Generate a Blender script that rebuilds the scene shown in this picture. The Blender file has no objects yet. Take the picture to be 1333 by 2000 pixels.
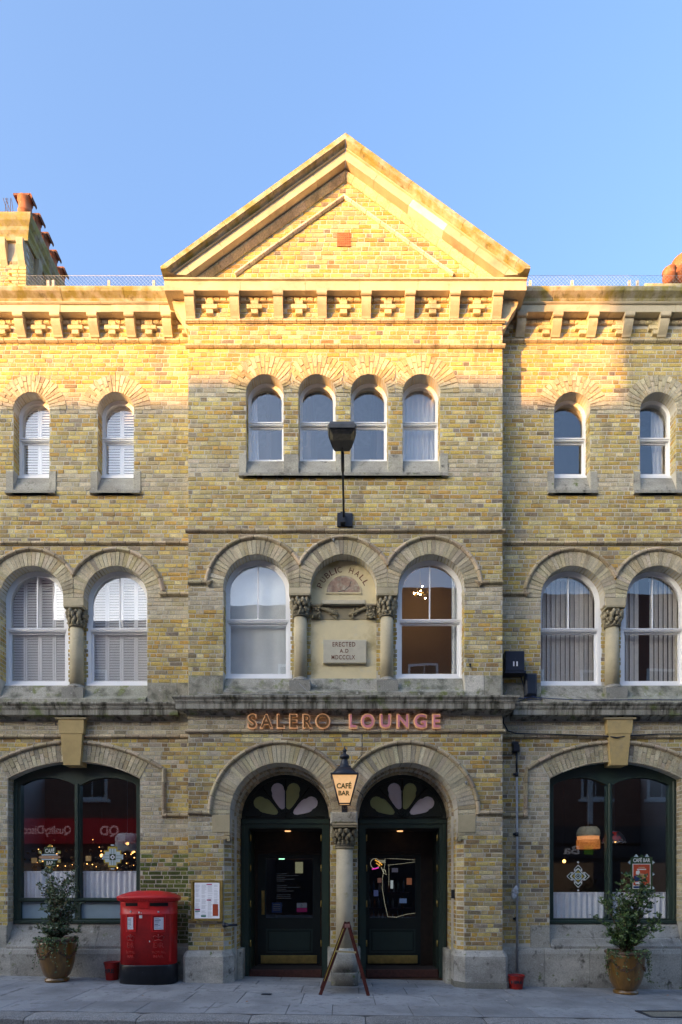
import bpy, bmesh, math, random
from mathutils import Vector, Matrix
from mathutils.geometry import tessellate_polygon
S = bpy.context.scene
COL = S.collection
rnd = random.Random(7)
R = math.radians
# ------------------------------------------------------------ camera
D0 = 10.0; F = 1120.0; CX = 670.0; HY = 1725.0; EYE = 1.6
cam = bpy.data.cameras.new('camera'); camo = bpy.data.objects.new('camera', cam); COL.objects.link(camo)
camo.location = (0, -D0, EYE); camo.rotation_euler = (R(90), 0, 0)
cam.sensor_fit = 'HORIZONTAL'; cam.sensor_width = 36; cam.lens = 36*F/1333
cam.shift_x = (666.5-CX)/1333; cam.shift_y = (HY-1000)/1333
cam.clip_start = .05; cam.clip_end = 2000
S.camera = camo
# ------------------------------------------------------------ sky, sun, exposure
SUN_EL = R(7.6); SUN_AZ = R(51)         # az: angle between the wall's normal and the sun, towards -x
W = bpy.data.worlds.new('World'); S.world = W; W.use_nodes = True
wn = W.node_tree.nodes; wn.clear()
sky = wn.new('ShaderNodeTexSky'); sky.sky_type = 'NISHITA'; sky.sun_disc = False
sky.sun_elevation = SUN_EL; sky.sun_rotation = R(180)+SUN_AZ
sky.altitude = 0; sky.air_density = 0.9; sky.dust_density = 10.0; sky.ozone_density = 3.0
bg = wn.new('ShaderNodeBackground'); bg.inputs[1].default_value = 0.15
wo = wn.new('ShaderNodeOutputWorld')
hs = wn.new('ShaderNodeHueSaturation'); hs.inputs['Saturation'].default_value = .94; hs.inputs['Value'].default_value = .97
W.node_tree.links.new(sky.outputs[0], hs.inputs['Color']); W.node_tree.links.new(hs.outputs[0], bg.inputs[0]); W.node_tree.links.new(bg.outputs[0], wo.inputs[0])
sun = bpy.data.lights.new('sun', 'SUN'); sun.energy = 2.0; sun.angle = R(.6); sun.color = (.74, .34, .08)
suno = bpy.data.objects.new('sun', sun); COL.objects.link(suno)
sdir = Vector((-math.sin(SUN_AZ)*math.cos(SUN_EL), -math.cos(SUN_AZ)*math.cos(SUN_EL), math.sin(SUN_EL)))
suno.rotation_euler = sdir.to_track_quat('Z', 'Y').to_euler()
S.view_settings.view_transform = 'Standard'; S.view_settings.look = 'None'
S.view_settings.exposure = 2.98; S.view_settings.gamma = 1.0
S.view_settings.use_curve_mapping = False
S.render.engine = 'CYCLES'
# ------------------------------------------------------------ helpers
def PX(px, Y=0.0): return (px-CX)*(D0+Y)/F
def PZ(py, Y=0.0): return EYE+(HY-py)*(D0+Y)/F
CY = -.35                                # front plane of the middle bay
def lerp(a, b, t): return a+(b-a)*t
def gz(x, Y):                            # ground level: the street falls to the right
    x = max(-9, min(9, x))
    zw = -.0212*(x+5.9); zk = -.02-.0127*(x+5.9)
    t = max(0, min(1, -Y/2.65))
    return lerp(zw, zk, t)
def props(o, label=None, cat=None, group=None, kind=None):
    if label: o['label'] = label
    if cat: o['category'] = cat
    if group: o['group'] = group
    if kind: o['kind'] = kind
    return o
def empty(name, loc=(0,0,0), label=None, cat=None, group=None):
    o = bpy.data.objects.new(name, None); COL.objects.link(o); o.location = loc
    o.empty_display_size = .1
    return props(o, label, cat, group)
def link(name, me, parent=None, m=None):
    o = bpy.data.objects.new(name, me); COL.objects.link(o)
    if m is not None and not me.materials: me.materials.append(m)
    if parent is not None:
        o.parent = parent
        if parent.type == 'EMPTY': o.matrix_parent_inverse = Matrix.Translation(-parent.location)
    return o
W1 = (1, 1, 1)
class MB:
    def __init__(s): s.v = []; s.f = []; s.c = []; s.sm = []
    def add(s, vs, fs, col=W1, smooth=False):
        n = len(s.v); s.v.extend([tuple(v) for v in vs])
        for f in fs: s.f.append([i+n for i in f]); s.c.append(col); s.sm.append(smooth)
    def box(s, x0, x1, y0, y1, z0, z1, col=W1):
        s.add([(x0,y0,z0),(x1,y0,z0),(x1,y1,z0),(x0,y1,z0),(x0,y0,z1),(x1,y0,z1),(x1,y1,z1),(x0,y1,z1)],
              [(0,3,2,1),(4,5,6,7),(0,1,5,4),(1,2,6,5),(2,3,7,6),(3,0,4,7)], col)
    def bbox(s, x0, x1, y0, y1, z0, z1, b=.006, col=W1):      # box with a bevelled front (towards -y) and top
        a = [(x0,y1,z0),(x1,y1,z0),(x1,y1,z1),(x0,y1,z1)]
        m = [(x0,y0+b,z0),(x1,y0+b,z0),(x1,y0+b,z1),(x0,y0+b,z1)]
        f = [(x0+b,y0,z0+b),(x1-b,y0,z0+b),(x1-b,y0,z1-b),(x0+b,y0,z1-b)]
        q = [(0,3,2,1)]+[(i,(i+1)%4,(i+1)%4+4,i+4) for i in range(4)]+[(i+4,(i+1)%4+4,(i+1)%4+8,i+8) for i in range(4)]+[(8,9,10,11)]
        s.add(a+m+f, q, col)
    def prism(s, pts, y0, y1, col=W1):                        # pts (x,z)
        n = len(pts)
        s.add([(x,y0,z) for x,z in pts]+[(x,y1,z) for x,z in pts],
              [tuple(range(n)), tuple(range(2*n-1, n-1, -1))]+[(i, i+n, (i+1)%n+n, (i+1)%n) for i in range(n)], col)
    def xprism(s, pts, x0, x1, col=W1):                       # pts (y,z)
        n = len(pts)
        s.add([(x0,y,z) for y,z in pts]+[(x1,y,z) for y,z in pts],
              [tuple(range(n)), tuple(range(2*n-1, n-1, -1))]+[(i, i+n, (i+1)%n+n, (i+1)%n) for i in range(n)], col)
    def zprism(s, pts, z0, z1, col=W1, top=None):             # pts (x,y); top = list for the upper outline
        n = len(pts); t = top or pts
        s.add([(x,y,z0) for x,y in pts]+[(x,y,z1) for x,y in t],
              [tuple(range(n-1,-1,-1)), tuple(range(n, 2*n))]+[(i, (i+1)%n, (i+1)%n+n, i+n) for i in range(n)], col)
    def band(s, outer, inner, y0, y1, closed=False, col=W1, smooth=False):  # strip between two outlines, given depth
        n = len(outer); vs = []
        for (a, b) in zip(outer, inner):
            vs += [(a[0],y0,a[1]),(b[0],y0,b[1]),(b[0],y1,b[1]),(a[0],y1,a[1])]
        fs = []
        for i in range(n if closed else n-1):
            j = (i+1) % n
            for k in range(4): fs.append((i*4+k, i*4+(k+1)%4, j*4+(k+1)%4, j*4+k))
        if not closed: fs += [(0,1,2,3), ((n-1)*4+3,(n-1)*4+2,(n-1)*4+1,(n-1)*4)]
        s.add(vs, fs, col, smooth)
    def plate(s, outer, holes, y0, y1, col=W1):               # plate with holes
        loops = [outer]+holes
        tri = tessellate_polygon([[Vector((x, z, 0)) for x, z in l] for l in loops])
        flat = [p for l in loops for p in l]; n = len(flat)
        vs = [(x,y0,z) for x,z in flat]+[(x,y1,z) for x,z in flat]
        fs = [tuple(t) for t in tri]+[tuple(i+n for i in t) for t in tri]
        o = 0
        for l in loops:
            m = len(l)
            for i in range(m): fs.append((o+i, o+(i+1)%m, o+(i+1)%m+n, o+i+n))
            o += m
        s.add(vs, fs, col)
    def tube(s, pts, r, n=8, col=W1, smooth=True):
        pts = [Vector(p) for p in pts]; vs = []; N = len(pts)
        up = Vector((0,0,1))
        for i, p in enumerate(pts):
            d = (pts[min(i+1,N-1)]-pts[max(i-1,0)]).normalized()
            u = d.cross(up)
            if u.length < .05: u = d.cross(Vector((0,1,0)))
            u.normalize(); w = d.cross(u)
            rr = r[i] if isinstance(r, (list, tuple)) else r
            for k in range(n):
                a = 2*math.pi*k/n; vs.append(p+u*(math.cos(a)*rr)+w*(math.sin(a)*rr))
        fs = [(i*n+k, i*n+(k+1)%n, (i+1)*n+(k+1)%n, (i+1)*n+k) for i in range(N-1) for k in range(n)]
        fs += [tuple(range(n)), tuple(range(N*n-1, (N-1)*n-1, -1))]
        s.add(vs, fs, col, smooth)
    def lathe(s, prof, c, n=20, a=1.0, b=1.0, e=2.0, col=W1, smooth=True, a0=0, cap=True):   # prof (r,z); superellipse exponent e
        vs = []
        for r, z in prof:
            for k in range(n):
                t = a0+2*math.pi*k/n; ct, st = math.cos(t), math.sin(t)
                q = (abs(ct)**e+abs(st)**e)**(-1/e)
                vs.append((c[0]+r*a*ct*q, c[1]+r*b*st*q, c[2]+z))
        N = len(prof)
        fs = [(i*n+k, i*n+(k+1)%n, (i+1)*n+(k+1)%n, (i+1)*n+k) for i in range(N-1) for k in range(n)]
        if cap: fs += [tuple(range(n-1,-1,-1)), tuple(range((N-1)*n, N*n))]
        s.add(vs, fs, col, smooth)
    def ball(s, c, r, n=6, m=4, sc=(1,1,1), col=W1):
        vs = [(c[0],c[1],c[2]-r*sc[2])]
        for i in range(1, m):
            t = math.pi*i/m
            for k in range(n):
                p = 2*math.pi*k/n
                vs.append((c[0]+r*sc[0]*math.sin(t)*math.cos(p), c[1]+r*sc[1]*math.sin(t)*math.sin(p), c[2]-r*sc[2]*math.cos(t)))
        vs.append((c[0],c[1],c[2]+r*sc[2])); L = len(vs)-1
        fs = [(0, 1+(k+1)%n, 1+k) for k in range(n)]
        for i in range(m-2):
            for k in range(n): fs.append((1+i*n+k, 1+i*n+(k+1)%n, 1+(i+1)*n+(k+1)%n, 1+(i+1)*n+k))
        fs += [(L, 1+(m-2)*n+k, 1+(m-2)*n+(k+1)%n) for k in range(n)]
        s.add(vs, fs, col, True)
    def plansweep(s, path, prof, col=W1, closed=False, seg=None):  # path (x,y) seen from above, prof (p,z): p = outward (right-hand side of the path)
        N = len(path); rows = []
        for i, (x, y) in enumerate(path):
            def nrm(a, b):
                d = Vector((b[0]-a[0], b[1]-a[1])); d.normalize(); return Vector((d.y, -d.x))
            n1 = nrm(path[i-1], path[i]) if i > 0 else None
            n2 = nrm(path[i], path[i+1]) if i < N-1 else None
            if n1 is None: m = n2
            elif n2 is None: m = n1
            else: m = (n1+n2)/max(.2, 1+n1.dot(n2))
            rows.append([(x+m.x*p, y+m.y*p, z) for p, z in prof])
        M = len(prof); vs = [v for r in rows for v in r]
        fs = [(i*M+k, (i+1)*M+k, (i+1)*M+(k+1)%M, i*M+(k+1)%M) for i in range(N-1) for k in range(M)]
        fs += [tuple(range(M)), tuple(range(N*M-1, (N-1)*M-1, -1))]
        s.add(vs, fs, col)
    def mesh(s, name, recalc=True):
        me = bpy.data.meshes.new(name); me.from_pydata(s.v, [], s.f); 
        ca = me.color_attributes.new('Col', 'FLOAT_COLOR', 'CORNER')
        buf = []
        for f, c in zip(s.f, s.c): buf += [c[0], c[1], c[2], 1.0]*len(f)
        ca.data.foreach_set('color', buf)
        me.polygons.foreach_set('use_smooth', s.sm)
        if recalc:
            bm = bmesh.new(); bm.from_mesh(me); bmesh.ops.recalc_face_normals(bm, faces=bm.faces); bm.to_mesh(me); bm.free()
        me.update(); return me
    def build(s, name, m, parent=None, recalc=True, kind=None, label=None):
        me = s.mesh(name, recalc); o = link(name, me, parent, m)
        return props(o, label=label, kind=kind)
def arc(cx, cz, r, a0, a1, n):     # degrees
    return [(cx+r*math.cos(R(a0+(a1-a0)*i/n)), cz+r*math.sin(R(a0+(a1-a0)*i/n))) for i in range(n+1)]
def arched(cx, z0, zs, r, n=24):   # outline of a round-headed opening, from bottom right, up and over to bottom left
    return [(cx+r, z0)]+arc(cx, zs, r, 0, 180, n)+[(cx-r, z0)]
def text(name, s, box, Y, ext, m, parent=None, back=False, bold=0.0, rot=0.0, spacing=1.0):
    """flat lettering fitted in box (x0,x1,z0,z1), front face at Y, facing the street (or +y when back)"""
    cu = bpy.data.curves.new(name, 'FONT'); cu.body = s; cu.size = 1; cu.extrude = .02; cu.offset = bold; cu.resolution_u = 4
    cu.space_character = spacing
    ob = bpy.data.objects.new('t', cu)
    me = bpy.data.meshes.new_from_object(ob); bpy.data.objects.remove(ob); bpy.data.curves.remove(cu)
    xs = [v.co.x for v in me.vertices]; ys = [v.co.y for v in me.vertices]
    a, b, c, d = min(xs), max(xs), min(ys), max(ys)
    x0, x1, z0, z1 = box
    for v in me.vertices:
        u = (v.co.x-a)/(b-a); w = (v.co.y-c)/(d-c); k = (v.co.z > 0)
        X = lerp(x0, x1, u) if not back else lerp(x1, x0, u)
        Z = lerp(z0, z1, w)
        if back: v.co = (X, Y+(0 if k else -ext), Z)
        else: v.co = (X, Y+(0 if k else ext), Z)
    if rot:
        cx, cz = (x0+x1)/2, (z0+z1)/2
        for v in me.vertices:
            dx, dz = v.co.x-cx, v.co.z-cz
            v.co.x = cx+dx*math.cos(rot)+dz*math.sin(rot); v.co.z = cz-dx*math.sin(rot)+dz*math.cos(rot)
    me.materials.clear(); me.name = name
    return link(name, me, parent, m)
# ------------------------------------------------------------ materials
def mat(name, col=(.5,.5,.5), rough=.8, var=.15, scale=4, col2=None, th=(.5,.7), scale2=2.0, bump=.0, bscale=80,
        attr=False, metal=0.0, stretch=(1,1,1), emit=None, estr=0, grain=0.0, gscale=200, spec=.4, coat=0, dist=.003):
    m = bpy.data.materials.new(name); m.use_nodes = True; nt = m.node_tree; N = nt.nodes; L = nt.links
    b = N['Principled BSDF']; b.inputs['Roughness'].default_value = rough; b.inputs['Metallic'].default_value = metal
    b.inputs['Specular IOR Level'].default_value = spec
    if coat: b.inputs['Coat Weight'].default_value = coat; b.inputs['Coat Roughness'].default_value = .15
    g = N.new('ShaderNodeNewGeometry'); mp = N.new('ShaderNodeMapping'); L.new(g.outputs['Position'], mp.inputs[0])
    mp.inputs['Scale'].default_value = stretch
    if attr:
        a = N.new('ShaderNodeAttribute'); a.attribute_name = 'Col'; cur = a.outputs['Color']
        mu = N.new('ShaderNodeMix'); mu.data_type = 'RGBA'; mu.blend_type = 'MULTIPLY'; mu.inputs[0].default_value = 1
        L.new(cur, mu.inputs[6]); mu.inputs[7].default_value = (*col, 1); cur = mu.outputs[2]
    else:
        r = N.new('ShaderNodeRGB'); r.outputs[0].default_value = (*col, 1); cur = r.outputs[0]
    def noise(sc, det=6, src=None):
        n = N.new('ShaderNodeTexNoise'); n.inputs['Scale'].default_value = sc; n.inputs['Detail'].default_value = det
        n.inputs['Roughness'].default_value = .6; L.new(src or mp.outputs[0], n.inputs['Vector']); return n.outputs[0]
    def mulval(cur, fac, lo, hi):
        mr = N.new('ShaderNodeMapRange'); L.new(fac, mr.inputs[0]); mr.inputs[1].default_value = .3; mr.inputs[2].default_value = .7
        mr.inputs[3].default_value = lo; mr.inputs[4].default_value = hi
        h = N.new('ShaderNodeVectorMath'); h.operation = 'SCALE'; L.new(cur, h.inputs[0]); L.new(mr.outputs[0], h.inputs[3]); return h.outputs[0]
    if col2:
        layers = col2 if isinstance(col2, list) else [(col2, scale2, th)]
        for lay in layers:
            c2, s2, t2 = lay[:3]; src = None
            if len(lay) > 3:
                m2 = N.new('ShaderNodeMapping'); L.new(g.outputs['Position'], m2.inputs[0]); m2.inputs['Scale'].default_value = lay[3]; src = m2.outputs[0]
            n2 = noise(s2, 9, src)
            mr = N.new('ShaderNodeMapRange'); L.new(n2, mr.inputs[0]); mr.inputs[1].default_value = t2[0]; mr.inputs[2].default_value = t2[1]
            mx = N.new('ShaderNodeMix'); mx.data_type = 'RGBA'; L.new(mr.outputs[0], mx.inputs[0]); L.new(cur, mx.inputs[6]); mx.inputs[7].default_value = (*c2, 1)
            cur = mx.outputs[2]
    if var: cur = mulval(cur, noise(scale), 1-var, 1+var)
    if grain: cur = mulval(cur, noise(gscale, 3), 1-grain, 1+grain)
    L.new(cur, b.inputs['Base Color'])
    if bump:
        bn = N.new('ShaderNodeBump'); bn.inputs['Strength'].default_value = bump; bn.inputs['Distance'].default_value = dist
        L.new(noise(bscale, 5, g.outputs['Position']), bn.inputs['Height']); L.new(bn.outputs[0], b.inputs['Normal'])
    if emit:
        b.inputs['Emission Color'].default_value = (*emit, 1); b.inputs['Emission Strength'].default_value = estr
    return m
def glass_mat(name, tint=(1,1,1), refl=.16, rough=.0, dirt=0.0, wob=.0):
    m = bpy.data.materials.new(name); m.use_nodes = True; nt = m.node_tree; N = nt.nodes; L = nt.links; N.clear()
    o = N.new('ShaderNodeOutputMaterial'); t = N.new('ShaderNodeBsdfTransparent'); t.inputs[0].default_value = (*tint, 1)
    gl = N.new('ShaderNodeBsdfGlossy'); gl.inputs['Roughness'].default_value = rough
    lw = N.new('ShaderNodeLayerWeight'); lw.inputs[0].default_value = .5; pw = N.new('ShaderNodeMath'); pw.operation = 'POWER'; L.new(lw.outputs['Facing'], pw.inputs[0]); pw.inputs[1].default_value = 4.0
    ma = N.new('ShaderNodeMath'); ma.operation = 'MULTIPLY_ADD'; L.new(pw.outputs[0], ma.inputs[0]); ma.inputs[1].default_value = .8; ma.inputs[2].default_value = refl
    ma.use_clamp = True
    mx = N.new('ShaderNodeMixShader'); L.new(ma.outputs[0], mx.inputs[0]); L.new(t.outputs[0], mx.inputs[1]); L.new(gl.outputs[0], mx.inputs[2])
    if wob:
        g = N.new('ShaderNodeNewGeometry'); n = N.new('ShaderNodeTexNoise'); n.inputs['Scale'].default_value = 1.6; n.inputs['Detail'].default_value = 1
        L.new(g.outputs['Position'], n.inputs['Vector']); bn = N.new('ShaderNodeBump'); bn.inputs['Strength'].default_value = 1; bn.inputs['Distance'].default_value = wob
        L.new(n.outputs[0], bn.inputs['Height']); L.new(bn.outputs[0], gl.inputs['Normal'])
    L.new(mx.outputs[0], o.inputs[0]); return m
M = {}
M['brick'] = mat('brick', (1.2,1.2,1.2), .88, .14, 6, col2=[((.13,.11,.08), 1.5, (.53,.84), (2.2,2.2,.45)), ((.62,.56,.40), 17, (.60,.72)), ((.30,.20,.075), 24, (.60,.74)), ((.08,.07,.05), 42, (.68,.74))], attr=True, bump=.7, bscale=48, grain=.28, gscale=55)
M['mortar'] = mat('mortar', (.58,.55,.47), .95, .15, 3, col2=(.30,.28,.24), th=(.52,.80), scale2=1.2, bump=.5, bscale=120, grain=.12)
M['stone'] = mat('stone', (.54,.48,.35), .85, .14, 3, col2=[((.22,.20,.155), 1.7, (.52,.82)), ((.34,.28,.13), 5, (.62,.78))], attr=True, bump=.35, bscale=60, grain=.08, gscale=90)
M['stone_moss'] = mat('lichen_stone', (.46,.42,.33), .9, .2, 4, col2=[((.30,.26,.075), 5, (.40,.60)), ((.13,.115,.06), 11, (.56,.76))], attr=True, bump=.6, bscale=45, grain=.15, gscale=80)
M['stone_dark'] = mat('weathered_stone', (.36,.34,.28), .9, .2, 3, col2=[((.075,.07,.05), 2.2, (.44,.62), (4,4,.45)), ((.17,.20,.075), 3.4, (.56,.68)), ((.50,.49,.44), 16, (.66,.74))], attr=True, bump=.5, bscale=50, grain=.2, gscale=60)
M['stone_base'] = mat('plinth_stone', (.42,.405,.36), .85, .12, 3, col2=[((.24,.23,.20), 1.2, (.42,.70), (1,1,2)), ((.10,.095,.08), 7, (.58,.70), (1,1,.8)), ((.12,.15,.05), 6, (.63,.71)), ((.55,.54,.50), 13, (.64,.72))], attr=True, bump=.6, bscale=40, grain=.22, gscale=55)
M['sill'] = mat('sill_stone', (.38,.36,.30), .9, .15, 3, col2=[((.12,.12,.09), 4, (.46,.66)), ((.17,.19,.07), 6, (.56,.68)), ((.46,.45,.40), 15, (.62,.72))], attr=True, bump=.6, bscale=45, grain=.25, gscale=60)
M['white'] = mat('white_paint', (.90,.90,.90), .4, .02, 3, spec=.5)
M['green'] = mat('green_paint', (.030,.052,.040), .38, .1, 3, spec=.5)
M['green2'] = mat('black_green_paint', (.012,.019,.016), .45, .15, 5, spec=.5)
M['black'] = mat('black_iron', (.016,.021,.032), .4, .2, 8, spec=.5, bump=.1)
M['red'] = mat('pillar_box_paint', (.62,.016,.016), .42, .14, 5, spec=.45, coat=.12, grain=.08, gscale=30, bump=.08, bscale=25, col2=[((.30,.01,.012), 2.5, (.55,.75)), ((.20,.02,.015), 30, (.66,.72)), ((.40,.10,.09), 60, (.70,.73))])
M['redbucket'] = mat('bucket_paint', (.35,.02,.015), .5, .15, 6)
M['boxblack'] = mat('black_gloss', (.01,.012,.017), .3, .3, 9, col2=(.05,.05,.05), th=(.62,.75), scale2=9)
M['brass'] = mat('brass', (.55,.40,.13), .42, .25, 9, metal=.8)
M['terra'] = mat('terracotta', (.42,.15,.065), .85, .2, 8, col2=[((.16,.09,.05), 5, (.5,.7)), ((.40,.34,.18), 14, (.62,.7))], bump=.4)
M['terradk'] = mat('sooty_terracotta', (.20,.085,.05), .9, .3, 8, bump=.3)
M['glaze'] = mat('brown_glaze', (.17,.085,.012), .28, .35, 7, spec=.6, stretch=(3,3,.6), coat=.4)
M['glazerim'] = mat('brown_rim', (.13,.075,.045), .45, .2, 12)
M['slab'] = mat('paving', (.31,.315,.32), .8, .08, 2, col2=[((.17,.175,.18), 1.1, (.46,.70)), ((.20,.20,.20), 8, (.54,.66)), ((.50,.50,.48), 34, (.69,.71)), ((.08,.08,.08), 27, (.71,.73))], attr=True, bump=.3, bscale=90, grain=.14, gscale=80)
M['kerb'] = mat('granite', (.25,.245,.235), .85, .15, 8, attr=True, bump=.6, bscale=60, grain=.4, gscale=60)
M['asphalt'] = mat('asphalt', (.08,.08,.082), .9, .2, 3, bump=.6, bscale=90, grain=.3, gscale=120)
M['ground'] = mat('earth', (.10,.10,.09), .95, .2, .5)
M['leaf'] = mat('leaf', (1.3,1.3,1.3), .45, .2, 20, attr=True, spec=.4)
M['wood'] = mat('stem', (.09,.06,.04), .9, .2, 20)
M['soil'] = mat('soil', (.04,.03,.02), .95, .3, 30, bump=.8, bscale=40)
M['cloth'] = mat('white_cloth', (.86,.87,.89), .85, .05, 10)
M['plaster'] = mat('niche_stone', (.72,.62,.38), .8, .08, 3, col2=[((.42,.33,.15), 2.2, (.50,.72)), ((.60,.58,.50), 3.4, (.6,.75))], bump=.2, bscale=50)
M['dark'] = mat('dark_interior', (.05,.04,.035), .9, .2, 2)
M['room'] = mat('room_wall', (.16,.15,.145), .9, .1, 1)
M['warmroom'] = mat('warm_wall', (.16,.10,.07), .9, .2, 1)
M['slate'] = mat('slate', (.07,.07,.075), .7, .3, 6, bump=.3)
M['lead'] = mat('lead', (.16,.165,.17), .55, .2, 9)
M['galv'] = mat('galvanised', (.42,.42,.42), .5, .15, 20, metal=.3)
M['pipe'] = mat('grey_pipe', (.32,.33,.35), .5, .15, 12)
M['pink'] = mat('pink_face', (.80,.30,.38), .5, .05)
M['bronze'] = mat('bronze_face', (.17,.085,.03), .4, .5, 14)
M['gold'] = mat('orange_edge', (.85,.50,.26), .5, .05, emit=(1,.45,.18), estr=.028)  # slight glow added so the letter edges read brighter
M['engr'] = mat('faded_red_letter', (.17,.06,.035), .8, .25, 30)
M['darkwood'] = mat('red_wood', (.085,.018,.012), .5, .3, 14, stretch=(3,3,1))
M['palewood'] = mat('pale_wood', (.42,.34,.18), .7, .1, 20)
M['glass'] = glass_mat('window_glass', (1,1,1), .12, 0, wob=.0012)
M['glass2'] = glass_mat('shop_glass', (1,1,1), .055, 0, wob=.00035)
M['glassblind'] = glass_mat('clear_glass', (.95,.97,.97), .17, 0, wob=.0012)
M['frost'] = mat('frosted_panel', (.30,.40,.46), .35, .08, 5, spec=.6)
M['petalg'] = mat('green_glass', (.42,.46,.20), .3, .1, 4, spec=.5)
M['petalp'] = mat('lilac_glass', (.82,.76,.84), .3, .08, 4, spec=.5)
M['paper'] = mat('paper', (.72,.74,.80), .6, .03, 5)
M['ink'] = mat('grey_print', (.30,.32,.36), .7, 0)
M['inkw'] = mat('white_print', (.70,.70,.66), .6, 0)
M['vg'] = mat('green_print', (.035,.065,.025), .6, 0)
M['vy'] = mat('gold_print', (.48,.36,.06), .6, 0)
M['vb'] = mat('pale_blue_print', (.45,.55,.58), .6, 0)
M['vo'] = mat('orange_print', (.50,.08,.03), .6, 0)
M['vm'] = mat('magenta_print', (.42,.02,.14), .6, 0)
M['vt'] = mat('teal_print', (.03,.20,.14), .6, 0)
M['vn'] = mat('navy_print', (.02,.04,.12), .6, 0)
M['vf'] = mat('fawn_print', (.50,.30,.17), .6, 0)
M['lampglass'] = mat('lantern_glass', (.55,.42,.27), .4, .12, 6, emit=(1,.55,.22), estr=.09)
M['bulb'] = mat('bulb', (1,.8,.5), .5, 0, emit=(1,.72,.35), estr=3)
M['fairy'] = mat('fairy_bulb', (1,.6,.3), .5, 0, emit=(1,.45,.12), estr=.8)
M['shadeo'] = mat('lit_shade', (.5,.25,.1), .7, .3, 30, emit=(1,.40,.14), estr=.075)
M['fringeo'] = mat('amber_fringe', (.4,.2,.06), .8, .4, 40, emit=(1,.32,.06), estr=.028)
M['shadecream'] = mat('cream_shade', (.50,.44,.28), .7, .2, 12)
M['shadegrey'] = mat('grey_shade', (.36,.42,.44), .7, .2, 30, stretch=(4,4,.3))
M['neonw'] = mat('white_neon', (1,1,.8), .5, 0, emit=(1,.95,.65), estr=.055)
M['neony'] = mat('orange_neon', (1,.6,.1), .5, 0, emit=(1,.45,.05), estr=.12)
M['neonp'] = mat('pink_neon', (1,.1,.6), .5, 0, emit=(1,.05,.55), estr=.1)
M['qdred'] = mat('red_fascia', (.40,.01,.015), .5, .05, emit=(.5,.01,.02), estr=.06)
M['qdwhite'] = mat('white_letter', (.75,.75,.8), .5, 0, emit=(.8,.8,.9), estr=.12)
M['lens'] = mat('lamp_cover', (.10,.095,.085), .25, .3, 25, spec=.6)
M['housing'] = mat('lamp_housing', (.075,.077,.08), .5, .2, 10)
# ============================================================ setting: ground
def sheet(name, xs, ys, zf, m):
    mb = MB(); n = len(ys)
    mb.add([(x, y, zf(x, y)) for x in xs for y in ys], [(i*n+j, (i+1)*n+j, (i+1)*n+j+1, i*n+j+1) for i in range(len(xs)-1) for j in range(n-1)])
    return mb.build(name, m, None, True, 'structure')
KY = -2.65
sheet('ground', [-600, 600], [-600, 600], lambda x, y: -.75, M['ground'])
xsr = [-90, -9, -6, -3, 0, 3, 6, 9, 90]
sheet('road', xsr, [-15.2, -9.2, -6, KY-.28], lambda x, y: gz(x, KY)-.125, M['asphalt'])
pav = sheet('pavement', xsr, [KY+.02, -1.8, -.9, 0, .45], lambda x, y: gz(x, y)-.012, M['mortar'])
pav.data.materials.clear(); pav.data.materials.append(mat('paving_joint', (.10,.10,.095), .95, .2, 5))
fp = sheet('far_pavement', xsr, [-18.0, -17, -15.2], lambda x, y: gz(x, KY)-.02, M['slab'])
def slab(x0, x1, y0, y1, col, parent, nm='paving_slab', m='slab', zf=None, t=.05, dz=0):
    zf = zf or gz; g = .004; b = .004
    a = [(x0+g,y0+g),(x1-g,y0+g),(x1-g,y1-g),(x0+g,y1-g)]
    c = [(x0+g+b,y0+g+b),(x1-g-b,y0+g+b),(x1-g-b,y1-g-b),(x0+g+b,y1-g-b)]
    mb = MB()
    mb.add([(x,y,zf(x,y)-t) for x,y in a]+[(x,y,zf(x,y)-b+dz) for x,y in a]+[(x,y,zf(x,y)+dz) for x,y in c],
           [(i,(i+1)%4,(i+1)%4+4,i+4) for i in range(4)]+[(i+4,(i+1)%4+4,(i+1)%4+8,i+8) for i in range(4)]+[(8,9,10,11),(0,3,2,1)], col)
    return mb.build(nm, M[m], parent)
rows = [(-2.63,-1.98),(-1.98,-1.12),(-1.12,-.46),(-.46,-.02)]
for ri, (y0, y1) in enumerate(rows):
    x = -8.4+rnd.random()*.5
    while x < 8.4:
        w = rnd.choice([.6,.75,.9,.9,1.05]); k = rnd.uniform(.86,1.12); bl = rnd.uniform(-.02,.03)
        slab(x, x+w, y0, y1, (k, k*(1+bl*.3), k*(1+bl)), pav, dz=rnd.uniform(-.002,.003))
        x += w
for x0, x1 in ((-1.87,-1.1),(-1.1,-.25),(-.25,.3),(.3,1.15),(1.15,1.92)):   # paler entrance paving
    k = rnd.uniform(1.15, 1.3); slab(x0, x1, -.02, .37, (k, k*.99, k*.95), pav)
kerb = sheet('kerb', xsr, [KY-.285, KY+.0], lambda x, y: gz(x, KY)-.14, M['kerb'])
kx = [-8.2+1.42*i+rnd.uniform(-.1,.1) for i in range(13)]
for a, b in zip(kx, kx[1:]):
    mb = MB(); n = 10; vs = []
    for i in range(n+1):
        x = lerp(a+.006, b-.006, i/n); zt = gz(x, KY); e = .012 if i in (0, n) else 0
        q = rnd.uniform(0, .008)
        for (y, z) in ((KY-.01, -.13), (KY-.01, -.004-e), (KY-.03, .0-e+rnd.uniform(-.003,.003)), (KY-.255, -.004-e-q), (KY-.285-q, -.03-q-e), (KY-.30-q+e, -.13)):
            vs.append((x, y, zt+z))
    mb.add(vs, [(i*6+k, (i+1)*6+k, (i+1)*6+k+1, i*6+k+1) for i in range(n) for k in range(5)]+[tuple(range(6)), tuple(range(n*6+5, n*6-1, -1))], (rnd.uniform(.85,1.15),)*3)
    mb.build('kerb_stone', M['kerb'], kerb)
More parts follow.
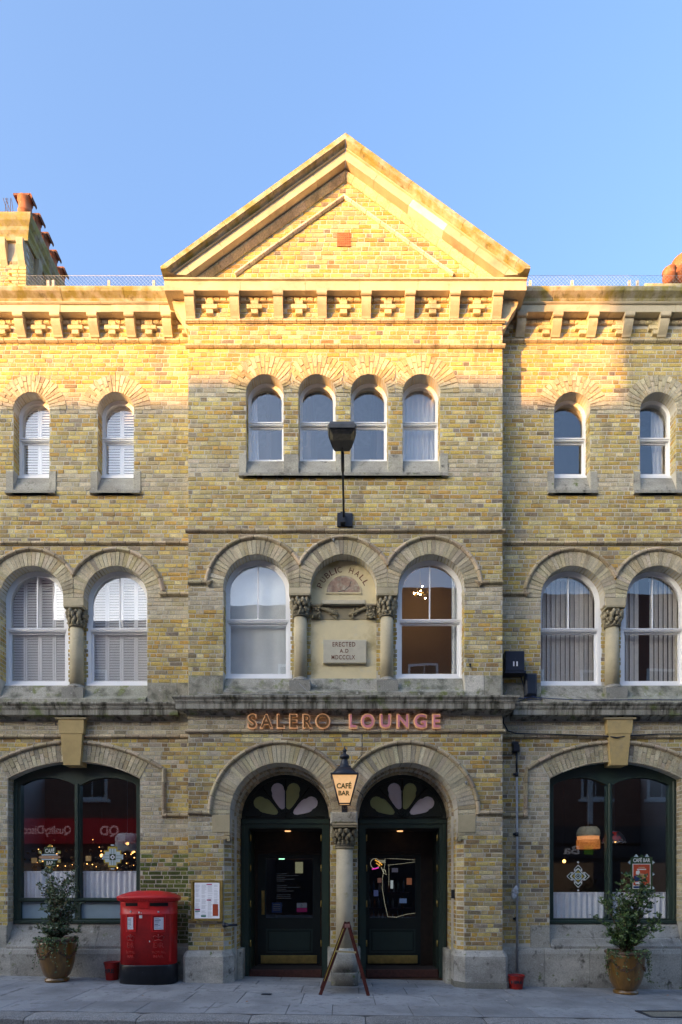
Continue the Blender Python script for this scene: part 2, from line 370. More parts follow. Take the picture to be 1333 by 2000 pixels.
# utility cover near the kerb
uc = MB(); yy0, yy1 = -2.52, -2.2
uc.zprism([(4.05,yy0),(5.3,yy0),(5.3,yy1),(4.05,yy1)], gz(4.6,yy0)-.03, gz(4.6,yy0)+.006, (.8,.75,.6))
uo = uc.build('utility_cover', M['kerb']); props(uo, 'rough stone-filled utility cover in a dark frame set in the pavement near the kerb', 'utility cover')
fr = MB()
for q in ((4.0,5.35,yy0-.05,yy0),(4.0,5.35,yy1,yy1+.05),(4.0,4.05,yy0,yy1),(5.3,5.35,yy0,yy1)):
    fr.box(q[0],q[1],q[2],q[3], gz(4.6,yy0)-.04, gz(4.6,yy0)+.012)
fr.build('frame', M['black'], uo)
dr = MB(); dx, dy = PX(520,-1.35), -1.3; dz = gz(dx,dy)
dr.box(dx-.075,dx+.075,dy-.05,dy+.05,dz-.02,dz+.005); drain = dr.build('drain_cover', M['black'])
props(drain, 'small dark drain cover in the paving in front of the left doorway', 'drain cover')
# ============================================================ palettes
def jit(c, k=.12):
    f = rnd.uniform(1-k, 1+k); return (c[0]*f, c[1]*f*rnd.uniform(.97,1.03), c[2]*f*rnd.uniform(.93,1.07))
YEL = [((.45,.325,.085),4),((.50,.39,.13),4),((.42,.265,.065),3.5),((.40,.32,.14),3),((.54,.46,.23),2),((.34,.245,.085),1.8),((.28,.18,.07),.6),((.20,.15,.08),.3),((.38,.31,.12),2.5)]
GREY = [((.43,.37,.245),5),((.48,.42,.29),3),((.36,.31,.205),3),((.39,.32,.19),1),((.27,.235,.165),.6)]
DARK = [((.33,.27,.16),3),((.38,.30,.15),3),((.26,.21,.14),1.5),((.18,.15,.11),.6),((.42,.34,.19),2)]
LOW = [((.26,.19,.085),3),((.22,.15,.07),2),((.31,.22,.08),3),((.19,.15,.085),1.0),((.28,.18,.07),1)]
GRN = [((.10,.13,.025),4),((.15,.17,.045),3),((.06,.08,.02),3),((.28,.27,.09),1)]
def pick(p): return jit(rnd.choices([c for c, w in p], [w for c, w in p])[0])
def fbm(x, z):
    return .5+.5*(math.sin(x*1.3+2.1*math.sin(z*.7))+.6*math.sin(x*3.1-z*2.3)+.4*math.sin(z*4.7+x*.5))/2
def bcol(x, z):
    if 4.20 < z < 4.5 or (9.80 < z < 10.16): return pick(GREY)
    if 8.43 < z < 8.76: return pick(GREY)
    if 6.24 < z < 6.62: return pick(GREY)
    if 2.40 < z < 2.77: return pick(GREY)
    if z < 2.3 and -3.55 < x < -2.55:
        g = max(0, min(1, (2.15-z)/.35))*(1 if x > -3.5 else .6)
        if rnd.random() < g*.93: return pick(GRN)
    for cx in (-4.69, 4.765):
        d = abs(x-cx)
        if 1.1 < d < 1.56 and 2.3 < z < 3.9: return pick(GREY)
    if x > 2.6 and z < 4 and rnd.random() < .5: return pick(DARK)
    if (7.2 < z < 7.6 and rnd.random() < .5) or rnd.random() < .10+.35*(fbm(x, z) > .85): return pick(DARK)
    if z < 4.2 and rnd.random() < .08: return pick(GREY)
    if z < 4.2 and rnd.random() < .24: return pick(LOW)
    return pick(YEL)
# ============================================================ the hall
BX0, BX1 = -2.602, 2.688
hall = empty('brick_hall', (0, 0, -.1), 'yellow brick Victorian hall with a gabled middle bay, round-arched windows and twin doorways', 'building')
wall = None
brick_single = []; BR = 300; VO = 300
def brick(mb, P, U, V, Nn, w, h, col, pr=.006, bv=.005):
    P = Vector(P); U = Vector(U); V = Vector(V); Nn = Vector(Nn)
    j = lambda: rnd.uniform(-.0028, .0028)
    q = [(0,0),(w,0),(w,h),(0,h)]; s = [(bv,bv),(w-bv,bv),(w-bv,h-bv),(bv,h-bv)]
    pr = pr+rnd.uniform(-.0025,.003); t = rnd.uniform(-.0015,.0015)
    vs = [P+U*(a+j())+V*(b+j())-Nn*.002 for a, b in q]+[P+U*(a+j())+V*(b+j())+Nn*(pr+(t if a > bv else -t)) for a, b in s]
    mb.add(vs, [(4,5,6,7)]+[(i,(i+1)%4,(i+1)%4+4,i+4) for i in range(4)], col)
CH = .0745
def openint(o, z):
    k = o[0]
    if k == 'r': return (o[1], o[2]) if o[3] < z < o[4] else None
    if k == 'a':                                        # ('a', cx, z0, zs, r_open, r_ring)  r_ring = outside of the arch ring
        _, cx, z0, zs, ro, rr = o
        if z0 < z < zs: return (cx-ro, cx+ro)
        if zs <= z < zs+rr:
            h = math.sqrt(rr*rr-(z-zs)**2); return (cx-h, cx+h)
    if k == 's':                                        # segmental: cx, z0, zs, half, R, cz, Rring
        _, cx, z0, zs, hf, RR, cz, Rr = o
        if z0 < z < zs: return (cx-hf, cx+hf)
        if zs <= z < cz+Rr:
            h = math.sqrt(Rr*Rr-(z-cz)**2)
            # ring is cut by its radial end
            h = min(h, hf+(z-zs)*.56); return (cx-h, cx+h)
    return None
def courses(mb, x0, x1, z0, z1, Y, opens, colf=bcol, lim=None, collect=None):
    i = math.ceil((z0+.5)/CH); 
    while i*CH-.5+CH*.5 < z1:
        zb = i*CH-.5; zc = zb+CH/2; i += 1
        a0, a1 = (x0, x1) if lim is None else lim(zc)
        if a1-a0 < .05: continue
        cuts = sorted([c for c in (openint(o, zc) for o in opens) if c])
        iv = []; cur = a0
        for c in cuts:
            if c[0] > cur: iv.append((cur, min(c[0], a1)))
            cur = max(cur, c[1])
        if cur < a1: iv.append((cur, a1))
        off = ((i*7919) % 5)*.033+(i % 2)*.1675
        for (s, e) in iv:
            if e-s < .04: continue
            x = math.floor((s-off)/.335)*.335+off; k = 0
            while x < e:
                w = .225 if k % 2 == 0 else .11
                if rnd.random() < .05 and k % 2 == 0:   # now and then two headers for a stretcher
                    segs = [(x, .1125), (x+.1125, .1125)]
                else: segs = [(x, w)]
                for (xx, ww) in segs:
                    a = max(xx, s); b = min(xx+ww-.010, e-(.004 if e < a1-.01 else 0))
                    if b-a > .03:
                        tgt = mb
                        cc = colf((a+b)/2, zc)
                        if collect is not None and b-a > .2 and abs(a) < 2.5 and len(brick_single) < BR and rnd.random() < .5 and .5 < zc < 9.7:
                            tgt = MB(); brick_single.append(tgt)
                        brick(tgt, (a, Y, zb+.004), (1,0,0), (0,0,1), (0,-1,0), b-a, CH-.011, cc)
                x += w; k += 1
def jamb(mb, x, fx, z0, z1, y0, y1, colf=bcol, mortar=None, y2=None, x2=None):
    """bricks up a jamb: face at x looking fx, from y0 back to y1; optional splay ending at x2"""
    i = math.ceil((z0+.5)/CH); xe = x2 if x2 is not None else x
    U = Vector((xe-x, y1-y0, 0)); Lh = U.length; U.normalize(); Nn = Vector((fx*U.y, -fx*U.x, 0))
    while (i+1)*CH-.5 < z1+.03:
        zb = i*CH-.5; i += 1
        if Lh > .18:
            sp = Lh*(.36 if i % 2 else .66)
            brick(mb, (x, y0+.004, zb+.004), U, (0,0,1), Nn, sp-.01, CH-.011, colf(x, zb+.03), .005)
            brick(mb, Vector((x, y0+.004, zb+.004))+U*sp, U, (0,0,1), Nn, Lh-sp-.006, CH-.011, colf(x, zb+.03), .005)
        else: brick(mb, (x, y0+.004, zb+.004), U, (0,0,1), Nn, Lh-.006, CH-.011, colf(x, zb+.03), .005)
vous_single = []
def vring(mb, cx, cz, r0, r1, y0, y1, a0, a1, n, colf, clip=None, split=False, single=False, gap=.006):
    for i in range(n):
        t0 = lerp(a0, a1, i/n); t1 = lerp(a0, a1, (i+1)/n); cutt = [(r0, r1)]
        if split:
            s = r0+(r1-r0)*(.36 if i % 2 else .64); cutt = [(r0, s-.004), (s+.004, r1)]
        for (ra, rb) in cutt:
            da = math.degrees(gap/2/((ra+rb)/2))
            pts = []
            b = .004
            def P(r, t):
                x = cx+r*math.cos(R(t)); z = cz+r*math.sin(R(t))
                if clip: x = max(clip[0], min(clip[1], x))
                return (x, z)
            q = [P(ra+(0 if ra == r0 else 0), t0+da), P(rb, t0+da), P(rb, t1-da), P(ra, t1-da)]
            area = abs(sum(q[k][0]*q[(k+1)%4][1]-q[(k+1)%4][0]*q[k][1] for k in range(4)))/2
            if area < .0006: continue
            c = colf(cx, cz); mx = sum(p[0] for p in q)/4; mz = sum(p[1] for p in q)/4
            qi = [(lerp(p[0], mx, .05), lerp(p[1], mz, .05)) for p in q]; pr = rnd.uniform(-.003, .004)
            tgt = mb
            if single and len(vous_single) < VO: tgt = MB(); vous_single.append(tgt)
            tgt.add([(p[0], y1, p[1]) for p in q]+[(p[0], y0+.005, p[1]) for p in q]+[(p[0], y0-pr, p[1]) for p in qi],
                   [(0,3,2,1)]+[(k,(k+1)%4,(k+1)%4+4,k+4) for k in range(4)]+[(k+4,(k+1)%4+4,(k+1)%4+8,k+8) for k in range(4)]+[(8,9,10,11)], c)
def resample(path, step):
    out = []; 
    for (a, b) in zip(path, path[1:]):
        L = math.hypot(b[0]-a[0], b[1]-a[1]); n = max(1, round(L/step))
        out += [(lerp(a[0],b[0],k/n), lerp(a[1],b[1],k/n)) for k in range(n)]
    return out+[path[-1]]
def hood(mb, path, Y, colf, wd=.075, pr=.055, seg=.23):
    """roll moulding in moulded bricks along path (x,z); lies outside (left of travel) of the path"""
    # arc lengths and joints
    P = path; Ls = [0]
    for a, b in zip(P, P[1:]): Ls.append(Ls[-1]+math.hypot(b[0]-a[0], b[1]-a[1]))
    tot = Ls[-1]; n = max(1, round(tot/seg)); stops = []
    corners = [l for l in Ls]
    for k in range(n+1):
        s = tot*k/n
        if 0 < k < n: stops += [(s-.006, 1, k-1), (s, 0, k-1), (s+.006, 1, k)]
        else: stops.append((s, 1, min(k, n-1)))
    for l in corners[1:-1]:
        if min(abs(l-st[0]) for st in stops) > .004: stops.append((l, 1, int(l/tot*n)))
    stops.sort()
    def at(s):
        for i in range(len(P)-1):
            if s <= Ls[i+1]+1e-9:
                t = (s-Ls[i])/max(1e-9, Ls[i+1]-Ls[i]); return i, (lerp(P[i][0],P[i+1][0],t), lerp(P[i][1],P[i+1][1],t)), t
        return len(P)-2, P[-1], 1
    def nrm(i):
        dx, dz = P[i+1][0]-P[i][0], P[i+1][1]-P[i][1]; L = math.hypot(dx, dz); return (-dz/L, dx/L)
    prof = [(0,-.01),(0,.5),(.12,.62),(.22,.9),(.45,1.0),(.7,.85),(.78,.55),(.9,.45),(1.0,.3),(1.0,-.01)]
    rowsv = []
    for (s, big, sg) in stops:
        i, p, t = at(s); nn = nrm(i)
        if t > .999 and i < len(P)-2: n2 = nrm(i+1)
        elif t < .001 and i > 0: n2 = nrm(i-1)
        else: n2 = nn
        d = 1+nn[0]*n2[0]+nn[1]*n2[1]; m = ((nn[0]+n2[0])/max(.3,d), (nn[1]+n2[1])/max(.3,d))
        rowsv.append([(p[0]+m[0]*wd*a, Y-pr*(b if b < 0 else b*(1 if big else .72)), p[1]+m[1]*wd*a) for a, b in prof])
    k = len(prof); cols = {}
    for i in range(len(rowsv)-1):
        sg = stops[i][2] if stops[i][1] else stops[i+1][2]
        if sg not in cols: cols[sg] = colf(0, 0)
        dark = (not stops[i][1]) or (not stops[i+1][1])
        c = tuple(v*.45 for v in cols[sg]) if dark else cols[sg]
        vs = rowsv[i]+rowsv[i+1]
        mb.add(vs, [(j, j+1, j+1+k, j+k) for j in range(k-1)], c)
    mb.add(rowsv[0], [tuple(range(k))], (1,1,1)); mb.add(rowsv[-1], [tuple(range(k-1,-1,-1))], (1,1,1))
    # close the ends with the first colour
    mb.c[-1] = mb.c[-2] = cols[0]
greyb = lambda x, z: pick(GREY)
paleb = lambda x, z: jit(rnd.choice([(.46,.37,.20),(.50,.41,.25),(.42,.32,.16),(.50,.43,.27)]), .1)
moldb = lambda x, z: jit(rnd.choice([(.42,.35,.23),(.36,.29,.18),(.46,.37,.25),(.30,.24,.16)]), .12)
moldp = lambda x, z: jit((.50,.42,.27), .12)
# ---- opening tables ------------------------------------------------
R1 = .5535; ZS1 = 6.575; ZB1 = 5.09          # first floor
R2 = .315; ZS2 = 9.845; ZB2 = 8.78           # top floor
F1_W = [(PX(62),0),(PX(226),0),(PX(1119),0),(PX(1286.5),0)]
F1_C = [PX(501,CY), PX(671.5,CY), PX(843,CY)]
T_W = [PX(61.5), PX(226.5), PX(1118), PX(1286)]
T_C = [PX(518,CY), PX(620,CY), PX(722,CY), PX(823.5,CY)]
SHX = [-4.69, 4.765]; SHH = 1.156; SHR = 2.41; SHZ = 3.426; SHC = 3.426-math.sqrt(SHR**2-SHH**2); SHB = .88
DX = [-1.037, 1.077]; DR = .86; DZ = 2.763
RD = .20                                      # depth of the window reveals
def arcloop(cx, z0, zs, r, n=28): return arched(cx, z0, zs, r, n)
def pairloop(cs, zb, zi=6.45):
    out = [(cs[-1]+R1, zb)]
    for k in range(len(cs)-1, -1, -1):
        out += arc(cs[k], ZS1, R1, 0, 180, 28)
        if k: out += [(cs[k]-R1, zi), (cs[k-1]+R1, zi)]
    return out+[(cs[0]-R1, zb)]
def segloop(cx, zb=SHB):
    a = math.degrees(math.asin(SHH/SHR)); return [(cx+SHH, zb)]+arc(cx, SHC, SHR, 90-a, 90+a, 20)+[(cx-SHH, zb)]
# ---- mortar faces ---------------------------------------------------
mo = MB()
def facewall(x0, x1, z0, z1, Y, loops, outer=None):
    ol = outer or [(x0,z0),(x1,z0),(x1,z1),(x0,z1)]
    tri = tessellate_polygon([[Vector((x, z, 0)) for x, z in l] for l in [ol]+loops])
    flat = [p for l in [ol]+loops for p in l]
    mo.add([(x,Y,z) for x,z in flat], [tuple(t) for t in tri])
def revealsheet(loop, y0, y1):
    n = len(loop)
    mo.add([(x,y0,z) for x,z in loop]+[(x,y1,z) for x,z in loop], [(i,(i+1)%n,(i+1)%n+n,i+n) for i in range(n)])
WLX, WRX = -8.0, 8.0
for side, xa, xb in ((0, WLX, BX0+.02), (1, BX1-.02, WRX)):
    lp = [pairloop([c for c, _ in F1_W[side*2:side*2+2]], 4.78)]
    lp += [arcloop(cx, 8.44, ZS2, R2, 20) for cx in T_W[side*2:side*2+2]]
    lp += [segloop(SHX[side], .50)]
    facewall(xa, xb, -.6, 11.5, 0, lp)
    for l in lp: revealsheet(l, 0, RD+.15)
lp = [pairloop(F1_C, 4.78)]+[arcloop(cx, 8.48, ZS2, R2, 20) for cx in T_C]
ldoor = arc(DX[0], DZ, DR, 0, 180, 30); rdoor = arc(DX[1], DZ, DR, 0, 180, 30)
XL, XR = DX[0]-DR, DX[1]+DR; CHW = .105
dloop = [(XR+CHW,-.5),(XR+CHW,2.34),(XR,2.44)]+rdoor[:-1]+[(DX[1]-DR,2.765),(DX[1]-DR,2.60),(DX[0]+DR,2.60)]+ldoor+[(XL,2.44),(XL-CHW,2.34),(XL-CHW,-.5)]
APX, APZ, SL = .045, 13.89, .722
tri_out = [(BX0,-.6),(BX1,-.6),(BX1,APZ-.25-SL*(BX1-APX)),(APX,APZ-.25),(BX0,APZ-.25-SL*(APX-BX0))]
facewall(0,0,0,0, CY, lp+[dloop], tri_out)
for l in lp: revealsheet(l, CY, CY+RD+.15)
mo.add([(BX0,CY,-.6),(BX0,.05,-.6),(BX0,.05,11.9),(BX0,CY,11.9)], [(0,1,2,3)])
mo.add([(BX1,CY,-.6),(BX1,.05,-.6),(BX1,.05,11.9),(BX1,CY,11.9)], [(0,1,2,3)])
# doorway: outer order reveals, chamfers, inner order
for sgn, xj in ((1, XL), (-1, XR)):
    mo.add([(xj-sgn*CHW,CY,-.6),(xj,CY+CHW*1.1,-.6),(xj,CY+CHW*1.1,2.34),(xj-sgn*CHW,CY,2.34)], [(0,1,2,3)])
    mo.add([(xj,CY,2.30),(xj,0.0,2.30),(xj,0.0,2.77),(xj,CY,2.77)], [(0,1,2,3)])
    mo.add([(xj-sgn*CHW,CY,2.34),(xj,CY+CHW*1.1,2.34),(xj,CY,2.44)], [(0,1,2)])
    mo.add([(xj,CY+CHW*1.1,-.6),(xj,0.0,-.6),(xj,0.0,2.36),(xj,CY+CHW*1.1,2.36)], [(0,1,2,3)])
    mo.add([(xj,0,-.6),(xj+sgn*.045,0,-.6),(xj+sgn*.045,0,2.763),(xj,0,2.763)], [(0,1,2,3)])
    mo.add([(xj+sgn*.045,0,-.6),(xj+sgn*.045,.36,-.6),(xj+sgn*.045,.36,2.763),(xj+sgn*.045,0,2.763)], [(0,1,2,3)])
for cx in DX:
    a = arc(cx, DZ, DR, 0, 180, 30); b = arc(cx, DZ, DR-.04, 0, 180, 30); n = 31
    mo.add([(x,CY,z) for x,z in a]+[(x,0,z) for x,z in a]+[(x,0,z) for x,z in b]+[(x,.36,z) for x,z in b],
           [(k*n+i,k*n+i+1,(k+1)*n+i+1,(k+1)*n+i) for k in range(3) for i in range(30)])
mpx0, mpx1 = DX[0]+DR-.04, DX[1]-DR+.04
mo.box(mpx0, mpx1, .004, .36, -.6, 2.762)
mo.add([(mpx0,CY,2.6),(mpx1,CY,2.6),(mpx1,.01,2.6),(mpx0,.01,2.6)], [(0,1,2,3)])
# pieces behind the arches so that nothing shines through
wall = mo.build('wall', M['mortar'], hall, recalc=False)
# ---- bricks ---------------------------------------------------------
mass = MB()
for side, xa, xb in ((0, WLX, BX0), (1, BX1+.006, WRX)):
    op = [('a', cx, ZB1, ZS1, R1, R1+.225) for cx, _ in F1_W[side*2:side*2+2]]
    op += [('a', cx, 8.40, ZS2, R2, R2+.28) for cx in T_W[side*2:side*2+2]]
    op += [('s', SHX[side], .40, SHZ, SHH, SHR, SHC, SHR+.28)]
    op += [('r', -99, 99, 4.44, 5.10), ('r', -99, 99, -1, .47), ('r', -99, 99, 11.3, 12), ('r', F1_W[side*2][0]+R1-.01, F1_W[side*2+1][0]-R1+.01, 4.4, 6.47)]
    courses(mass, xa, xb, .47, 11.35, 0, op)
    c_ = [c for c, _ in F1_W[side*2:side*2+2]]; op.append(('r', c_[0]+R1-.01, c_[1]-R1+.01, 4.4, 6.47))
    jamb(mass, c_[0]-R1, 1, ZB1, ZS1, 0, RD); jamb(mass, c_[1]+R1, -1, ZB1, ZS1, 0, RD)
    for cx in T_W[side*2:side*2+2]:
        for s in (1, -1): jamb(mass, cx+s*R2, -s, ZB2, ZS2, 0, RD)
    for s in (1, -1): jamb(mass, SHX[side]+s*SHH, -s, .9, SHZ, 0, .25, lambda x, z: pick(GREY))
op = [('a', cx, ZB1, ZS1, R1, R1+.225) for cx in F1_C]+[('a', cx, 8.44, ZS2, R2, R2+.30) for cx in T_C]
op += [('a', DX[0], -1, DZ, DR, DR+.28), ('a', DX[1], -1, DZ, DR, DR+.28), ('r', XL-CHW, XR+CHW, -1, 2.34), ('r', XL, XR, 2.3, 2.77)]
op += [('r', -99, 99, 4.46, 5.10), ('r', -99, 99, -1, .45), ('r', F1_C[0]+R1-.01, F1_C[2]-R1+.01, 4.4, 6.47)]
def gl(z):
    h = (APZ-.30-z)/SL
    return (max(BX0, APX-h), min(BX1, APX+h))
courses(mass, BX0, BX1, .45, 13.5, CY, op, lim=gl, collect=True)
jamb(mass, F1_C[0]-R1, 1, ZB1, ZS1, CY, CY+RD); jamb(mass, F1_C[2]+R1, -1, ZB1, ZS1, CY, CY+RD)
for cx in T_C:
    for s in (1, -1): jamb(mass, cx+s*R2, -s, ZB2, ZS2, CY, CY+RD)
for sgn, xj in ((1, XL), (-1, XR)):
    jamb(mass, xj-sgn*CHW, sgn, .45, 2.33, CY, CY+CHW*1.1, x2=xj)
    jamb(mass, xj, sgn, .45, 2.70, CY+CHW*1.1, 0)
    jamb(mass, xj+sgn*.045, sgn, .3, 2.763, 0, .36)
    courses(mass, min(xj, xj+sgn*.045), max(xj, xj+sgn*.045), .45, 2.763, -.001, [])
for x, fx in ((BX0, -1), (BX1, 1)): jamb(mass, x, fx, .45, 11.4, CY, -.008)
courses(mass, mpx0, mpx1, .45, 2.6, .004, [])
for x, fx in ((mpx0, -1), (mpx1, 1)): jamb(mass, x, fx, .45, 2.76, 0.004, .36)
# ---- arch rings ------------------------------------------------------
vm = MB()
def mids(cs): return [(-99 if i == 0 else (cs[i-1]+c)/2+.003, 99 if i == len(cs)-1 else (c+cs[i+1])/2-.003) for i, c in enumerate(cs)]
for cx, cl in zip(DX, mids(DX)):
    vring(vm, cx, DZ, DR, DR+.305, CY-.012, -.004, 0, 180, 44, greyb, cl, single=True)
for cx, cl in zip(F1_C, mids(F1_C)):
    vring(vm, cx, ZS1, R1, R1+.25, CY-.012, CY+RD, 0, 180, 30, greyb, cl, single=True)
for grp in (F1_W[:2], F1_W[2:]):
    cs = [c for c, _ in grp]
    for cx, cl in zip(cs, mids(cs)): vring(vm, cx, ZS1, R1, R1+.25, -.012, RD, 0, 180, 30, greyb, cl, single=True)
for cx, cl in zip(T_C, mids(T_C)):
    vring(vm, cx, ZS2, R2, R2+.325, CY-.012, CY+RD, 0, 180, 22, paleb, cl, split=True, gap=.010)
for cx in T_W: vring(vm, cx, ZS2, R2, R2+.30, -.012, RD, 0, 180, 22, greyb, None, split=True, gap=.010)
sa = math.degrees(math.asin(SHH/SHR))
for cx in SHX:
    vring(vm, cx, SHC, SHR, SHR+.30, -.012, .24, 90-sa, 90+sa, 34, greyb, None, split=True)
for cx in DX:   # inner order: thin moulded ring
    vring(vm, cx, DZ, DR-.04, DR+.03, -.006, .36, 0, 180, 36, moldb, None)
    vring(vm, cx, DZ, DR-.07, DR-.04, .20, .37, 0, 180, 36, moldb, None)
vm.build('voussoir_mass', M['brick'], wall, kind='stuff')
for q in vous_single: q.build('voussoir', M['brick'], wall)
mass.build('brick_mass', M['brick'], wall, recalc=False, kind='stuff')
for q in brick_single: q.build('brick', M['brick'], wall, recalc=False)
# ---- hood moulds and string courses ----------------------------------
hm = MB()
def archhood(cs, zs, r, Y, xl, xr, zret, colf=moldb):
    for i, cx in enumerate(cs):
        lo = -99 if i == 0 else (cs[i-1]+cx)/2; hi = 99 if i == len(cs)-1 else (cx+cs[i+1])/2
        a0 = 0 if i == len(cs)-1 else math.degrees(math.acos(min(1, (hi-cx)/(r+.02))))
        a1 = 180 if i == 0 else 180-math.degrees(math.acos(min(1, (cx-lo)/(r+.02))))
        p = arc(cx, zs, r, a0, a1, 26)
        if i == len(cs)-1: p = [(xr, zret), (cx+r, zret)]+p if xr > cx+r+.02 else p
        if i == 0: p = p+[(cx-r, zret), (xl, zret)] if xl < cx-r-.02 else p
        hood(hm, p[::-1], Y, colf)        # travel clockwise so that 'left' is outside
archhood(F1_C, ZS1, R1+.25, CY, BX0, BX1, 6.615)
archhood([F1_W[0][0], F1_W[1][0]], ZS1, R1+.25, 0, -7.9, BX0-.0, 6.60)
archhood([F1_W[2][0], F1_W[3][0]], ZS1, R1+.25, 0, BX1, 7.9, 6.60)
archhood(DX, DZ, DR+.31, CY, BX0, BX1, 2.745)
for cx, xe0, xe1 in ((SHX[0], -7.9, BX0), (SHX[1], BX1, 7.9)):
    h = 1.538; RR = 2.78; cz = 4.02-RR; a = math.degrees(math.asin(h/RR))
    top = arc(cx, cz, RR, 90+a, 90-a, 22)
    p = [(xe0, 2.745), (cx-h, 2.745)]+top+[(cx+h, 2.745), (xe1, 2.745)]
    hood(hm, p, 0, moldb)
    ed = arc(cx, SHC, SHR-.012, 90+sa, 90-sa, 22); hood(hm, ed, 0, greyb, wd=.03, pr=.02)
def string(z, Y, x0, x1, colf=moldb, wd=.07, pr=.05): hood(hm, [(x0, z-wd/2), (x1, z-wd/2)], Y, colf, wd, pr)
for z, cf, Yl in ((11.045, moldp, (CY, 0)), (10.63, moldp, (CY,)), (7.525, moldb, (CY, 0)), (4.155, moldb, (CY, 0))):
    for Y in Yl:
        if Y == 0:
            string(z, 0, WLX, BX0-.002, cf); string(z, 0, BX1+.002, WRX, cf)
        else:
            string(z, CY, BX0-.04, BX1+.04, cf)
hm.build('moulded_brick_courses', M['brick'], wall, recalc=True)
# ---- eaves frieze: crosses, header course, brackets -------------------
cr = MB(); hc = MB()
def cross(cx, zc, Y):
    q = MB(); c = lambda: jit((.52,.44,.26), .08)
    q.bbox(cx-.065, cx+.065, Y-.055, Y+.01, zc+.042, zc+.115, .006, c())
    q.bbox(cx-.13, cx+.13, Y-.06, Y+.01, zc-.036, zc+.038, .006, c())
    q.bbox(cx-.06, cx+.06, Y-.055, Y+.01, zc-.115, zc-.040, .006, c())
    q.build('brick_cross', M['brick'], wall)
def header_course(x0, x1, z, Y):
    x = x0
    while x < x1-.03:
        w = min(.112, x1-x-.004)
        hc.bbox(x, x+w-.007, Y-.045, Y+.01, z, z+.075, .012, jit((.52,.43,.27), .1)); x += .112
BRK = None
def bracket(x, Y, zt, zb, w=.17, p=.17):
    q = MB(); H = zt-zb
    prof = [(0,zt),(-p,zt),(-p,zt-.10*H),(-p+.008,zt-.22*H),(-p+.03,zt-.26*H),(-p+.03,zt-.36*H),(-p+.035,zt-.45*H),(-p+.055,zt-.60*H),(-p+.09,zt-.78*H),(-p+.125,zt-.92*H),(-.035,zb),(0,zb)]
    q.xprism([(Y+a, z) for a, z in prof], x-w/2+.008, x+w/2-.008, (1.05,1.0,.9))
    q.xprism([(Y,zt-.002),(Y-p-.008,zt-.002),(Y-p-.008,zt-.20*H),(Y-p+.006,zt-.25*H),(Y,zt-.25*H)], x-w/2, x+w/2, (1.08,1.03,.95))
    return q.build('bracket', M['stone'], wall)
ZC = 11.43
for px in (368,456,542,628,715,801,889,973): bracket(PX(px+1,-.5), CY, ZC, 11.075)
for px in (411,498.5,585,671.5,758,845,931): cross(PX(px,CY), 11.255, CY)
header_course(BX0+.1, BX1-.1, 11.375-.012, CY)
bl = [PX(33.5+72.6*i, -.17) for i in range(-1, 5)]; bl = [x for x in bl if x < BX0-.15]
for x in bl+[bl[0]-.634, bl[0]-1.268, PX(327,-.17)][:-1]: bracket(x, 0, 11.405, 11.095)
for i in range(-2, 6):
    x = PX(84+71.5*(i-1)-6, 0)
    if x < BX0+.05 and x > -7.7: cross(min(x, BX0-.10), 11.25, 0)
br_r = [PX(1021+70.2*i, -.17) for i in range(0, 8)]
for x in br_r: bracket(x, 0, 11.405, 11.095)
for i in range(0, 8): cross(PX(990+71.5*i-4+8, 0) if i else BX1+.14, 11.25, 0)
header_course(WLX, BX0-.01, 11.325, 0); header_course(BX1+.01, WRX, 11.325, 0)
hc.build('header_course', M['brick'], wall)
# ---- eaves cornices (wings) -------------------------------------------
def cornice_run(x0, x1, prof, Y, stones, name, m, lo=.92, hi=1.1):
    """a moulding along x built of separate stones"""
    par = wall; x = x0
    while x < x1-.01:
        w = stones*rnd.uniform(.8, 1.2); xe = min(x1, x+w)
        if x1-xe < .3: xe = x1
        k = rnd.uniform(lo, hi); dy = rnd.uniform(-.004,.004); q = MB()
        q.xprism([(Y-p+(dy if p > 0 else 0), z) for p, z in prof], x+.003, xe-.003, (k, k*.99, k*.95)); q.build(name, M[m], par)
        x = xe
fas = [(-.25,11.405),(.165,11.405),(.165,11.525),(-.25,11.525)]
rol = [(-.25,11.526),(.175,11.526),(.19,11.54),(.195,11.555),(.175,11.57),(-.25,11.57)]
cym = [(-.25,11.571),(.185,11.571),(.20,11.60),(.235,11.63),(.27,11.66),(.285,11.70),(.285,11.725),(.1,11.745),(-.25,11.745)]
for xa, xb in ((WLX, BX0), (BX1, WRX)):
    cornice_run(xa, xb, fas, 0, 1.0, 'cornice_stone', 'stone'); cornice_run(xa, xb, rol, 0, 1.3, 'cornice_stone', 'stone'); cornice_run(xa, xb, cym, 0, 1.1, 'cornice_stone', 'stone_moss')
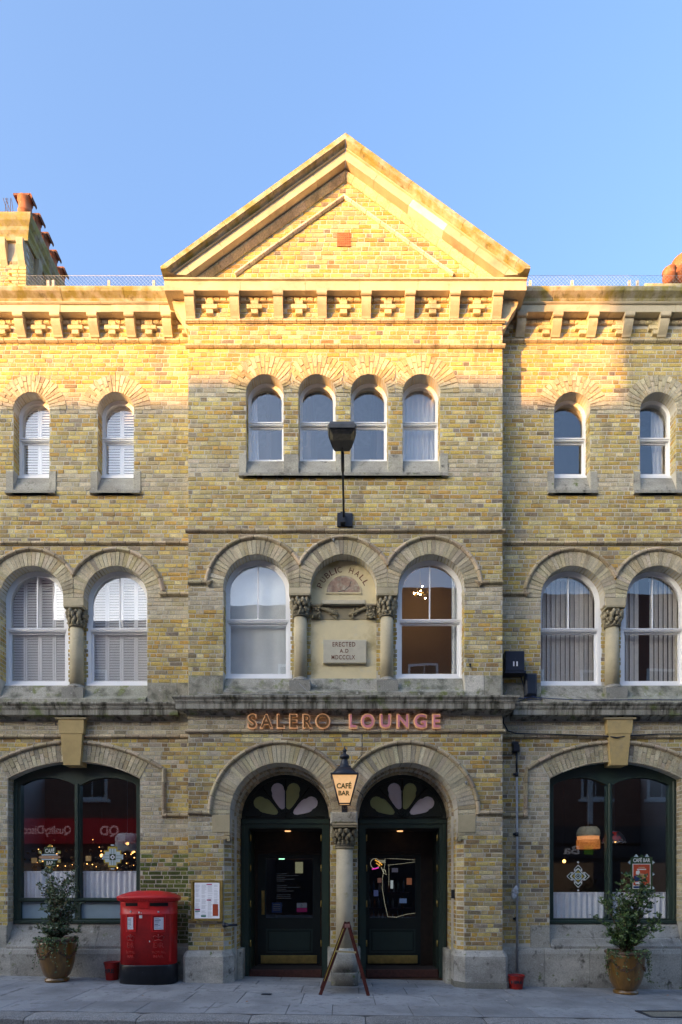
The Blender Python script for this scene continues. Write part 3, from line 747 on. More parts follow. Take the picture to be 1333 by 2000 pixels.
# ---- gable: horizontal cornice, raking cornice ------------------------
OH = .36
gb = MB()
for (x0, x1) in ((BX0-OH, -1.7),(-1.7,-.62),(-.62,.28),(.28,1.25),(1.25,BX1+OH)):
    q = MB(); k = rnd.uniform(.95,1.1)
    q.xprism([(CY+.3,ZC),(CY-.145,ZC),(CY-.15,ZC+.15),(CY-.175,ZC+.16),(CY-.175,ZC+.185),(CY+.3,ZC+.215)], x0+.002, x1-.002, (k,k*.98,k*.9))
    q.build('cornice_stone', M['stone'], wall)
for sx, xb in ((-1, BX0), (1, BX1)):       # cornice returns along the sides of the bay, with a curved side bracket below
    q = MB(); q.box(min(xb, xb+sx*OH), max(xb, xb+sx*OH), CY+.301, 1.2, ZC, ZC+.27, (1,.97,.9)); q.build('cornice_return', M['stone_moss'], wall)
    q = MB(); pts = [(xb, ZC-.001), (xb+sx*.26, ZC-.001), (xb+sx*.27, ZC-.05), (xb+sx*.24, ZC-.13), (xb+sx*.16, ZC-.24), (xb+sx*.10, ZC-.36), (xb+sx*.05, ZC-.47), (xb, ZC-.50)]
    q.prism(pts if sx < 0 else pts[::-1], CY+.01, CY+.19, (1.03,.98,.88)); q.build('side_bracket', M['stone'], wall)
prof_parts = [   # (name, material, [(n,p)...]) n measured inward from the outer slope
    ('raking_cornice_stone','stone_moss', [(0,-.25),(0,.262),(.012,.275),(.098,.285),(.105,.275),(.115,.24),(.132,.212),(.135,.20),(.135,-.25)], .95, 1.12),
    ('raking_fillet','stone', [(.136,-.2),(.136,.205),(.143,.215),(.152,.215),(.158,.19),(.158,-.2)], 9, 9),
    ('raking_fascia_stone','stone', [(.159,-.2),(.159,.188),(.278,.182),(.285,.045),(.285,-.2)], .6, .72),
    ('raking_bed_brick','brick', [(.286,-.1),(.286,.06),(.305,.078),(.33,.078),(.355,.055),(.375,.035),(.39,.02),(.39,-.1)], .23, .26)]
for sx in (-1, 1):
    d = Vector((sx*1, 0, -SL)).normalized(); inn = Vector((-d.z*0-sx*SL, 0, -1)).normalized()   # inward normal (down and inwards)
    inn = Vector((-sx*SL, 0, -1)).normalized(); top = Vector((APX, 0, APZ)); Ltot = 4.2
    for nm, mt, prof, la, lb in prof_parts:
        s = -.6; merged = MB() if nm in ('raking_bed_brick',) else None; st = 0
        while s < Ltot:
            L = rnd.uniform(la, lb)*1.0 if la < 5 else 9
            e = min(Ltot, s+L)
            bm = bmesh.new()
            g = .003
            A = [bm.verts.new(top+d*(s+g)+inn*n+Vector((0, CY-p, 0))) for n, p in prof]
            B = [bm.verts.new(top+d*(e-g)+inn*n+Vector((0, CY-p, 0))) for n, p in prof]
            m = len(prof); bm.faces.new(A); bm.faces.new(B[::-1])
            for i in range(m): bm.faces.new((A[i], B[i], B[(i+1)%m], A[(i+1)%m]))
            for co, no in ((Vector((APX+sx*.0015,0,0)), Vector((-sx,0,0))), (Vector((0,0,ZC+.216)), Vector((0,0,-1))), (Vector((BX0-OH-.02 if sx < 0 else BX1+OH+.02,0,0)), Vector((sx,0,0)))):
                geom = bm.verts[:]+bm.edges[:]+bm.faces[:]
                r = bmesh.ops.bisect_plane(bm, geom=geom, plane_co=co, plane_no=no, clear_outer=True)
                ed = [x for x in r['geom_cut'] if isinstance(x, bmesh.types.BMEdge)]
                if ed: bmesh.ops.edgeloop_fill(bm, edges=ed)
            if len(bm.faces) > 3:
                bm.verts.index_update(); k = rnd.uniform(.92, 1.12)
                if nm == 'raking_fascia_stone' and sx < 0: k *= 1.12
                col = (k, k*.97, k*.88)
                if nm == 'raking_fascia_stone' and sx > 0 and (1.0 < s < 1.6 or 2.2 < s < 2.8): col = (1.65,1.7,1.9)
                if mt == 'brick': col = jit((.54,.44,.27), .1)
                tgt = merged or MB()
                tgt.add([v.co[:] for v in bm.verts], [tuple(v.index for v in f.verts) for f in bm.faces], col)
                if not merged: tgt.build(nm, M[mt], wall)
            bm.free(); s = e
        if merged: merged.build(nm+'s', M[mt], wall)
# inner raking string on the tympanum
h2 = MB(); hood(h2, [(-1.80, 11.80), (.02, 13.10), (1.84, 11.80)], CY, lambda x, z: jit((.66,.60,.46), .05), wd=.06, pr=.055, seg=.3)
h2.build('tympanum_moulding', M['brick'], wall)
# terracotta air brick
q = MB(); vx, vz, vh = PX(672,CY), PZ(469,CY), .115
holes = [[(vx-vh+.03+.034*i+a, vz-vh+.03+.034*j+b) for a, b in ((0,0),(.014,0),(.014,.014),(0,.014))] for i in range(6) for j in range(6)]
q.plate([(vx-vh,vz-vh),(vx+vh,vz-vh),(vx+vh,vz+vh),(vx-vh,vz+vh)], holes, CY-.016, CY+.004)
q.build('air_brick', M['terra'], wall)
q = MB(); q.box(vx-vh+.01, vx+vh-.01, CY-.008, CY+.0, vz-vh+.01, vz+vh-.01); q.build('air_brick_backing', M['black'], wall)
# ---- roofs -------------------------------------------------------------
q = MB(); rz = APZ-.12
q.prism([(APX, rz), (BX1+OH-.1, rz-SL*(BX1+OH-.1-APX)), (BX1+OH-.1, rz-SL*(BX1+OH-.1-APX)-.2), (APX, rz-.3), (BX0-OH+.1, rz-SL*(APX-BX0+OH-.1)-.2), (BX0-OH+.1, rz-SL*(APX-BX0+OH-.1))][::-1], CY+.25, 5.5)
q.build('roof', M['slate'], hall)
q = MB(); q.box(WLX, BX0-.3, .2, 5.5, 11.5, 11.65); q.box(BX1+.3, WRX, .2, 5.5, 11.5, 11.65); q.build('flat_roof', M['lead'], hall)
# ---- entablature above the ground floor ---------------------------------
ent = [(-.1,4.44),(.035,4.44),(.04,4.455),(.07,4.46),(.075,4.475),(.155,4.482),(.155,4.485)]
fasc = [(-.1,4.486),(.165,4.486),(.168,4.575),(-.1,4.575)]
crow = [(-.1,4.576),(.175,4.576),(.18,4.59),(.19,4.60),(.195,4.625),(.215,4.65),(.225,4.665),(.225,4.69),(.05,4.72),(-.1,4.72)]
low = [(-.1,4.425),(.03,4.425),(.035,4.44),(.06,4.45),(.07,4.47),(.15,4.4855),(-.1,4.4855)]
for nm, pf, mt in (('cornice_bed', low, 'stone_dark'), ('cornice_fascia', fasc, 'stone_dark'), ('cornice_crown', crow, 'stone_dark')):
    q = MB(); q.plansweep([(BX0, .02), (BX0, CY), (BX1, CY), (BX1, .02)], pf, (1,1,1)); q.build(nm, M[mt], wall)
    for xa, xb in ((WLX, BX0-.23), (BX1+.23, WRX)):
        x = xa
        while x < xb-.01:
            xe = min(xb, x+rnd.uniform(1.5,2.1)); xe = xb if xb-xe < .5 else xe; k = rnd.uniform(.9,1.12)
            q = MB(); q.xprism([(-p, z) for p, z in pf], x+.002, xe-.002, (k,k,k)); q.build(nm+'_stone', M[mt], wall); x = xe
# sloping stone under the first-floor windows
def slope_sill(x0, x1, Y, ztop=5.085, col=(1,1,1), back=.2):
    q = MB(); q.xprism([(Y+back, 4.7), (Y-.075, 4.7), (Y-.075, 4.79), (Y-.02, 4.83), (Y+.02, 4.87), (Y+.10, ztop-.03), (Y+.12, ztop), (Y+back, ztop)], x0, x1, col)
    return q.build('sloping_sill', M['sill'], wall)
def blocks(x0, x1, Y, z0=4.7, z1=5.09, nm='stone_block', m='sill', w=.5, p=.015, col=None):
    x = x0
    while x < x1-.02:
        xe = min(x1, x+w*rnd.uniform(.8,1.2)); xe = x1 if x1-xe < .18 else xe; k = rnd.uniform(.85,1.15)
        q = MB(); q.bbox(x+.002, xe-.002, Y-p, Y+.01, z0, z1, .006, col or (k,k,k*.97)); q.build(nm, M[m], wall); x = xe
XA, XB = F1_C[0]-R1, F1_C[2]+R1
slope_sill(XA+.01, F1_C[0]+R1-.05, CY); slope_sill(F1_C[0]+R1-.05+.002, F1_C[2]-R1+.05, CY, 5.085, (.95,.95,.95)); slope_sill(F1_C[2]-R1+.052, XB-.01, CY, 5.085, (.9,.92,.9))
blocks(BX0+.01, XA, CY); blocks(XB, XB+.33, CY, p=.02, col=(1.75,1.75,1.8)); blocks(XB+.33, BX1-.01, CY)
for a, b in ((F1_W[0][0]-R1, F1_W[1][0]+R1), (F1_W[2][0]-R1, F1_W[3][0]+R1)):
    m_ = (a+b)/2; slope_sill(a+.01, m_, 0); slope_sill(m_+.002, b-.01, 0, 5.085, (.92,.95,.9))
    if a < 0: blocks(b, BX0-.01, 0); blocks(WLX, a, 0)
    else: blocks(BX1+.01, a, 0, col=(1.1,1.1,1.1)); blocks(b, WRX, 0)
# small patched bricks above the left stone of the bay
# ---- top floor sills -----------------------------------------------------
def sill(x0, x1, Y, z=8.40, cs=(), r=R2):
    q = MB(); q.xprism([(Y+.2, z), (Y-.06, z), (Y-.065, z+.035), (Y-.02, z+.05), (Y-.006, z+.055), (Y+.02, z+.16), (Y+.12, z+.37), (Y+.2, z+.38)], x0+.12, x1-.12, (.92,.92,.88))
    q.box(x0, x1, Y-.06, Y+.0, z, z+.05, (.8,.8,.78)); q.build('sill', M['stone_base'], wall)
    ed = sorted([x0]+[c-r for c in cs]+[c+r for c in cs]+[x1])
    for a, b in zip(ed[::2], ed[1::2]):
        q = MB(); zt = z+.42 if (a == x0 or b == x1) else z+.40
        q.xprism([(Y+.2, z+.05), (Y-.02, z+.05), (Y-.02, zt-.03), (Y-.0, zt), (Y+.2, zt)], a+.001, b-.001, (1.12,1.1,1.0)); q.build('sill_block', M['stone_base'], wall)
sill(T_C[0]-R2-.12, T_C[3]+R2+.13, CY, 8.42, T_C)
for cx in T_W: sill(cx-R2-.12, cx+R2+.12, 0, 8.37, [cx])
# ---- shop-window sills, plinth --------------------------------------------
for cx, xa, xb in ((SHX[0], WLX, BX0), (SHX[1], BX1, WRX)):
    x = cx-SHH+.003
    while x < cx+SHH-.02:
        xe = min(cx+SHH-.003, x+rnd.uniform(.7,.95)); k = rnd.uniform(.85,1.1)
        if cx+SHH-xe < .3: xe = cx+SHH-.003
        q = MB(); q.xprism([(.26,.40),(-.06,.40),(-.06,.50),(.0,.58),(.13,.80),(.15,.875),(.26,.885)] if cx < 0 else [(.26,.40),(-.06,.40),(-.06,.50),(-.03,.53),(-.01,.56),(.02,.62),(.05,.63),(.12,.83),(.15,.875),(.26,.885)], x+.003, xe-.003, (k,k,k)); q.build('sill_stone', M['stone_base'], wall); x = xe
    for a, b in ((cx-SHH-.34, cx-SHH), (cx+SHH, cx+SHH+.34)):
        k = 1.1; q = MB(); q.bbox(a, b-.002, -.03, .01, .47, .86, .008, (k,k,k*.95)); q.build('stone_block', M['stone_base'], wall)
    x = xa
    while x < xb-.02:
        xe = min(xb, x+rnd.uniform(.55,.95)); xe = xb if xb-xe < .25 else xe; k = rnd.uniform(.88,1.15)
        z0 = gz((x+xe)/2, 0)-.15; zt = .47
        q = MB(); q.xprism([(.01,z0),(-.10,z0),(-.10,zt-.10),(-.075,zt-.03),(-.05,zt),(.01,zt+.012)], x+.003, xe-.003, (k,k,k*.98)); q.build('plinth_stone', M['stone_base'], wall); x = xe
# pier bases of the middle bay
def pierbase(pts, c, z0, z1, nm='pier_base', col=(1.1,1.1,1.08), ins=.06, m='stone_base', hb=.09):
    q = MB(); cx, cy = c; n = len(pts)
    def off(k): return [(x+(cx-x)/max(.01, math.hypot(cx-x, cy-y))*k, y+(cy-y)/max(.01, math.hypot(cx-x, cy-y))*k) for x, y in pts]
    q.zprism(pts, z0, z1-hb, col); t = off(ins)
    q.zprism([(x, y) for x, y in pts], z1-hb+.001, z1, col, top=t)
    return q.build(nm, M[m], wall)
bz = .455
pl = [(BX0-.08,.02),(BX0-.08,CY-.03),(BX0-.03,CY-.08),(XL-CHW-.0,CY-.08),(XL+.05,CY+.08),(XL+.05,.02)]
pierbase(pl, (BX0+.3, 0), .02-.1, bz, col=(1.35,1.35,1.33)); pierbase([(x*1.0+(0 if x > -2 else -.01), y-(.012 if y < 0 else 0)) for x, y in pl], (BX0+.3,0), -.3, -.082, col=(.6,.6,.55), ins=.01, hb=.01)
pr_ = [(BX1+.08,.02),(BX1+.08,CY-.03),(BX1+.03,CY-.08),(XR+CHW,CY-.08),(XR-.05,CY+.08),(XR-.05,.02)]
pierbase(pr_[::-1], (BX1-.3, 0), -.06, bz, col=(1.2,1.2,1.2)); pierbase([(x+(.015 if x > 2.4 else 0), y-(.02 if y < 0 else 0)) for x, y in pr_][::-1], (BX1-.3,0), -.45, -.062, col=(.5,.5,.45), ins=.01, hb=.01)
for sg, xj in ((1, XL+.05), (-1, XR-.05)):
    a = [(xj, .34),(xj, .0),(xj+sg*.03,-.0+.0),(xj+sg*.085,.06),(xj+sg*.085,.34)]
    q = MB(); q.zprism(a if sg < 0 else a[::-1], -.3, .44, (1.1,1.1,1.05)); q.build('pier_base', M['stone_base'], wall)
for a, b, y0, z0, z1, c in ((mpx0-.05, mpx1+.05, -.04, -.3, .46, (1.1,1.1,1.05)),):
    q = MB(); q.bbox(a, b, y0, .34, z0, z1, .05, c); q.build('pier_base', M['stone_base'], wall)
# impost stones beside the doors
for sg, xj in ((-1, XL), (1, XR)):
    q = MB(); a, b = sorted((xj+sg*.002, xj+sg*.30)); q.bbox(a, b, CY-.014, CY+.01, 2.45, 2.745, .006, (.95,.9,.75))
    q.build('impost_stone', M['stone'], wall)
    for k, (dz, w) in enumerate(((2.40,.11),(2.345,.08),(2.30,.05))):
        a, b = sorted((xj, xj+sg*w)); q = MB(); q.bbox(a, b, CY-.012, CY+.06, dz, dz+.045, .006, (.85,.8,.65)); q.build('stop_stone', M['stone'], wall)
# abutment stones on the columns
q = MB(); q.bbox(mpx0-.03+.04, mpx1+.03-.04, CY-.035, .0, 2.60, 2.80, .03, (1.2,1.2,1.1)); q.build('springer_stone', M['stone_base'], wall)
def leafcap(q, cx, cy, z0, z1, r0, r1, seed, col, dark):
    rr = random.Random(seed); H = z1-z0
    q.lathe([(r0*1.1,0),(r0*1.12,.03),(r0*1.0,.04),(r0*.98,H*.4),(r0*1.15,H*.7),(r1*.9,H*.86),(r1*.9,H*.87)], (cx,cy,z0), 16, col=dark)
    for tier, (zz, ro, sz, n) in enumerate(((.22,1.05,.030,11),(.42,1.15,.036,11),(.62,1.3,.040,12),(.80,1.5,.038,12))):
        for k in range(n):
            a = 2*math.pi*(k+.5*(tier%2))/n+rr.uniform(-.12,.12)
            R_ = min(r0*ro, r1*.98)
            x, y, z = cx+R_*math.cos(a), cy+R_*math.sin(a), z0+H*zz+rr.uniform(-.01,.01)
            sc = (1, 1, rr.uniform(1.1,1.9))
            q.ball((x, y, z), sz*rr.uniform(.7,1.1), 6, 4, sc, col)
            if rr.random() < .8: q.ball((x+rr.uniform(-.03,.03), y-.012, z+rr.uniform(-.03,.035)), sz*.5, 5, 3, (1,1,1), col)
    # abacus
def column(cx, cy, z0, z1, r, zcap, sq, seed, base=.08, col=(.95,.93,.85), plinthz=None, m='stone'):
    q = MB(); H = z1-z0
    q.lathe([(r*1.0,0),(r*.985,H*.5),(r*.95,H)], (cx,cy,z0), 28, col=col)
    c = q.build('column', M[m], hall)
    b = MB(); b.lathe([(r*1.45,0),(r*1.5,base*.3),(r*1.38,base*.5),(r*1.2,base*.6),(r*1.25,base*.8),(r*1.05,base),(r*.9,base+.005)], (cx,cy,z0-base), 24, col=(.8,.8,.78))
    if plinthz is not None: b.box(cx-r*1.55, cx+r*1.55, cy-r*1.55, cy+r*1.5, plinthz, z0-base-.001, (.75,.75,.72))
    b.build('column_base', M['stone_base'], c)
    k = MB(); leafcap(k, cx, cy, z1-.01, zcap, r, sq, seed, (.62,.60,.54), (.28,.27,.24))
    k.bbox(cx-sq, cx+sq, cy-sq, cy+sq, zcap-.005, zcap+.03, .01, (.8,.78,.7)); k.build('capital', M['stone'], c)
    return c
C1 = [(F1_C[0]+F1_C[1])/2, (F1_C[1]+F1_C[2])/2]
for i, cx in enumerate(C1):
    column(cx, CY+.13, 5.08, 6.12, .115, 6.43, .165, 11+i, plinthz=4.8)
    q = MB(); q.bbox(cx-.185, cx+.185, CY-.018, CY+.2, 6.462, 6.575, .01, (1.0,.97,.88)); q.build('springer_stone', M['stone'], wall)
    a, b = F1_C[i]+R1, F1_C[i+1]-R1
CW = [(F1_W[0][0]+F1_W[1][0])/2, (F1_W[2][0]+F1_W[3][0])/2]
for i, cx in enumerate(CW):
    column(cx, .13, 5.08, 6.10, .12, 6.40, .165, 31+i, plinthz=4.8)
    q = MB(); q.bbox(cx-.18, cx+.18, -.018, .2, 6.432, 6.575, .01, (1.0,.97,.88)); q.build('springer_stone', M['stone'], wall)
dc = MB(); mcx = .03; mcy = -.20
c = MB(); c.lathe([(.150,0),(.148,.8),(.140,1.73)], (mcx,mcy,.49), 32, col=(1.05,1.03,.98)); dcol = c.build('column', M['stone'], hall)
b = MB(); b.lathe([(.19,0),(.195,.02),(.19,.045),(.165,.05),(.165,.07),(.15,.085),(.14,.09)], (mcx,mcy,.41), 28, col=(1.1,1.1,1.05)); b.build('column_base', M['stone_base'], dcol)
b = MB(); b.lathe([(.215,0),(.215,.20),(.20,.23),(.20,.30),(.17,.33)], (mcx,mcy-.02,.10), 24, a=1, b=1, e=6, col=(.8,.8,.78)); b.lathe([(.235,0),(.235,.30),(.215,.34)], (mcx,mcy-.02,-.24), 24, e=7, col=(.36,.36,.34)); b.build('pedestal', M['stone_base'], dcol)
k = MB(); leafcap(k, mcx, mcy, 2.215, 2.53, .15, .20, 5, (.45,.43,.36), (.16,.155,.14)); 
for a in range(14):
    t = 2*math.pi*a/14; k.tube([(mcx+.15*math.cos(t), mcy+.15*math.sin(t), 2.24), (mcx+.165*math.cos(t), mcy+.165*math.sin(t), 2.38), (mcx+.19*math.cos(t+.2), mcy+.19*math.sin(t+.2), 2.50)], .012, 5, (.5,.48,.4))
k.bbox(mcx-.205, mcx+.205, mcy-.2, mcy+.2, 2.53, 2.565, .008, (.6,.57,.48)); k.bbox(mcx-.215, mcx+.215, mcy-.21, mcy+.2, 2.566, 2.598, .008, (.85,.82,.72)); k.lathe([(.15,0),(.165,.01),(.165,.03),(.15,.04)], (mcx,mcy,2.18), 24, col=(.55,.52,.45))
k.build('capital', M['stone'], dcol)
# jamb bricks behind the first-floor columns
for cx, Y in [(c_, CY) for c_ in C1]+[(c_, 0) for c_ in CW]:
    jb = MB(); jb.box(cx-.185, cx+.185, Y+.175, Y+.34, 5.0, 6.47, (.3,.28,.22)); jb.build('pier_core', M['mortar'], wall)
    jb = MB(); courses(jb, cx-.18, cx+.18, 5.09, 6.46, Y+.174, [])
    for s in (1,-1): jamb(jb, cx+s*.186, s, 5.09, 6.46, Y+.18, Y+.33)
    props(jb.build('pier_bricks', M['brick'], wall, recalc=False), kind='stuff')
# keystones
for cx in SHX:
    kx_ = cx+(.0 if cx < 0 else .02)
    q = MB(); w0, w1 = .145, .205; y0 = -.085
    def tp(z): return lerp(w0, w1, (z-3.64)/(4.42-3.64))
    q.add([(kx_-tp(3.64),y0,3.64),(kx_+tp(3.64),y0,3.64),(kx_+tp(4.175),y0-.015,4.175),(kx_-tp(4.175),y0-.015,4.175),(kx_-tp(3.64),.22,3.64),(kx_+tp(3.64),.22,3.64),(kx_+tp(4.175),.02,4.175),(kx_-tp(4.175),.02,4.175)],
          [(0,1,2,3),(0,4,5,1),(1,5,6,2),(3,2,6,7),(0,3,7,4)], (.95,.78,.45)); 
    q.add([(kx_-.205,y0-.02,4.18),(kx_+.205,y0-.02,4.18),(kx_+.225,y0-.03,4.425),(kx_-.225,y0-.03,4.425),(kx_-.205,.02,4.18),(kx_+.205,.02,4.18),(kx_+.225,.02,4.425),(kx_-.225,.02,4.425)],
          [(0,1,2,3),(0,4,5,1),(1,5,6,2),(3,2,6,7),(0,3,7,4)], (.98,.82,.5))
    q.box(kx_-.27, kx_+.27, -.13, .0, 4.426, 4.455, (.75,.7,.55)); q.build('keystone', M['stone'], wall)
# niche with inscription
ncx = F1_C[1]; nY = CY+.17
q = MB(); q.prism(arched(ncx, 5.02, ZS1, R1+.01)[::-1], nY, nY+.1); niche = q.build('niche_panel', M['plaster'], hall)
q = MB(); tr = .29; tz = PZ(1158, nY)
o = arc(ncx, tz, tr+.012, 0, 180, 20); i_ = arc(ncx, tz, tr, 0, 180, 20); q.band(o, i_, nY-.012, nY+.001); q.box(ncx-tr-.012, ncx+tr+.012, nY-.02, nY+.001, tz-.022, tz-.002)
q.build('tympanum_edge', M['plaster'], niche)
q = MB(); q.prism(arc(ncx, tz, tr, 0, 180, 20), nY-.006, nY+.001); q.build('tympanum_relief', mat('worn_red_stone', (.40,.27,.20), .9, .35, 14, col2=(.46,.42,.32), th=(.45,.6), scale2=9, bump=.8, bscale=25, dist=.01), niche)
q = MB(); q.tube([(ncx-.10,nY-.008,tz+.01),(ncx+.02,nY-.008,tz+.04),(ncx+.10,nY-.008,tz+.11),(ncx+.13,nY-.008,tz+.2)], .004, 5); q.build('crack', M['black'], niche)
q = MB(); q.box(ncx-tr, ncx+tr, nY-.004, nY+.001, tz-.14, tz-.025); q.build('name_slab', M['plaster'], niche)
q = MB(); lz = PZ(1180, nY); q.xprism([(nY,lz+.07),(nY-.02,lz+.06),(nY-.03,lz+.02),(nY-.085,lz),(nY-.085,lz-.035),(nY,lz-.035)], ncx-.37, ncx+.37); q.build('ledge', M['stone'], niche)
q = MB(); z1_ = PZ(1184, nY); z0_ = PZ(1210, nY); q.box(ncx-R1, ncx+R1, nY-.01, nY+.001, z0_, z1_, (.5,.48,.42)); q.build('frieze_panel', M['stone'], niche)
rr = random.Random(3)
for s in (-1, 1):
    q = MB(); q.bbox(*(sorted((ncx+s*(R1-.005), ncx+s*(R1-.19)))), nY-.075, nY, z1_-.03, z1_+.01, .01, (.55,.52,.45))
    q.bbox(*(sorted((ncx+s*(R1-.005), ncx+s*(R1-.16)))), nY-.05, nY, z0_, z1_-.029, .02, (.3,.29,.25))
    for k in range(46):
        u = rr.random(); x = ncx+s*(R1-.02-.42*u); z = lerp(z0_, z1_, rr.random()) if u < .35 else lerp(z1_-.02, z0_, (u-.35)/.65*rr.uniform(.2,1.1))
        q.ball((x, nY-.03-.03*(u < .35), z), rr.uniform(.012,.022), 6, 4, (1,1,1), (.62,.6,.52))
    for k in range(6): q.tube([(ncx+s*(R1-.02-.025*k), nY-.055, z0_+.005), (ncx+s*(R1-.02-.025*k), nY-.06, z0_+.07)], .006, 5, (.5,.48,.4))
    q.tube([(ncx+s*(R1-.03), nY-.03, z1_-.03), (ncx+s*(R1-.2), nY-.03, z1_-.06), (ncx+s*(R1-.34), nY-.025, z0_+.11), (ncx+s*(R1-.46), nY-.02, z0_+.06)], .028, 6, (.5,.48,.4))
    q.build('carved_corbel', M['stone'], niche)
px0, px1, pz0, pz1 = PX(631.5,nY-.06), PX(716,nY-.06), PZ(1295,nY-.06), PZ(1249.5,nY-.06)
q = MB(); q.bbox(px0, px1, nY-.06, nY, pz0, pz1, .006); plq = q.build('inscription_slab', mat('slab_stone', (.56,.52,.40), .8, .1, 6), hall)
def ptext(s, ax0, ax1, ay0, ay1, Y, m, par, ext=.003, **k): return text('lettering', s, (PX(ax0,Y), PX(ax1,Y), PZ(ay1,Y), PZ(ay0,Y)), Y, ext, m, par, **k)
ptext('ERECTED', 650, 694.5, 1254, 1263, nY-.063, M['engr'], plq, bold=.006, spacing=1.15)
ptext('A.D', 664, 681, 1267.5, 1275, nY-.063, M['engr'], plq, bold=.02, spacing=1.25)
ptext('MDCCCLX', 648, 694, 1279.5, 1288, nY-.063, M['engr'], plq, bold=.006, spacing=1.15)
def serifs(ax0, ax1, ay0, ay1, n, sk=()):
    q = MB(); Y = nY-.064
    for i in range(n):
        if i in sk: continue
        a = lerp(ax0, ax1, i/n); b = a+(ax1-ax0)/n*.42
        for y in (ay0, ay1): q.box(PX(a-.5,Y), PX(b,Y), Y, Y+.002, PZ(y+.5,Y), PZ(y-.5,Y))
    q.build('serif', M['engr'], plq)
L_ = 'PUBLIC HALL'; tp_ = {0:0}
angs = [158,144,130,117.5,108,99,None,72,57,42.5,29]
for ch, a in zip(L_, angs):
    if a is None: continue
    r_ = .435; x = ncx+r_*math.cos(R(a)); z = ZS1-.04+r_*math.sin(R(a)); w = .012 if ch == 'I' else .036
    text('lettering', ch, (x-w, x+w, z-.048, z+.048), nY-.004, .003, M['engr'], niche, bold=.0, rot=R(90-a))
# ============================================================ windows
def sash_window(cx, z0, zs, r, Y, meet, bar, label, shutters=0, fr=.038, glass='glass', st=.040):
    """box frame, two sashes and their panes; Y = front of the box frame"""
    q = MB(); e = .012; R0 = r+.03
    def loop(rr, zb): return arched(cx, zb, zs, rr, 26)
    q.band(loop(R0, z0-.02), loop(r-fr*.55, z0-.02), Y, Y+.12); q.band(loop(r-fr*.5, z0), loop(r-fr, z0), Y+.006, Y+.12)
    q.box(cx-r-.02, cx+r+.02, Y-.02, Y+.12, z0-.02, z0+.035, )
    q.box(cx-r, cx+r, Y-.035, Y+.0, z0-.02, z0+.004)
    w = q.build('window', M['white'], hall, label=label)
    ri = r-fr
    u = MB(); u.band(arched(cx, meet, zs, ri, 26), arched(cx, meet, zs, ri-st, 26), Y+.012, Y+.045); u.box(cx-ri+.001, cx+ri-.001, Y+.008, Y+.045, meet-.02, meet+.022)
    u.box(cx-ri-.01, cx+ri+.01, Y-.004, Y+.008, meet+.005, meet+.028)
    u.build('sash', M['white'], w)
    l = MB(); l.band([(cx+ri,z0+.035),(cx+ri,meet-.021),(cx-ri,meet-.021),(cx-ri,z0+.035)], [(cx+ri-st,z0+.11),(cx+ri-st,meet-.055),(cx-ri+st,meet-.055),(cx-ri+st,z0+.11)], Y+.050, Y+.085, True)
    l.build('sash', M['white'], w)
    g = MB(); g.prism(arched(cx, meet+.02, zs, ri-st+.003, 26), Y+.022, Y+.025); g.build('pane', M[glass], w)
    g = MB(); g.box(cx-ri+st-.003, cx+ri-st+.003, Y+.060, Y+.063, z0+.108, meet-.053); g.build('pane', M[glass], w)
    if bar:
        b = MB(); b.box(cx-.011, cx+.011, Y+.014, Y+.042, meet+.021, zs+ri-st+.002); b.build('glazing_bar', M['white'], w)
    if shutters:
        leaves = shutters; wd = 2*(ri-.0)/leaves; ys = Y+.100
        for (za, zb, top) in ((z0+.06, meet-.02, False), (meet+.01, zs+ri, True)):
            for k in range(leaves):
                xa = cx-ri+k*wd+.003; xb = xa+wd-.006; s = MB()
                def topz(x): return zs+math.sqrt(max(.0004, ri*ri-(x-cx)**2))-.01 if top else zb
                if top:
                    n = 8; xsn = [lerp(xa, xb, i/n) for i in range(n+1)]
                    ou = [(xa, za)]+[(x, topz(x)) for x in xsn]+[(xb, za)]
                    inn = [(xa+.03, za+.05)]+[(lerp(xa+.03, xb-.03, i/n), topz(lerp(xa+.03, xb-.03, i/n))-.045) for i in range(n+1)]+[(xb-.03, za+.05)]
                    s.band(ou, inn, ys, ys+.025, True)
                else: s.band([(xa,za),(xa,zb),(xb,zb),(xb,za)], [(xa+.03,za+.06),(xa+.03,zb-.06),(xb-.03,zb-.06),(xb-.03,za+.06)], ys, ys+.025, True)
                z = za+.055
                while z < (zs+ri if top else zb)-.05:
                    a, b = xa+.028, xb-.028
                    if top:
                        hh = ri*ri-(z+.06-zs)**2 if z+.06 > zs else ri*ri
                        if hh <= .001: break
                        lim = math.sqrt(hh)-.03; a = max(a, cx-lim); b = min(b, cx+lim)
                    if b-a > .02: s.xprism([(ys-.006, z-.002), (ys+.018, z+.046), (ys+.022, z+.050), (ys+.000, z+.002)], a, b)
                    z += .048
                s.build('shutter', M['white'], w)
    return w
lab1 = ['far left first-floor window with white louvred shutters', 'shuttered first-floor window right of the left column', 'first-floor window with half-drawn vertical blinds beside the bay', 'far right first-floor window with parted vertical blinds']
for i, (cx, _) in enumerate(F1_W): sash_window(cx, ZB1, ZS1, R1, .17, 6.09, True, lab1[i], shutters=4 if i < 2 else 0)
for i in (0, 2): sash_window(F1_C[i], ZB1, ZS1, R1, CY+.17, 6.09, True, ['first-floor window with a plain drawn blind', '', 'first-floor window showing a warm lit chandelier'][i], glass='glass')
for i, cx in enumerate(T_W): sash_window(cx, ZB2, ZS2, R2, .17, 9.47, False, None, shutters=2 if i < 2 else 0, fr=.024, st=.030)
for i, cx in enumerate(T_C): sash_window(cx, ZB2, ZS2, R2, CY+.17, 9.47, False, None, fr=.024, st=.030)
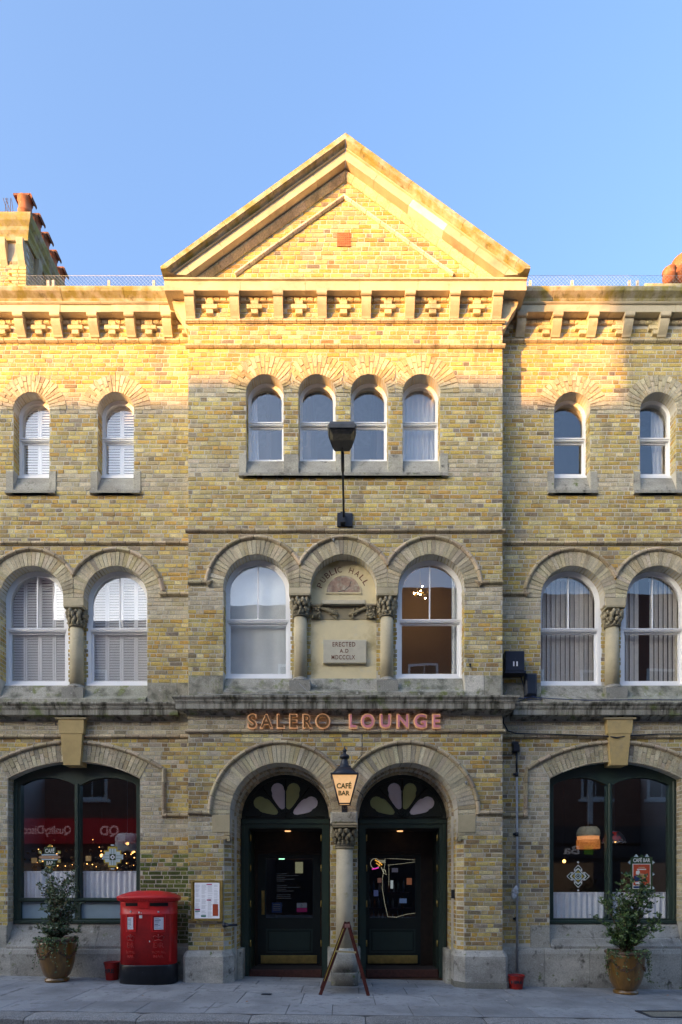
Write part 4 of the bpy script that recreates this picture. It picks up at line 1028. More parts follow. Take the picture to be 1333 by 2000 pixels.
# ---- curtains and blinds -------------------------------------------------
def curtain(x0, x1, z0, z1, Y, nfold, amp, label, m='cloth', name='curtain', group=None, taper=None, gather=True, seed=1, tie=None):
    rr = random.Random(seed); q = MB(); nx = max(12, nfold*8); nz = 10; ph = [rr.uniform(-.6,.6) for _ in range(nfold+2)]; vs = []
    for j in range(nz+1):
        z = lerp(z0, z1, j/nz); a, b = x0, x1
        if taper: a, b = taper(z, x0, x1)
        for i in range(nx+1):
            t = i/nx; f = t*nfold; k = int(f)
            dy = amp*math.sin(2*math.pi*f+ph[min(k, nfold)]*math.sin(math.pi*(f-k)))*(1.0 if j < nz-1 else .5)
            vs.append((lerp(a, b, t)+amp*.3*math.cos(4*math.pi*f), Y+dy+amp*.3*math.sin(f*2.3+j*.3), z+(0 if j else amp*.2*math.sin(f*5))))
    th = [(v[0], v[1]+.004, v[2]) for v in vs]; n = len(vs); W_ = nx+1
    fs = [(j*W_+i, j*W_+i+1, (j+1)*W_+i+1, (j+1)*W_+i) for j in range(nz) for i in range(nx)]
    q.add(vs, fs, W1, True); q.add(th, [f[::-1] for f in fs], W1, True)
    o = q.build(name, M[m], None, recalc=False)
    return props(o, label, 'curtain' if name == 'curtain' else 'blind', group)
M['blind'] = mat('blind_cloth', (.84,.80,.73), .9, .05, 10)
M['linen'] = mat('blind_linen', (.80,.84,.82), .9, .10, 2)
M['voile'] = mat('voile', (.55,.56,.58), .9, .05, 5)
curtain(F1_C[0]-R1+.06, F1_C[0]+R1-.06, ZB1+.05, 7.12, CY+.30, 3, .008, 'plain pale roller blind behind the window left of the carved niche', 'linen', 'roller_blind')
curtain(F1_C[2]+.40, F1_C[2]+R1-.02, ZB1+.05, 7.1, CY+.33, 2, .012, 'narrow pale drape at the right edge of the window with the chandelier', 'linen')
x3 = F1_W[2][0]; x4 = F1_W[3][0]
def vblind(x0, x1, Y, label, seed):
    rr = random.Random(seed); o = None; q = MB(); q.box(x0, x1, Y-.02, Y+.03, 7.05, 7.09); o = q.build('vertical_blind', M['blind']); props(o, label, 'blind')
    x = x0
    while x < x1-.03:
        t = rr.uniform(.012,.028); s = MB(); s.add([(x,Y-t,ZB1+.06),(x+.088,Y+t,ZB1+.06),(x+.088,Y+t,7.05),(x,Y-t,7.05),(x,Y-t+.003,ZB1+.06),(x+.088,Y+t+.003,ZB1+.06),(x+.088,Y+t+.003,7.05),(x,Y-t+.003,7.05)],
            [(0,1,2,3),(7,6,5,4),(0,4,5,1),(2,6,7,3),(0,3,7,4),(1,5,6,2)]); s.build('blind_slat', M['blind'], o); x += .084
vblind(x3-R1+.05, x3+R1-.05, .335, 'closed beige vertical blind in the first-floor window beside the black wall boxes', 1)
vblind(x4-R1+.05, x4-.22, .335, 'left part of the parted vertical blind in the far right first-floor window', 2); vblind(x4+.02, x4+R1-.05, .335, 'right part of the parted vertical blind in the far right first-floor window', 3)
curtain(T_C[0]-R2+.04, T_C[0]-R2+.17, ZB2+.05, 10.1, CY+.33, 2, .012, 'narrow white drape in the leftmost of the four top windows of the bay', 'voile', taper=lambda z, a, b: (a, b-.05*(z-8.8)/1.3))
curtain(T_C[3]-R2+.04, T_C[3]+R2-.05, ZB2+.05, 10.15, CY+.33, 6, .02, 'long white net drape filling the rightmost of the four top windows of the bay', 'voile', seed=4)
curtain(T_W[3]+.07, T_W[3]+R2-.04, ZB2+.05, 10.1, .33, 3, .02, 'white drape drawn to the right side of the top window at the far right', 'voile', taper=lambda z, a, b: (a+.02*math.sin(z*3), b), seed=6)
# ============================================================ rooms behind the windows
rm = MB()
for z in (4.45, 8.15): rm.box(WLX, WRX, .36, 3.0, z, z+.12)
rm.box(WLX, WRX, 3.0, 3.1, 4.4, 11.5); rm.box(WLX-.06, WLX, 0, 5.5, -.5, 11.5); rm.box(WRX, WRX+.06, 0, 5.5, -.5, 11.5)
for x in (-2.55, 2.62, -.62, .66): rm.box(x-.04, x+.04, .37, 3.0, 4.55, 11.4)
for x in (-5.35,-1.4+.05,.05,1.45,4.7,5.2): rm.box(x-.04, x+.04, .37, 3.0, 8.3, 11.4)
rm.build('inner_wall', M['room'], hall)
rm = MB(); rm.box(WLX, WRX, 5.4, 5.5, -.4, 4.45); rm.box(WLX, WRX, .4, 5.4, -.35, -.02)
for x in (-2.4, -1.84, -.02, .05, 1.90, 2.5):
    rm.box(x-.04, x+.04, .40, 5.4, -.3, 4.45)
rm.build('shop_wall', M['warmroom'], hall)
# ============================================================ shop windows
M['gp'] = M['green']
def shopwin(cx, low):
    Y = .17; out = segloop(cx); out[0] = (cx+SHH+.02, SHB-.01); out[-1] = (cx-SHH-.02, SHB-.01)
    out = [(cx+(x-cx)*1.012, z+(.02 if z > 3 else 0)) for x, z in out]
    xm = cx+(-.02 if cx < 0 else -.03); ml = .05; L0 = cx-SHH+.13; R0 = cx+SHH-.13
    def light(xa, xb, zb):
        c = (xa+xb)/2; h = (xb-xa)/2; zt = 3.47; rise = .13; rr = (h*h+rise*rise)/(2*rise); a = math.degrees(math.asin(h/rr)); cz = zt-rr
        return [(xb, zb)]+arc(c, cz, rr, 90-a, 90+a, 12)+[(xa, zb)]
    zb = 1.335 if low else .97
    holes = [light(L0, xm-ml, zb), light(xm+ml, R0, zb)]
    if low: holes += [[(L0,.97),(xm-ml,.97),(xm-ml,1.26),(L0,1.26)], [(xm+ml,.97),(R0,.97),(R0,1.26),(xm+ml,1.26)]]
    q = MB(); q.plate(out, holes, Y, Y+.10)
    w = q.build('shop_window', M['green'], hall, label='left shop window with grey-blue lower panels' if low else 'right shop window reaching down to its bottom rail')
    q = MB(); q.bbox(xm-.025, xm+.025, Y-.03, Y, zb-.01, 3.36, .008); q.bbox(cx-SHH+.02, cx+SHH-.02, Y-.05, Y, SHB, SHB+.055, .01)
    if low: q.bbox(cx-SHH+.1, cx+SHH-.1, Y-.02, Y, 1.275, 1.32, .01)
    q.bbox(cx-SHH+.02, cx-SHH+.07, Y-.02, Y, SHB+.06, 3.40, .01); q.bbox(cx+SHH-.07, cx+SHH-.02, Y-.02, Y, SHB+.06, 3.40, .01)
    q.build('mullion', M['green'], w)
    for h in holes[:2]:
        c = sum(p[0] for p in h)/len(h); g = MB(); g.prism([(x+(.01 if x > c else -.01), z+(.01 if z > 2 else -.01)) for x, z in h], Y+.05, Y+.056); g.build('pane', M['glass2'], w)
    for h in holes[2:]: g = MB(); g.box(h[0][0]-.01, h[1][0]+.01, Y+.05, Y+.06, h[0][1]-.01, h[2][1]+.01); g.build('lower_panel', M['frost'], w)
    return w, xm
w1, xm1 = shopwin(SHX[0], True); w2, xm2 = shopwin(SHX[1], False)
# cafe curtains on rods
zr = PZ(1702, .3)
for a, b, z0, lab, s in ((SHX[0]-SHH+.12, xm1-.05, PZ(1758,.3), 'pleated white half-height cafe curtain left of the mullion in the left shop window', 1), (xm1+.05, SHX[0]+SHH-.05, PZ(1758,.3), 'pleated white half-height cafe curtain right of the mullion in the left shop window', 2)):
    curtain(a, b, z0, zr, .285, 11, .016, lab, seed=s, group='half-height cafe curtains')
zr2 = PZ(1743, .3)
for a, b, lab, s in ((SHX[1]-SHH+.06, xm2-.05, 'white gathered cafe curtain left of the mullion in the right shop window', 3), (xm2+.05, SHX[1]+SHH-.12, 'white gathered cafe curtain behind the bush in the right shop window', 5)):
    curtain(a, b, PZ(1800,.3), zr2, .285, 10, .016, lab, seed=s, group='half-height cafe curtains')
for a, b, z in ((SHX[0]-SHH+.1, SHX[0]+SHH-.1, zr-.02), (SHX[1]-SHH+.1, SHX[1]+SHH-.1, zr2-.02)):
    q = MB(); q.tube([(a,.285,z),(b,.285,z)], .008, 6); o = q.build('curtain_rod', M['white'], w1 if a < 0 else w2)
# ============================================================ doorways
FY = .36
def doorway(cx, left):
    r = DR-.065; q = MB(); zt = DZ
    d = empty('doorway', (cx, FY, 0)); d.parent = hall; d.matrix_parent_inverse = Matrix.Translation(-hall.location)
    frame = MB()
    # jambs, transom, arched head
    frame.band([(cx+r,-.12),(cx+r,zt-.09)], [(cx+r-.13,-.12),(cx+r-.13,zt-.09)], FY, FY+.10); frame.band([(cx-r,-.12),(cx-r,zt-.09)], [(cx-r+.13,-.12),(cx-r+.13,zt-.09)], FY, FY+.10)
    frame.band([(cx+r-.01,-.12),(cx+r-.01,zt-.09)], [(cx+r-.06,-.12),(cx+r-.06,zt-.09)], FY-.02, FY); frame.band([(cx-r+.01,-.12),(cx-r+.01,zt-.09)], [(cx-r+.06,-.12),(cx-r+.06,zt-.09)], FY-.02, FY)
    frame.bbox(cx-r, cx+r, FY-.035, FY+.1, zt-.10, zt-.015, .012); frame.box(cx-r+.12, cx+r-.12, FY-.01, FY+.1, zt-.17, zt-.10)
    fo = frame.build('door_frame', M['green'], hall, label='green frame of the left doorway' if left else 'green frame of the right doorway')
    bpy.data.objects.remove(d)
    # fanlight with four petals
    holes = []; pet = []
    prof = [(0,.022),(.08,.055),(.3,.098),(.5,.128),(.6,.130),(.655,.117),(.70,.114),(.78,.118),(.88,.100),(.95,.064),(.985,.03)]
    for a, m in ((59,'petalg'),(15.5,'petalp'),(-15.5,'petalg'),(-59,'petalp')):
        an = R(90+a); u = (math.cos(an), math.sin(an)); v = (-u[1], u[0]); r0, r1 = .17, .665
        pts = [(cx+u[0]*(r0+t*(r1-r0))+v[0]*w, zt+u[1]*(r0+t*(r1-r0))+v[1]*w+.01) for t, w in prof]+[(cx+u[0]*(r0+t*(r1-r0))-v[0]*w, zt+u[1]*(r0+t*(r1-r0))-v[1]*w+.01) for t, w in prof[::-1]]
        holes.append(pts); pet.append((pts, m))
    q = MB(); q.plate([(cx+r,zt-.014)]+arc(cx, zt, r, 0, 180, 30)+[(cx-r,zt-.014)], holes, FY+.02, FY+.06); fl = q.build('fanlight', M['green2'], hall)
    q = MB(); q.band(arc(cx, zt, r-.002, 0, 180, 30), arc(cx, zt, r-.07, 0, 180, 30), FY-.005, FY+.02)
    rr = random.Random(4)
    for k in range(5): q.tube([(cx, FY+.018, zt+.02), (cx+(r-.08)*math.cos(R([3,53,90,127,177][k])), FY+.018, zt+(r-.08)*math.sin(R([3,53,90,127,177][k])))], .012, 5)
    for k in range(90):
        t = rr.uniform(0, math.pi); r_ = rr.choice([rr.uniform(.08,.16), rr.uniform(.70,.735), rr.uniform(.2,.7)])
        x, z = r_*math.cos(t), r_*math.sin(t)
        if r_ > .16 and r_ < .7 and not (z < .07): continue
        q.ball((cx+x, FY+.02, zt+max(z,.012)), rr.uniform(.012,.022), 5, 3)
    q.build('carved_ornament', M['green2'], fl)
    for pts, m in pet:
        g = MB(); c0 = sum(p[0] for p in pts)/len(pts); c1 = sum(p[1] for p in pts)/len(pts)
        g.prism([(c0+(x-c0)*1.03, c1+(z-c1)*1.02) for x, z in pts], FY+.042, FY+.048); g.build('petal_pane', M[m], fl)
    # outer leaves, folded back into the porch
    for s in (-1, 1):
        x = cx+s*(r-.14); l = MB(); l.box(min(x, x+s*.04), max(x, x+s*.04), FY+.105, FY+.66, .0, 2.58)
        for (z0, z1) in ((.15,1.0),(1.15,2.4)): l.box(x-(.006 if s > 0 else -.0), x+(.0 if s > 0 else .006), FY+.17, FY+.58, z0, z1)
        lf = l.build('folded_leaf', M['green'], fo)
        for z in (.50, 1.22, 1.87, 2.42):
            h = MB(); h.box(x-s*.012-.012, x-s*.012+.012, FY+.082, FY+.104, z-.055, z+.055); h.tube([(x-s*.012,FY+.08,z-.06),(x-s*.012,FY+.08,z+.06)], .009, 6); h.build('hinge', M['brass'], fo)
    q = MB(); q.box(cx-r+.13, cx+r-.13, FY+.101, 1.05, 2.585, 2.62); q.box(cx-r+.1, cx+r-.1, FY+.10, FY+.7, -.2, .012); q.build('porch_lining', M['darkwood' if 0 else 'dark'], fo)
    q = MB(); q.bbox(cx-r+.14, cx+r-.14, FY+.02, FY+.104, -.12, .025, .01); q.build('threshold', mat('tile_step', (.07,.025,.018), .6, .3, 20), fo)
    # inner door
    IY = 1.02; hw = .60; x0, x1 = cx-hw, cx+hw
    if not left: x1 = cx+.42; x0 = cx-.66
    zg0, zg1 = PZ(1793, IY), PZ(1677, IY)
    gx0, gx1 = (PX(520,IY), PX(611,IY)) if left else (PX(722,IY), PX(812,IY))
    q = MB(); q.plate([(x0,.04),(x1,.04),(x1,2.15),(x0,2.15)], [[(gx0,zg0),(gx1,zg0),(gx1,zg1),(gx0,zg1)]], IY, IY+.05); 
    dl = q.build('door', M['green2'], hall, label='inner door of the left doorway with blue and pink stickers on its glass' if left else 'inner door of the right doorway showing neon signs through its glass')
    q = MB(); pz0, pz1 = PZ(1862,IY), PZ(1815,IY); q.band([(gx0-.0,pz0),(gx1,pz0),(gx1,pz1),(gx0,pz1)], [(gx0+.03,pz0+.03),(gx1-.03,pz0+.03),(gx1-.03,pz1-.03),(gx0+.03,pz1-.03)], IY-.014, IY-.001, True)
    q.bbox(gx0+.05, gx1-.05, IY-.008, IY-.001, pz0+.05, pz1-.05, .006); q.build('door_panel', M['green'], dl)
    q = MB(); q.bbox(x0+.06, x1-.06, IY-.008, IY-.001, .05, .21, .004); q.build('kick_plate', M['brass'], dl)
    q = MB(); q.box(gx0-.005, gx1+.005, IY+.02, IY+.028, zg0-.005, zg1+.005); q.build('pane', M['glass2'], dl)
    q = MB(); q.box(cx-.70, cx+.70, IY+.001, IY+.06, 2.16, 2.60); q.box(cx-.70, x0-.002, IY+.001, IY+.06, -.1, 2.16); q.box(x1+.002, cx+.74, IY+.001, IY+.06, -.1, 2.16)
    q.box(cx-.62, cx+.62, IY-.012, IY, 2.20, 2.23); q.build('porch_screen', mat('porch_wood', (.035,.022,.013), .5, .3, 8), fo)
    q = MB(); q.lathe([(.05,0),(.06,.015)], (cx,.80,2.567), 16); o = q.build('porch_lamp', mat('porch_glow', (.6,.4,.2), .6, 0, emit=(1,.5,.2), estr=.22)); props(o, 'small warm ceiling lamp inside the left porch' if left else 'small warm ceiling lamp inside the right porch', 'lamp')
    if left:
        hx = PX(513.5, IY-.04); q = MB(); q.bbox(hx-.028, hx+.028, IY-.008, IY-.001, PZ(1787,IY), PZ(1740,IY), .003); q.tube([(hx,IY-.01,PZ(1782,IY)),(hx+.0,IY-.05,PZ(1777,IY)),(hx+.012,IY-.055,PZ(1763,IY)),(hx,IY-.05,PZ(1750,IY)),(hx,IY-.01,PZ(1745,IY))], .009, 8); q.build('door_handle', M['brass'], dl)
        q = MB(); q.bbox(PX(531,IY-.01),PX(551,IY-.01),IY-.006,IY-.002,PZ(1783,IY),PZ(1763,IY),.001); st = q.build('sticker', M['vn'], dl, label='blue square sticker')
        q = MB(); q.box(PX(580,IY-.01),PX(600,IY-.01),IY-.006,IY-.002,PZ(1782,IY),PZ(1774,IY)); q.build('sticker', M['vm'], dl, label='pink sticker')
        q = MB(); q.box(PX(580,IY-.01),PX(600,IY-.01),IY-.006,IY-.002,PZ(1773.5,IY),PZ(1764,IY)); q.ball((PX(588,IY),IY-.007,PZ(1769,IY)), .03, 8, 5, (1,.1,1.2)); q.build('sticker', M['ink'], dl, label='grey portrait above the pink sticker')
        q = MB(); rr = random.Random(8)
        for gi, (y0, n) in enumerate(((1707,5),(1730,4),(1748,3))):
            for k in range(n): yy = y0+k*3.6; q.box(PX(541,IY), PX(541+rr.uniform(12,44),IY), IY-.003, IY-.001, PZ(yy+.55,IY), PZ(yy-.55,IY))
        for k in range(4): q.box(PX(534,IY), PX(548,IY), IY-.009, IY-.0065, PZ(1768+k*3.5,IY), PZ(1767+k*3.5,IY))
        q.build('opening_times', mat('faded_print', (.22,.22,.2), .7, 0), dl)
        q = MB(); q.box(PX(577,IY+2), PX(592,IY+2), IY+2, IY+2.03, PZ(1706,IY+2), PZ(1684,IY+2)); o = q.build('glowing_panel', mat('pale_picture', (.5,.5,.35), .6, .2, 8, emit=(.5,.5,.3), estr=.04)); props(o, 'pale yellow picture on the far wall seen through the left door', 'picture')
        q = MB(); q.box(PX(545,IY+.5), PX(556,IY+.5), IY+.5, IY+.52, PZ(1679,IY+.5), PZ(1677,IY+.5)); o = q.build('exit_light', mat('green_glow', (.5,1,.7), .5, 0, emit=(.4,1,.6), estr=.3)); props(o, 'thin green-white light strip seen through the left door', 'light')
    else:
        n = MB(); P = lambda x, y: (PX(x, IY+.25), IY+.25, PZ(y, IY+.25))
        n.tube([P(753,1674),P(752,1690),P(748,1712),P(747,1735),P(752,1765),P(758,1791),P(775,1792),P(795,1786),P(812,1784)], .0027, 5); n.tube([P(753,1677),P(780,1678),P(811,1680)], .0022, 5); n.tube([P(758,1690),P(780,1688),P(811,1684)], .0022, 5)
        n.tube([P(760,1690),P(760,1730)], .002, 5)
        n.tube([P(733+9*math.cos(t/10*6.28),1687+10*math.sin(t/10*6.28)) for t in range(11)], .004, 5)
        for k in range(5): n.tube([P(741+k*2.5,1680),P(744+k*2.2,1686)], .004, 5)
        n.tube([P(745,1694),P(750,1706),P(755,1709),P(753,1700),P(749,1699)], .005, 5)
        o = n.build('neon_sign', M['neonw']); props(o, 'white neon line drawing glowing behind the glass of the right door', 'neon sign')
        n = MB(); n.tube([P(733,1680),P(740,1684),P(747,1690)], .011, 5); n.tube([P(735,1686),P(743,1692)], .008, 5); n.build('orange_tube', M['neony'], o)
        n = MB(); n.tube([P(727,1698),P(733,1697),P(740,1695)], .012, 5); n.build('pink_tube', M['neonp'], o)
        n = MB(); rr = random.Random(9); mm = mat('bottle_glass', (.10,.13,.16), .15, .4, 20, spec=.8)
        sh = MB()
        for k in range(3): sh.box(cx-.7, cx+.4, IY+1.2, IY+1.4, .7+k*.34, .72+k*.34)
        so = sh.build('bar_shelf', M['darkwood']); props(so, 'dark bar shelves seen through the glass of the right door', 'shelf')
        bc = [(.10,.14,.2),(.25,.28,.3),(.05,.1,.08),(.3,.12,.04),(.12,.1,.2),(.35,.33,.3)]
        for pk_, (px_, py_, w_, h_, cc, lb) in enumerate(((735,1745,9,12,(.03,.04,.10),'dark blue panel low at the left'),(772,1700,12,8,(.05,.05,.07),'dark panel high in the middle'),(800,1722,10,13,(.16,.06,.03),'rust coloured panel at the right'),(788,1760,14,9,(.05,.08,.16),'blue panel low at the right'),(766,1728,5,16,(.28,.33,.34),'narrow pale panel in the middle'),(742,1720,8,9,(.10,.05,.04),'small brown panel at the left'))):  # glowing panels added in place of the reflections in the door glass
            Yp_ = IY+1.1; q = MB(); q.bbox(PX(px_-w_/2,Yp_), PX(px_+w_/2,Yp_), Yp_, Yp_+.03, PZ(py_+h_/2,Yp_), PZ(py_-h_/2,Yp_), .01); o = q.build('glowing_panel', mat('picture_%d' % pk_, cc, .3, .6, 12, emit=cc, estr=.12)); props(o, lb+', added for the reflections in the right door glass', 'picture')
        bi = 0
        for k in range(3):
            for j in range(9):
                x = cx-.62+j*.105+rr.uniform(-.02,.02); zz = .72+k*.34; bt = MB(); hh = rr.uniform(.8,1.15)
                bt.lathe([(.03,0),(.03,.16*hh),(.012,.20*hh),(.011,.25*hh)], (x, IY+1.28, zz+.001), 8); c = rr.choice(bc)
                o = bt.build('bottle', mat('bottle_%d' % (bi%6), c, .15, .1, 5, spec=.8) if bi < 6 else bpy.data.materials['bottle_%d' % (bi%6)]); props(o, '%s bottle on the %s bar shelf behind the right door' % (['leftmost','second','third','fourth','fifth','sixth','seventh','eighth','rightmost'][j], ['bottom','middle','top'][k]), 'bottle', 'bottles on the bar shelves'); bi += 1
    return fo
doorway(DX[0], True); doorway(DX[1], False)
# ============================================================ chain-link fences on the roof
def fence(x0, x1, Y, zb, zt, label, posts):
    q = MB(); p = .066; h = .0016
    def wire(a, b):
        d = (Vector(b)-Vector(a)).normalized(); n = Vector((-d.z, 0, d.x))*h
        q.add([Vector(a)-n, Vector(b)-n, Vector(b)+n, Vector(a)+n, Vector(a)+Vector((0,-h,0)), Vector(b)+Vector((0,-h,0))], [(0,1,2,3),(0,4,5,1),(3,2,5,4)])
    H = zt-zb; x = x0-H
    while x < x1:
        for s in (0, 1):
            a = [x, Y+s*.003, zb if s == 0 else zt]; b = [x+H, Y+s*.003, zt if s == 0 else zb]
            if a[0] < x0: t = (x0-a[0])/H; a = [x0, a[1], lerp(a[2], b[2], t)]
            if b[0] > x1: t = (x1-x)/H; b = [x1, b[1], lerp(zb if s == 0 else zt, zt if s == 0 else zb, t)]
            wire(a, b)
        x += p
    q.tube([(x0,Y,zt-.01),(x1,Y,zt-.01)], .003, 4)
    o = q.build('chain_link_fence', M['galv'], None, recalc=False); props(o, label, 'fence')
    for px_ in posts:
        c = MB(); xx = PX(px_, Y); c.box(xx-.022, xx+.022, Y+.01, Y+.035, zb-.3, zt-.08)
        for k in range(6): c.box(xx-.006, xx+.006, Y+.0085, Y+.0098, zt-.16-.09*k, zt-.14-.09*k, (.1,.1,.1))
        c.build('post', mat('concrete_post', (.6,.57,.5), .9, .1, 8, attr=True) if 'concrete_post' not in bpy.data.materials else bpy.data.materials['concrete_post'], o)
FYY = .35; zt = PZ(537, FYY)
fence(WLX, BX0-.34, FYY, 11.65, zt, 'wire mesh fence on the sunlit left roof beside the terracotta chimney pots', [-60, 93, 103, 212, 300])
fence(BX1+.34, WRX, FYY, 11.65, zt, 'wire mesh fence on the roof to the right of the gable', [1037, 1119, 1231, 1247, 1400])
# ============================================================ neighbouring chimney stack, left
st = MB(); SX = -6.62; S0, S1 = 2.0, 4.3
stack = empty('chimney_stack', (-7.5, 3, 11.6), 'tall sunlit brick chimney stack with stone cornice behind the left parapet', 'chimney')
st.box(-9.0, SX, S0, S1, 11.6, 15.0, (1,1,1)); bdy = st.build('stack', M['mortar'], stack)
sb = MB(); courses(sb, -9.0, SX, 11.7, 14.6, S0, [], colf=lambda x, z: pick(YEL if rnd.random() < .6 else DARK))
i = 0
while 11.7+i*CH < 14.95:
    z = 11.7+i*CH; y = S0+(.1 if i % 2 else .0)
    while y < S1-.05: brick(sb, (SX, y, z+.004), (0,1,0), (0,0,1), (1,0,0), min(.215, S1-y), CH-.009, pick(DARK)); y += .225
    i += 1
sb.build('brick_mass', M['brick'], bdy, recalc=False, kind='stuff')
q = MB(); q.plansweep([(-9.0, S0), (SX, S0), (SX, S1)], [(-.1,15.0),(.05,15.0),(.07,15.10),(.10,15.16),(.10,15.24),(.15,15.32),(.17,15.42),(.17,15.46),(-.3,15.52)], (.78,.75,.66)); q.box(-9, SX-.2, S0+.2, S1, 15.3, 15.5)
q.build('cornice', M['stone_moss'], bdy)
for x in (-6.78, -7.15, -7.9):
    q = MB(); q.xprism([(S0, 15.0), (S0-.12, 15.0), (S0-.12, 14.85), (S0-.05, 14.6), (S0, 14.5)], x, x+.14, (.95,.9,.8)); q.build('bracket', M['stone'], bdy)
for y in (2.3, 2.9, 3.5): q = MB(); q.prism([(SX, 15.0), (SX+.1, 15.0), (SX+.1, 14.85), (SX+.04, 14.6), (SX, 14.5)][::-1], y, y+.14, (.7,.66,.6)); q.build('bracket', M['stone'], bdy)
q = MB(); z = 11.7; i = 0
while z < 14.4:
    w = .37 if i % 2 else .30; xx = SX+.02-w; 
    q.bbox(xx, xx+w*.5-.005, S0-.06, S0+.02, z+.004, z+.070, .006, jit((.52,.42,.2), .15)); q.bbox(xx+w*.5+.005, SX+.02, S0-.06, S0+.02, z+.004, z+.070, .006, jit((.50,.39,.18), .15)); z += CH; i += 1
q.build('pier_bricks', M['brick'], bdy)
q = MB()
rr = random.Random(2)
for k in range(9):
    x = -7.3+k*.05; q.tube([(x, 2.3, 15.5), (x-.05+rr.uniform(-.1,.1), 2.3, 15.9), (x+rr.uniform(-.25,.1), 2.3, 16.3)], .006, 4)
o = q.build('bare_twigs', M['wood']); props(o, 'thin bare twigs growing at the top of the left chimney stack', 'twigs')
def pot(x, y, z0, H, r, label, dk=False):
    e = empty('chimney_pot', (x, y, z0), label, 'chimney pot', 'row of terracotta chimney pots on the left stack' if x < 0 else None)
    q = MB(); q.lathe([(r*1.0,0),(r*1.0,H*.42),(r*1.08,H*.45),(r*1.08,H*.5),(r*.97,H*.52),(r*.95,H*.78),(r*1.12,H*.86),(r*1.12,H*.9),(r*.85,H*.95)], (x,y,z0), 20); q.build('pot', M['terra'], e)
    if x < 0:
        c = MB(); n = 10; zt = z0+H*.93; pts = [(y+.20*math.cos(math.pi*k/n), zt+.09*math.sin(math.pi*k/n)) for k in range(n+1)]+[(y+.175*math.cos(math.pi*(n-k)/n), zt-.0+.07*math.sin(math.pi*(n-k)/n)) for k in range(n+1)]
        pts = [(x+.20*math.cos(math.pi*k/n), zt+.10*math.sin(math.pi*k/n)) for k in range(n+1)]+[(x+.17*math.cos(math.pi*(n-k)/n), zt-.02+.09*math.sin(math.pi*(n-k)/n)) for k in range(n+1)]
        c.box(x-.20, x+.15, y-.10, y+.10, zt-.01, zt+.035)
        c.add([(x+.15+.05*math.sin(t), y+s_*.10, zt+.035-.09*(1-math.cos(t))) for t in (0,.5,1,1.5) for s_ in (-1,1)]+[(x+.13+.05*math.sin(t), y+s_*.10, zt-.01-.085*(1-math.cos(t))) for t in (0,.5,1,1.5) for s_ in (-1,1)], [(i,i+1,i+3,i+2) for i in (0,2,4)]+[(i+8,i+10,i+11,i+9) for i in (0,2,4)]+[(i,i+2,i+10,i+8) for i in (0,2,4)]+[(i+1,i+9,i+11,i+3) for i in (0,2,4)]+[(6,7,15,14)], (1,1,1))
        c.build('cowl', M['terradk'], e)
    return e
for k, y in enumerate((2.2, 2.56, 2.92, 3.28, 3.64)):
    pot(-6.76+.0*k, y, 15.52, .66, .135, 'terracotta chimney pot, '+['the nearest and brightest in the row on the left stack', 'second in the row on the left stack', 'third in the row on the left stack', 'fourth in the row on the left stack', 'last and lowest-looking in the row on the left stack'][k])
rs = empty('roof_chimney', (7.4, 1.5, 11.6), 'lichen-yellow chimney block at the right end of the roof', 'chimney')
q = MB(); q.bbox(PX(1262,1.3), 8.3, 1.3, 2.3, 11.6, PZ(550,1.3), .03, (1.1,1.05,.8)); q.build('block', M['stone_moss'], rs)
pot(PX(1334,1.8), 1.8, PZ(556,1.8), .52, .19, 'large bulging terracotta chimney pot at the right edge of the roof'); pot(PX(1308,1.7), 1.7, PZ(555,1.7), .30, .12, 'small low terracotta chimney pot left of the large one at the right edge')
# ============================================================ the other side of the street
OY = -18.0; K = 28/23; KZ = lambda z: 1.6+(z-1.6)*K
opp = empty('red_brick_terrace', (0, OY, 0), 'red-brown brick terrace with white sash windows, seen mirrored in the panes', 'building')
def brickmat(name, c1, c2, mo_):
    m = mat(name, c1, .9, 0); nt = m.node_tree; N = nt.nodes; L = nt.links; b = N['Principled BSDF']
    t = N.new('ShaderNodeTexBrick'); t.inputs['Color1'].default_value = (*c1,1); t.inputs['Color2'].default_value = (*c2,1); t.inputs['Mortar'].default_value = (*mo_,1)
    t.inputs['Scale'].default_value = 1; t.inputs['Brick Width'].default_value = .225; t.inputs['Row Height'].default_value = .075; t.inputs['Mortar Size'].default_value = .008
    g = N.new('ShaderNodeNewGeometry'); sx = N.new('ShaderNodeSeparateXYZ'); cx = N.new('ShaderNodeCombineXYZ'); L.new(g.outputs['Position'], sx.inputs[0]); L.new(sx.outputs[0], cx.inputs[0]); L.new(sx.outputs[2], cx.inputs[1]); L.new(cx.outputs[0], t.inputs['Vector'])
    L.new(t.outputs[0], b.inputs['Base Color']); return m
OB = brickmat('red_brick', (.27,.10,.065), (.20,.07,.045), (.22,.17,.14))
q = MB(); q.box(-70, -16.9, OY-9, OY, -.5, 13.80); q.box(-16.895, -9.7, OY-9, OY, -.5, 14.6); q.box(-9.695, 1.5, OY-9, OY, -.5, 15.0); q.box(1.505, 60, OY-9, OY, -.5, 15.9); q.build('wall', OB, opp)
q = MB(); q.box(-17.55, -14.9, OY-1.2, OY-.1, 13.6, 18.4); q.box(-17.61, -14.84, OY-1.26, OY-.04, 18.1, 18.25); q.build('chimney', OB, opp)
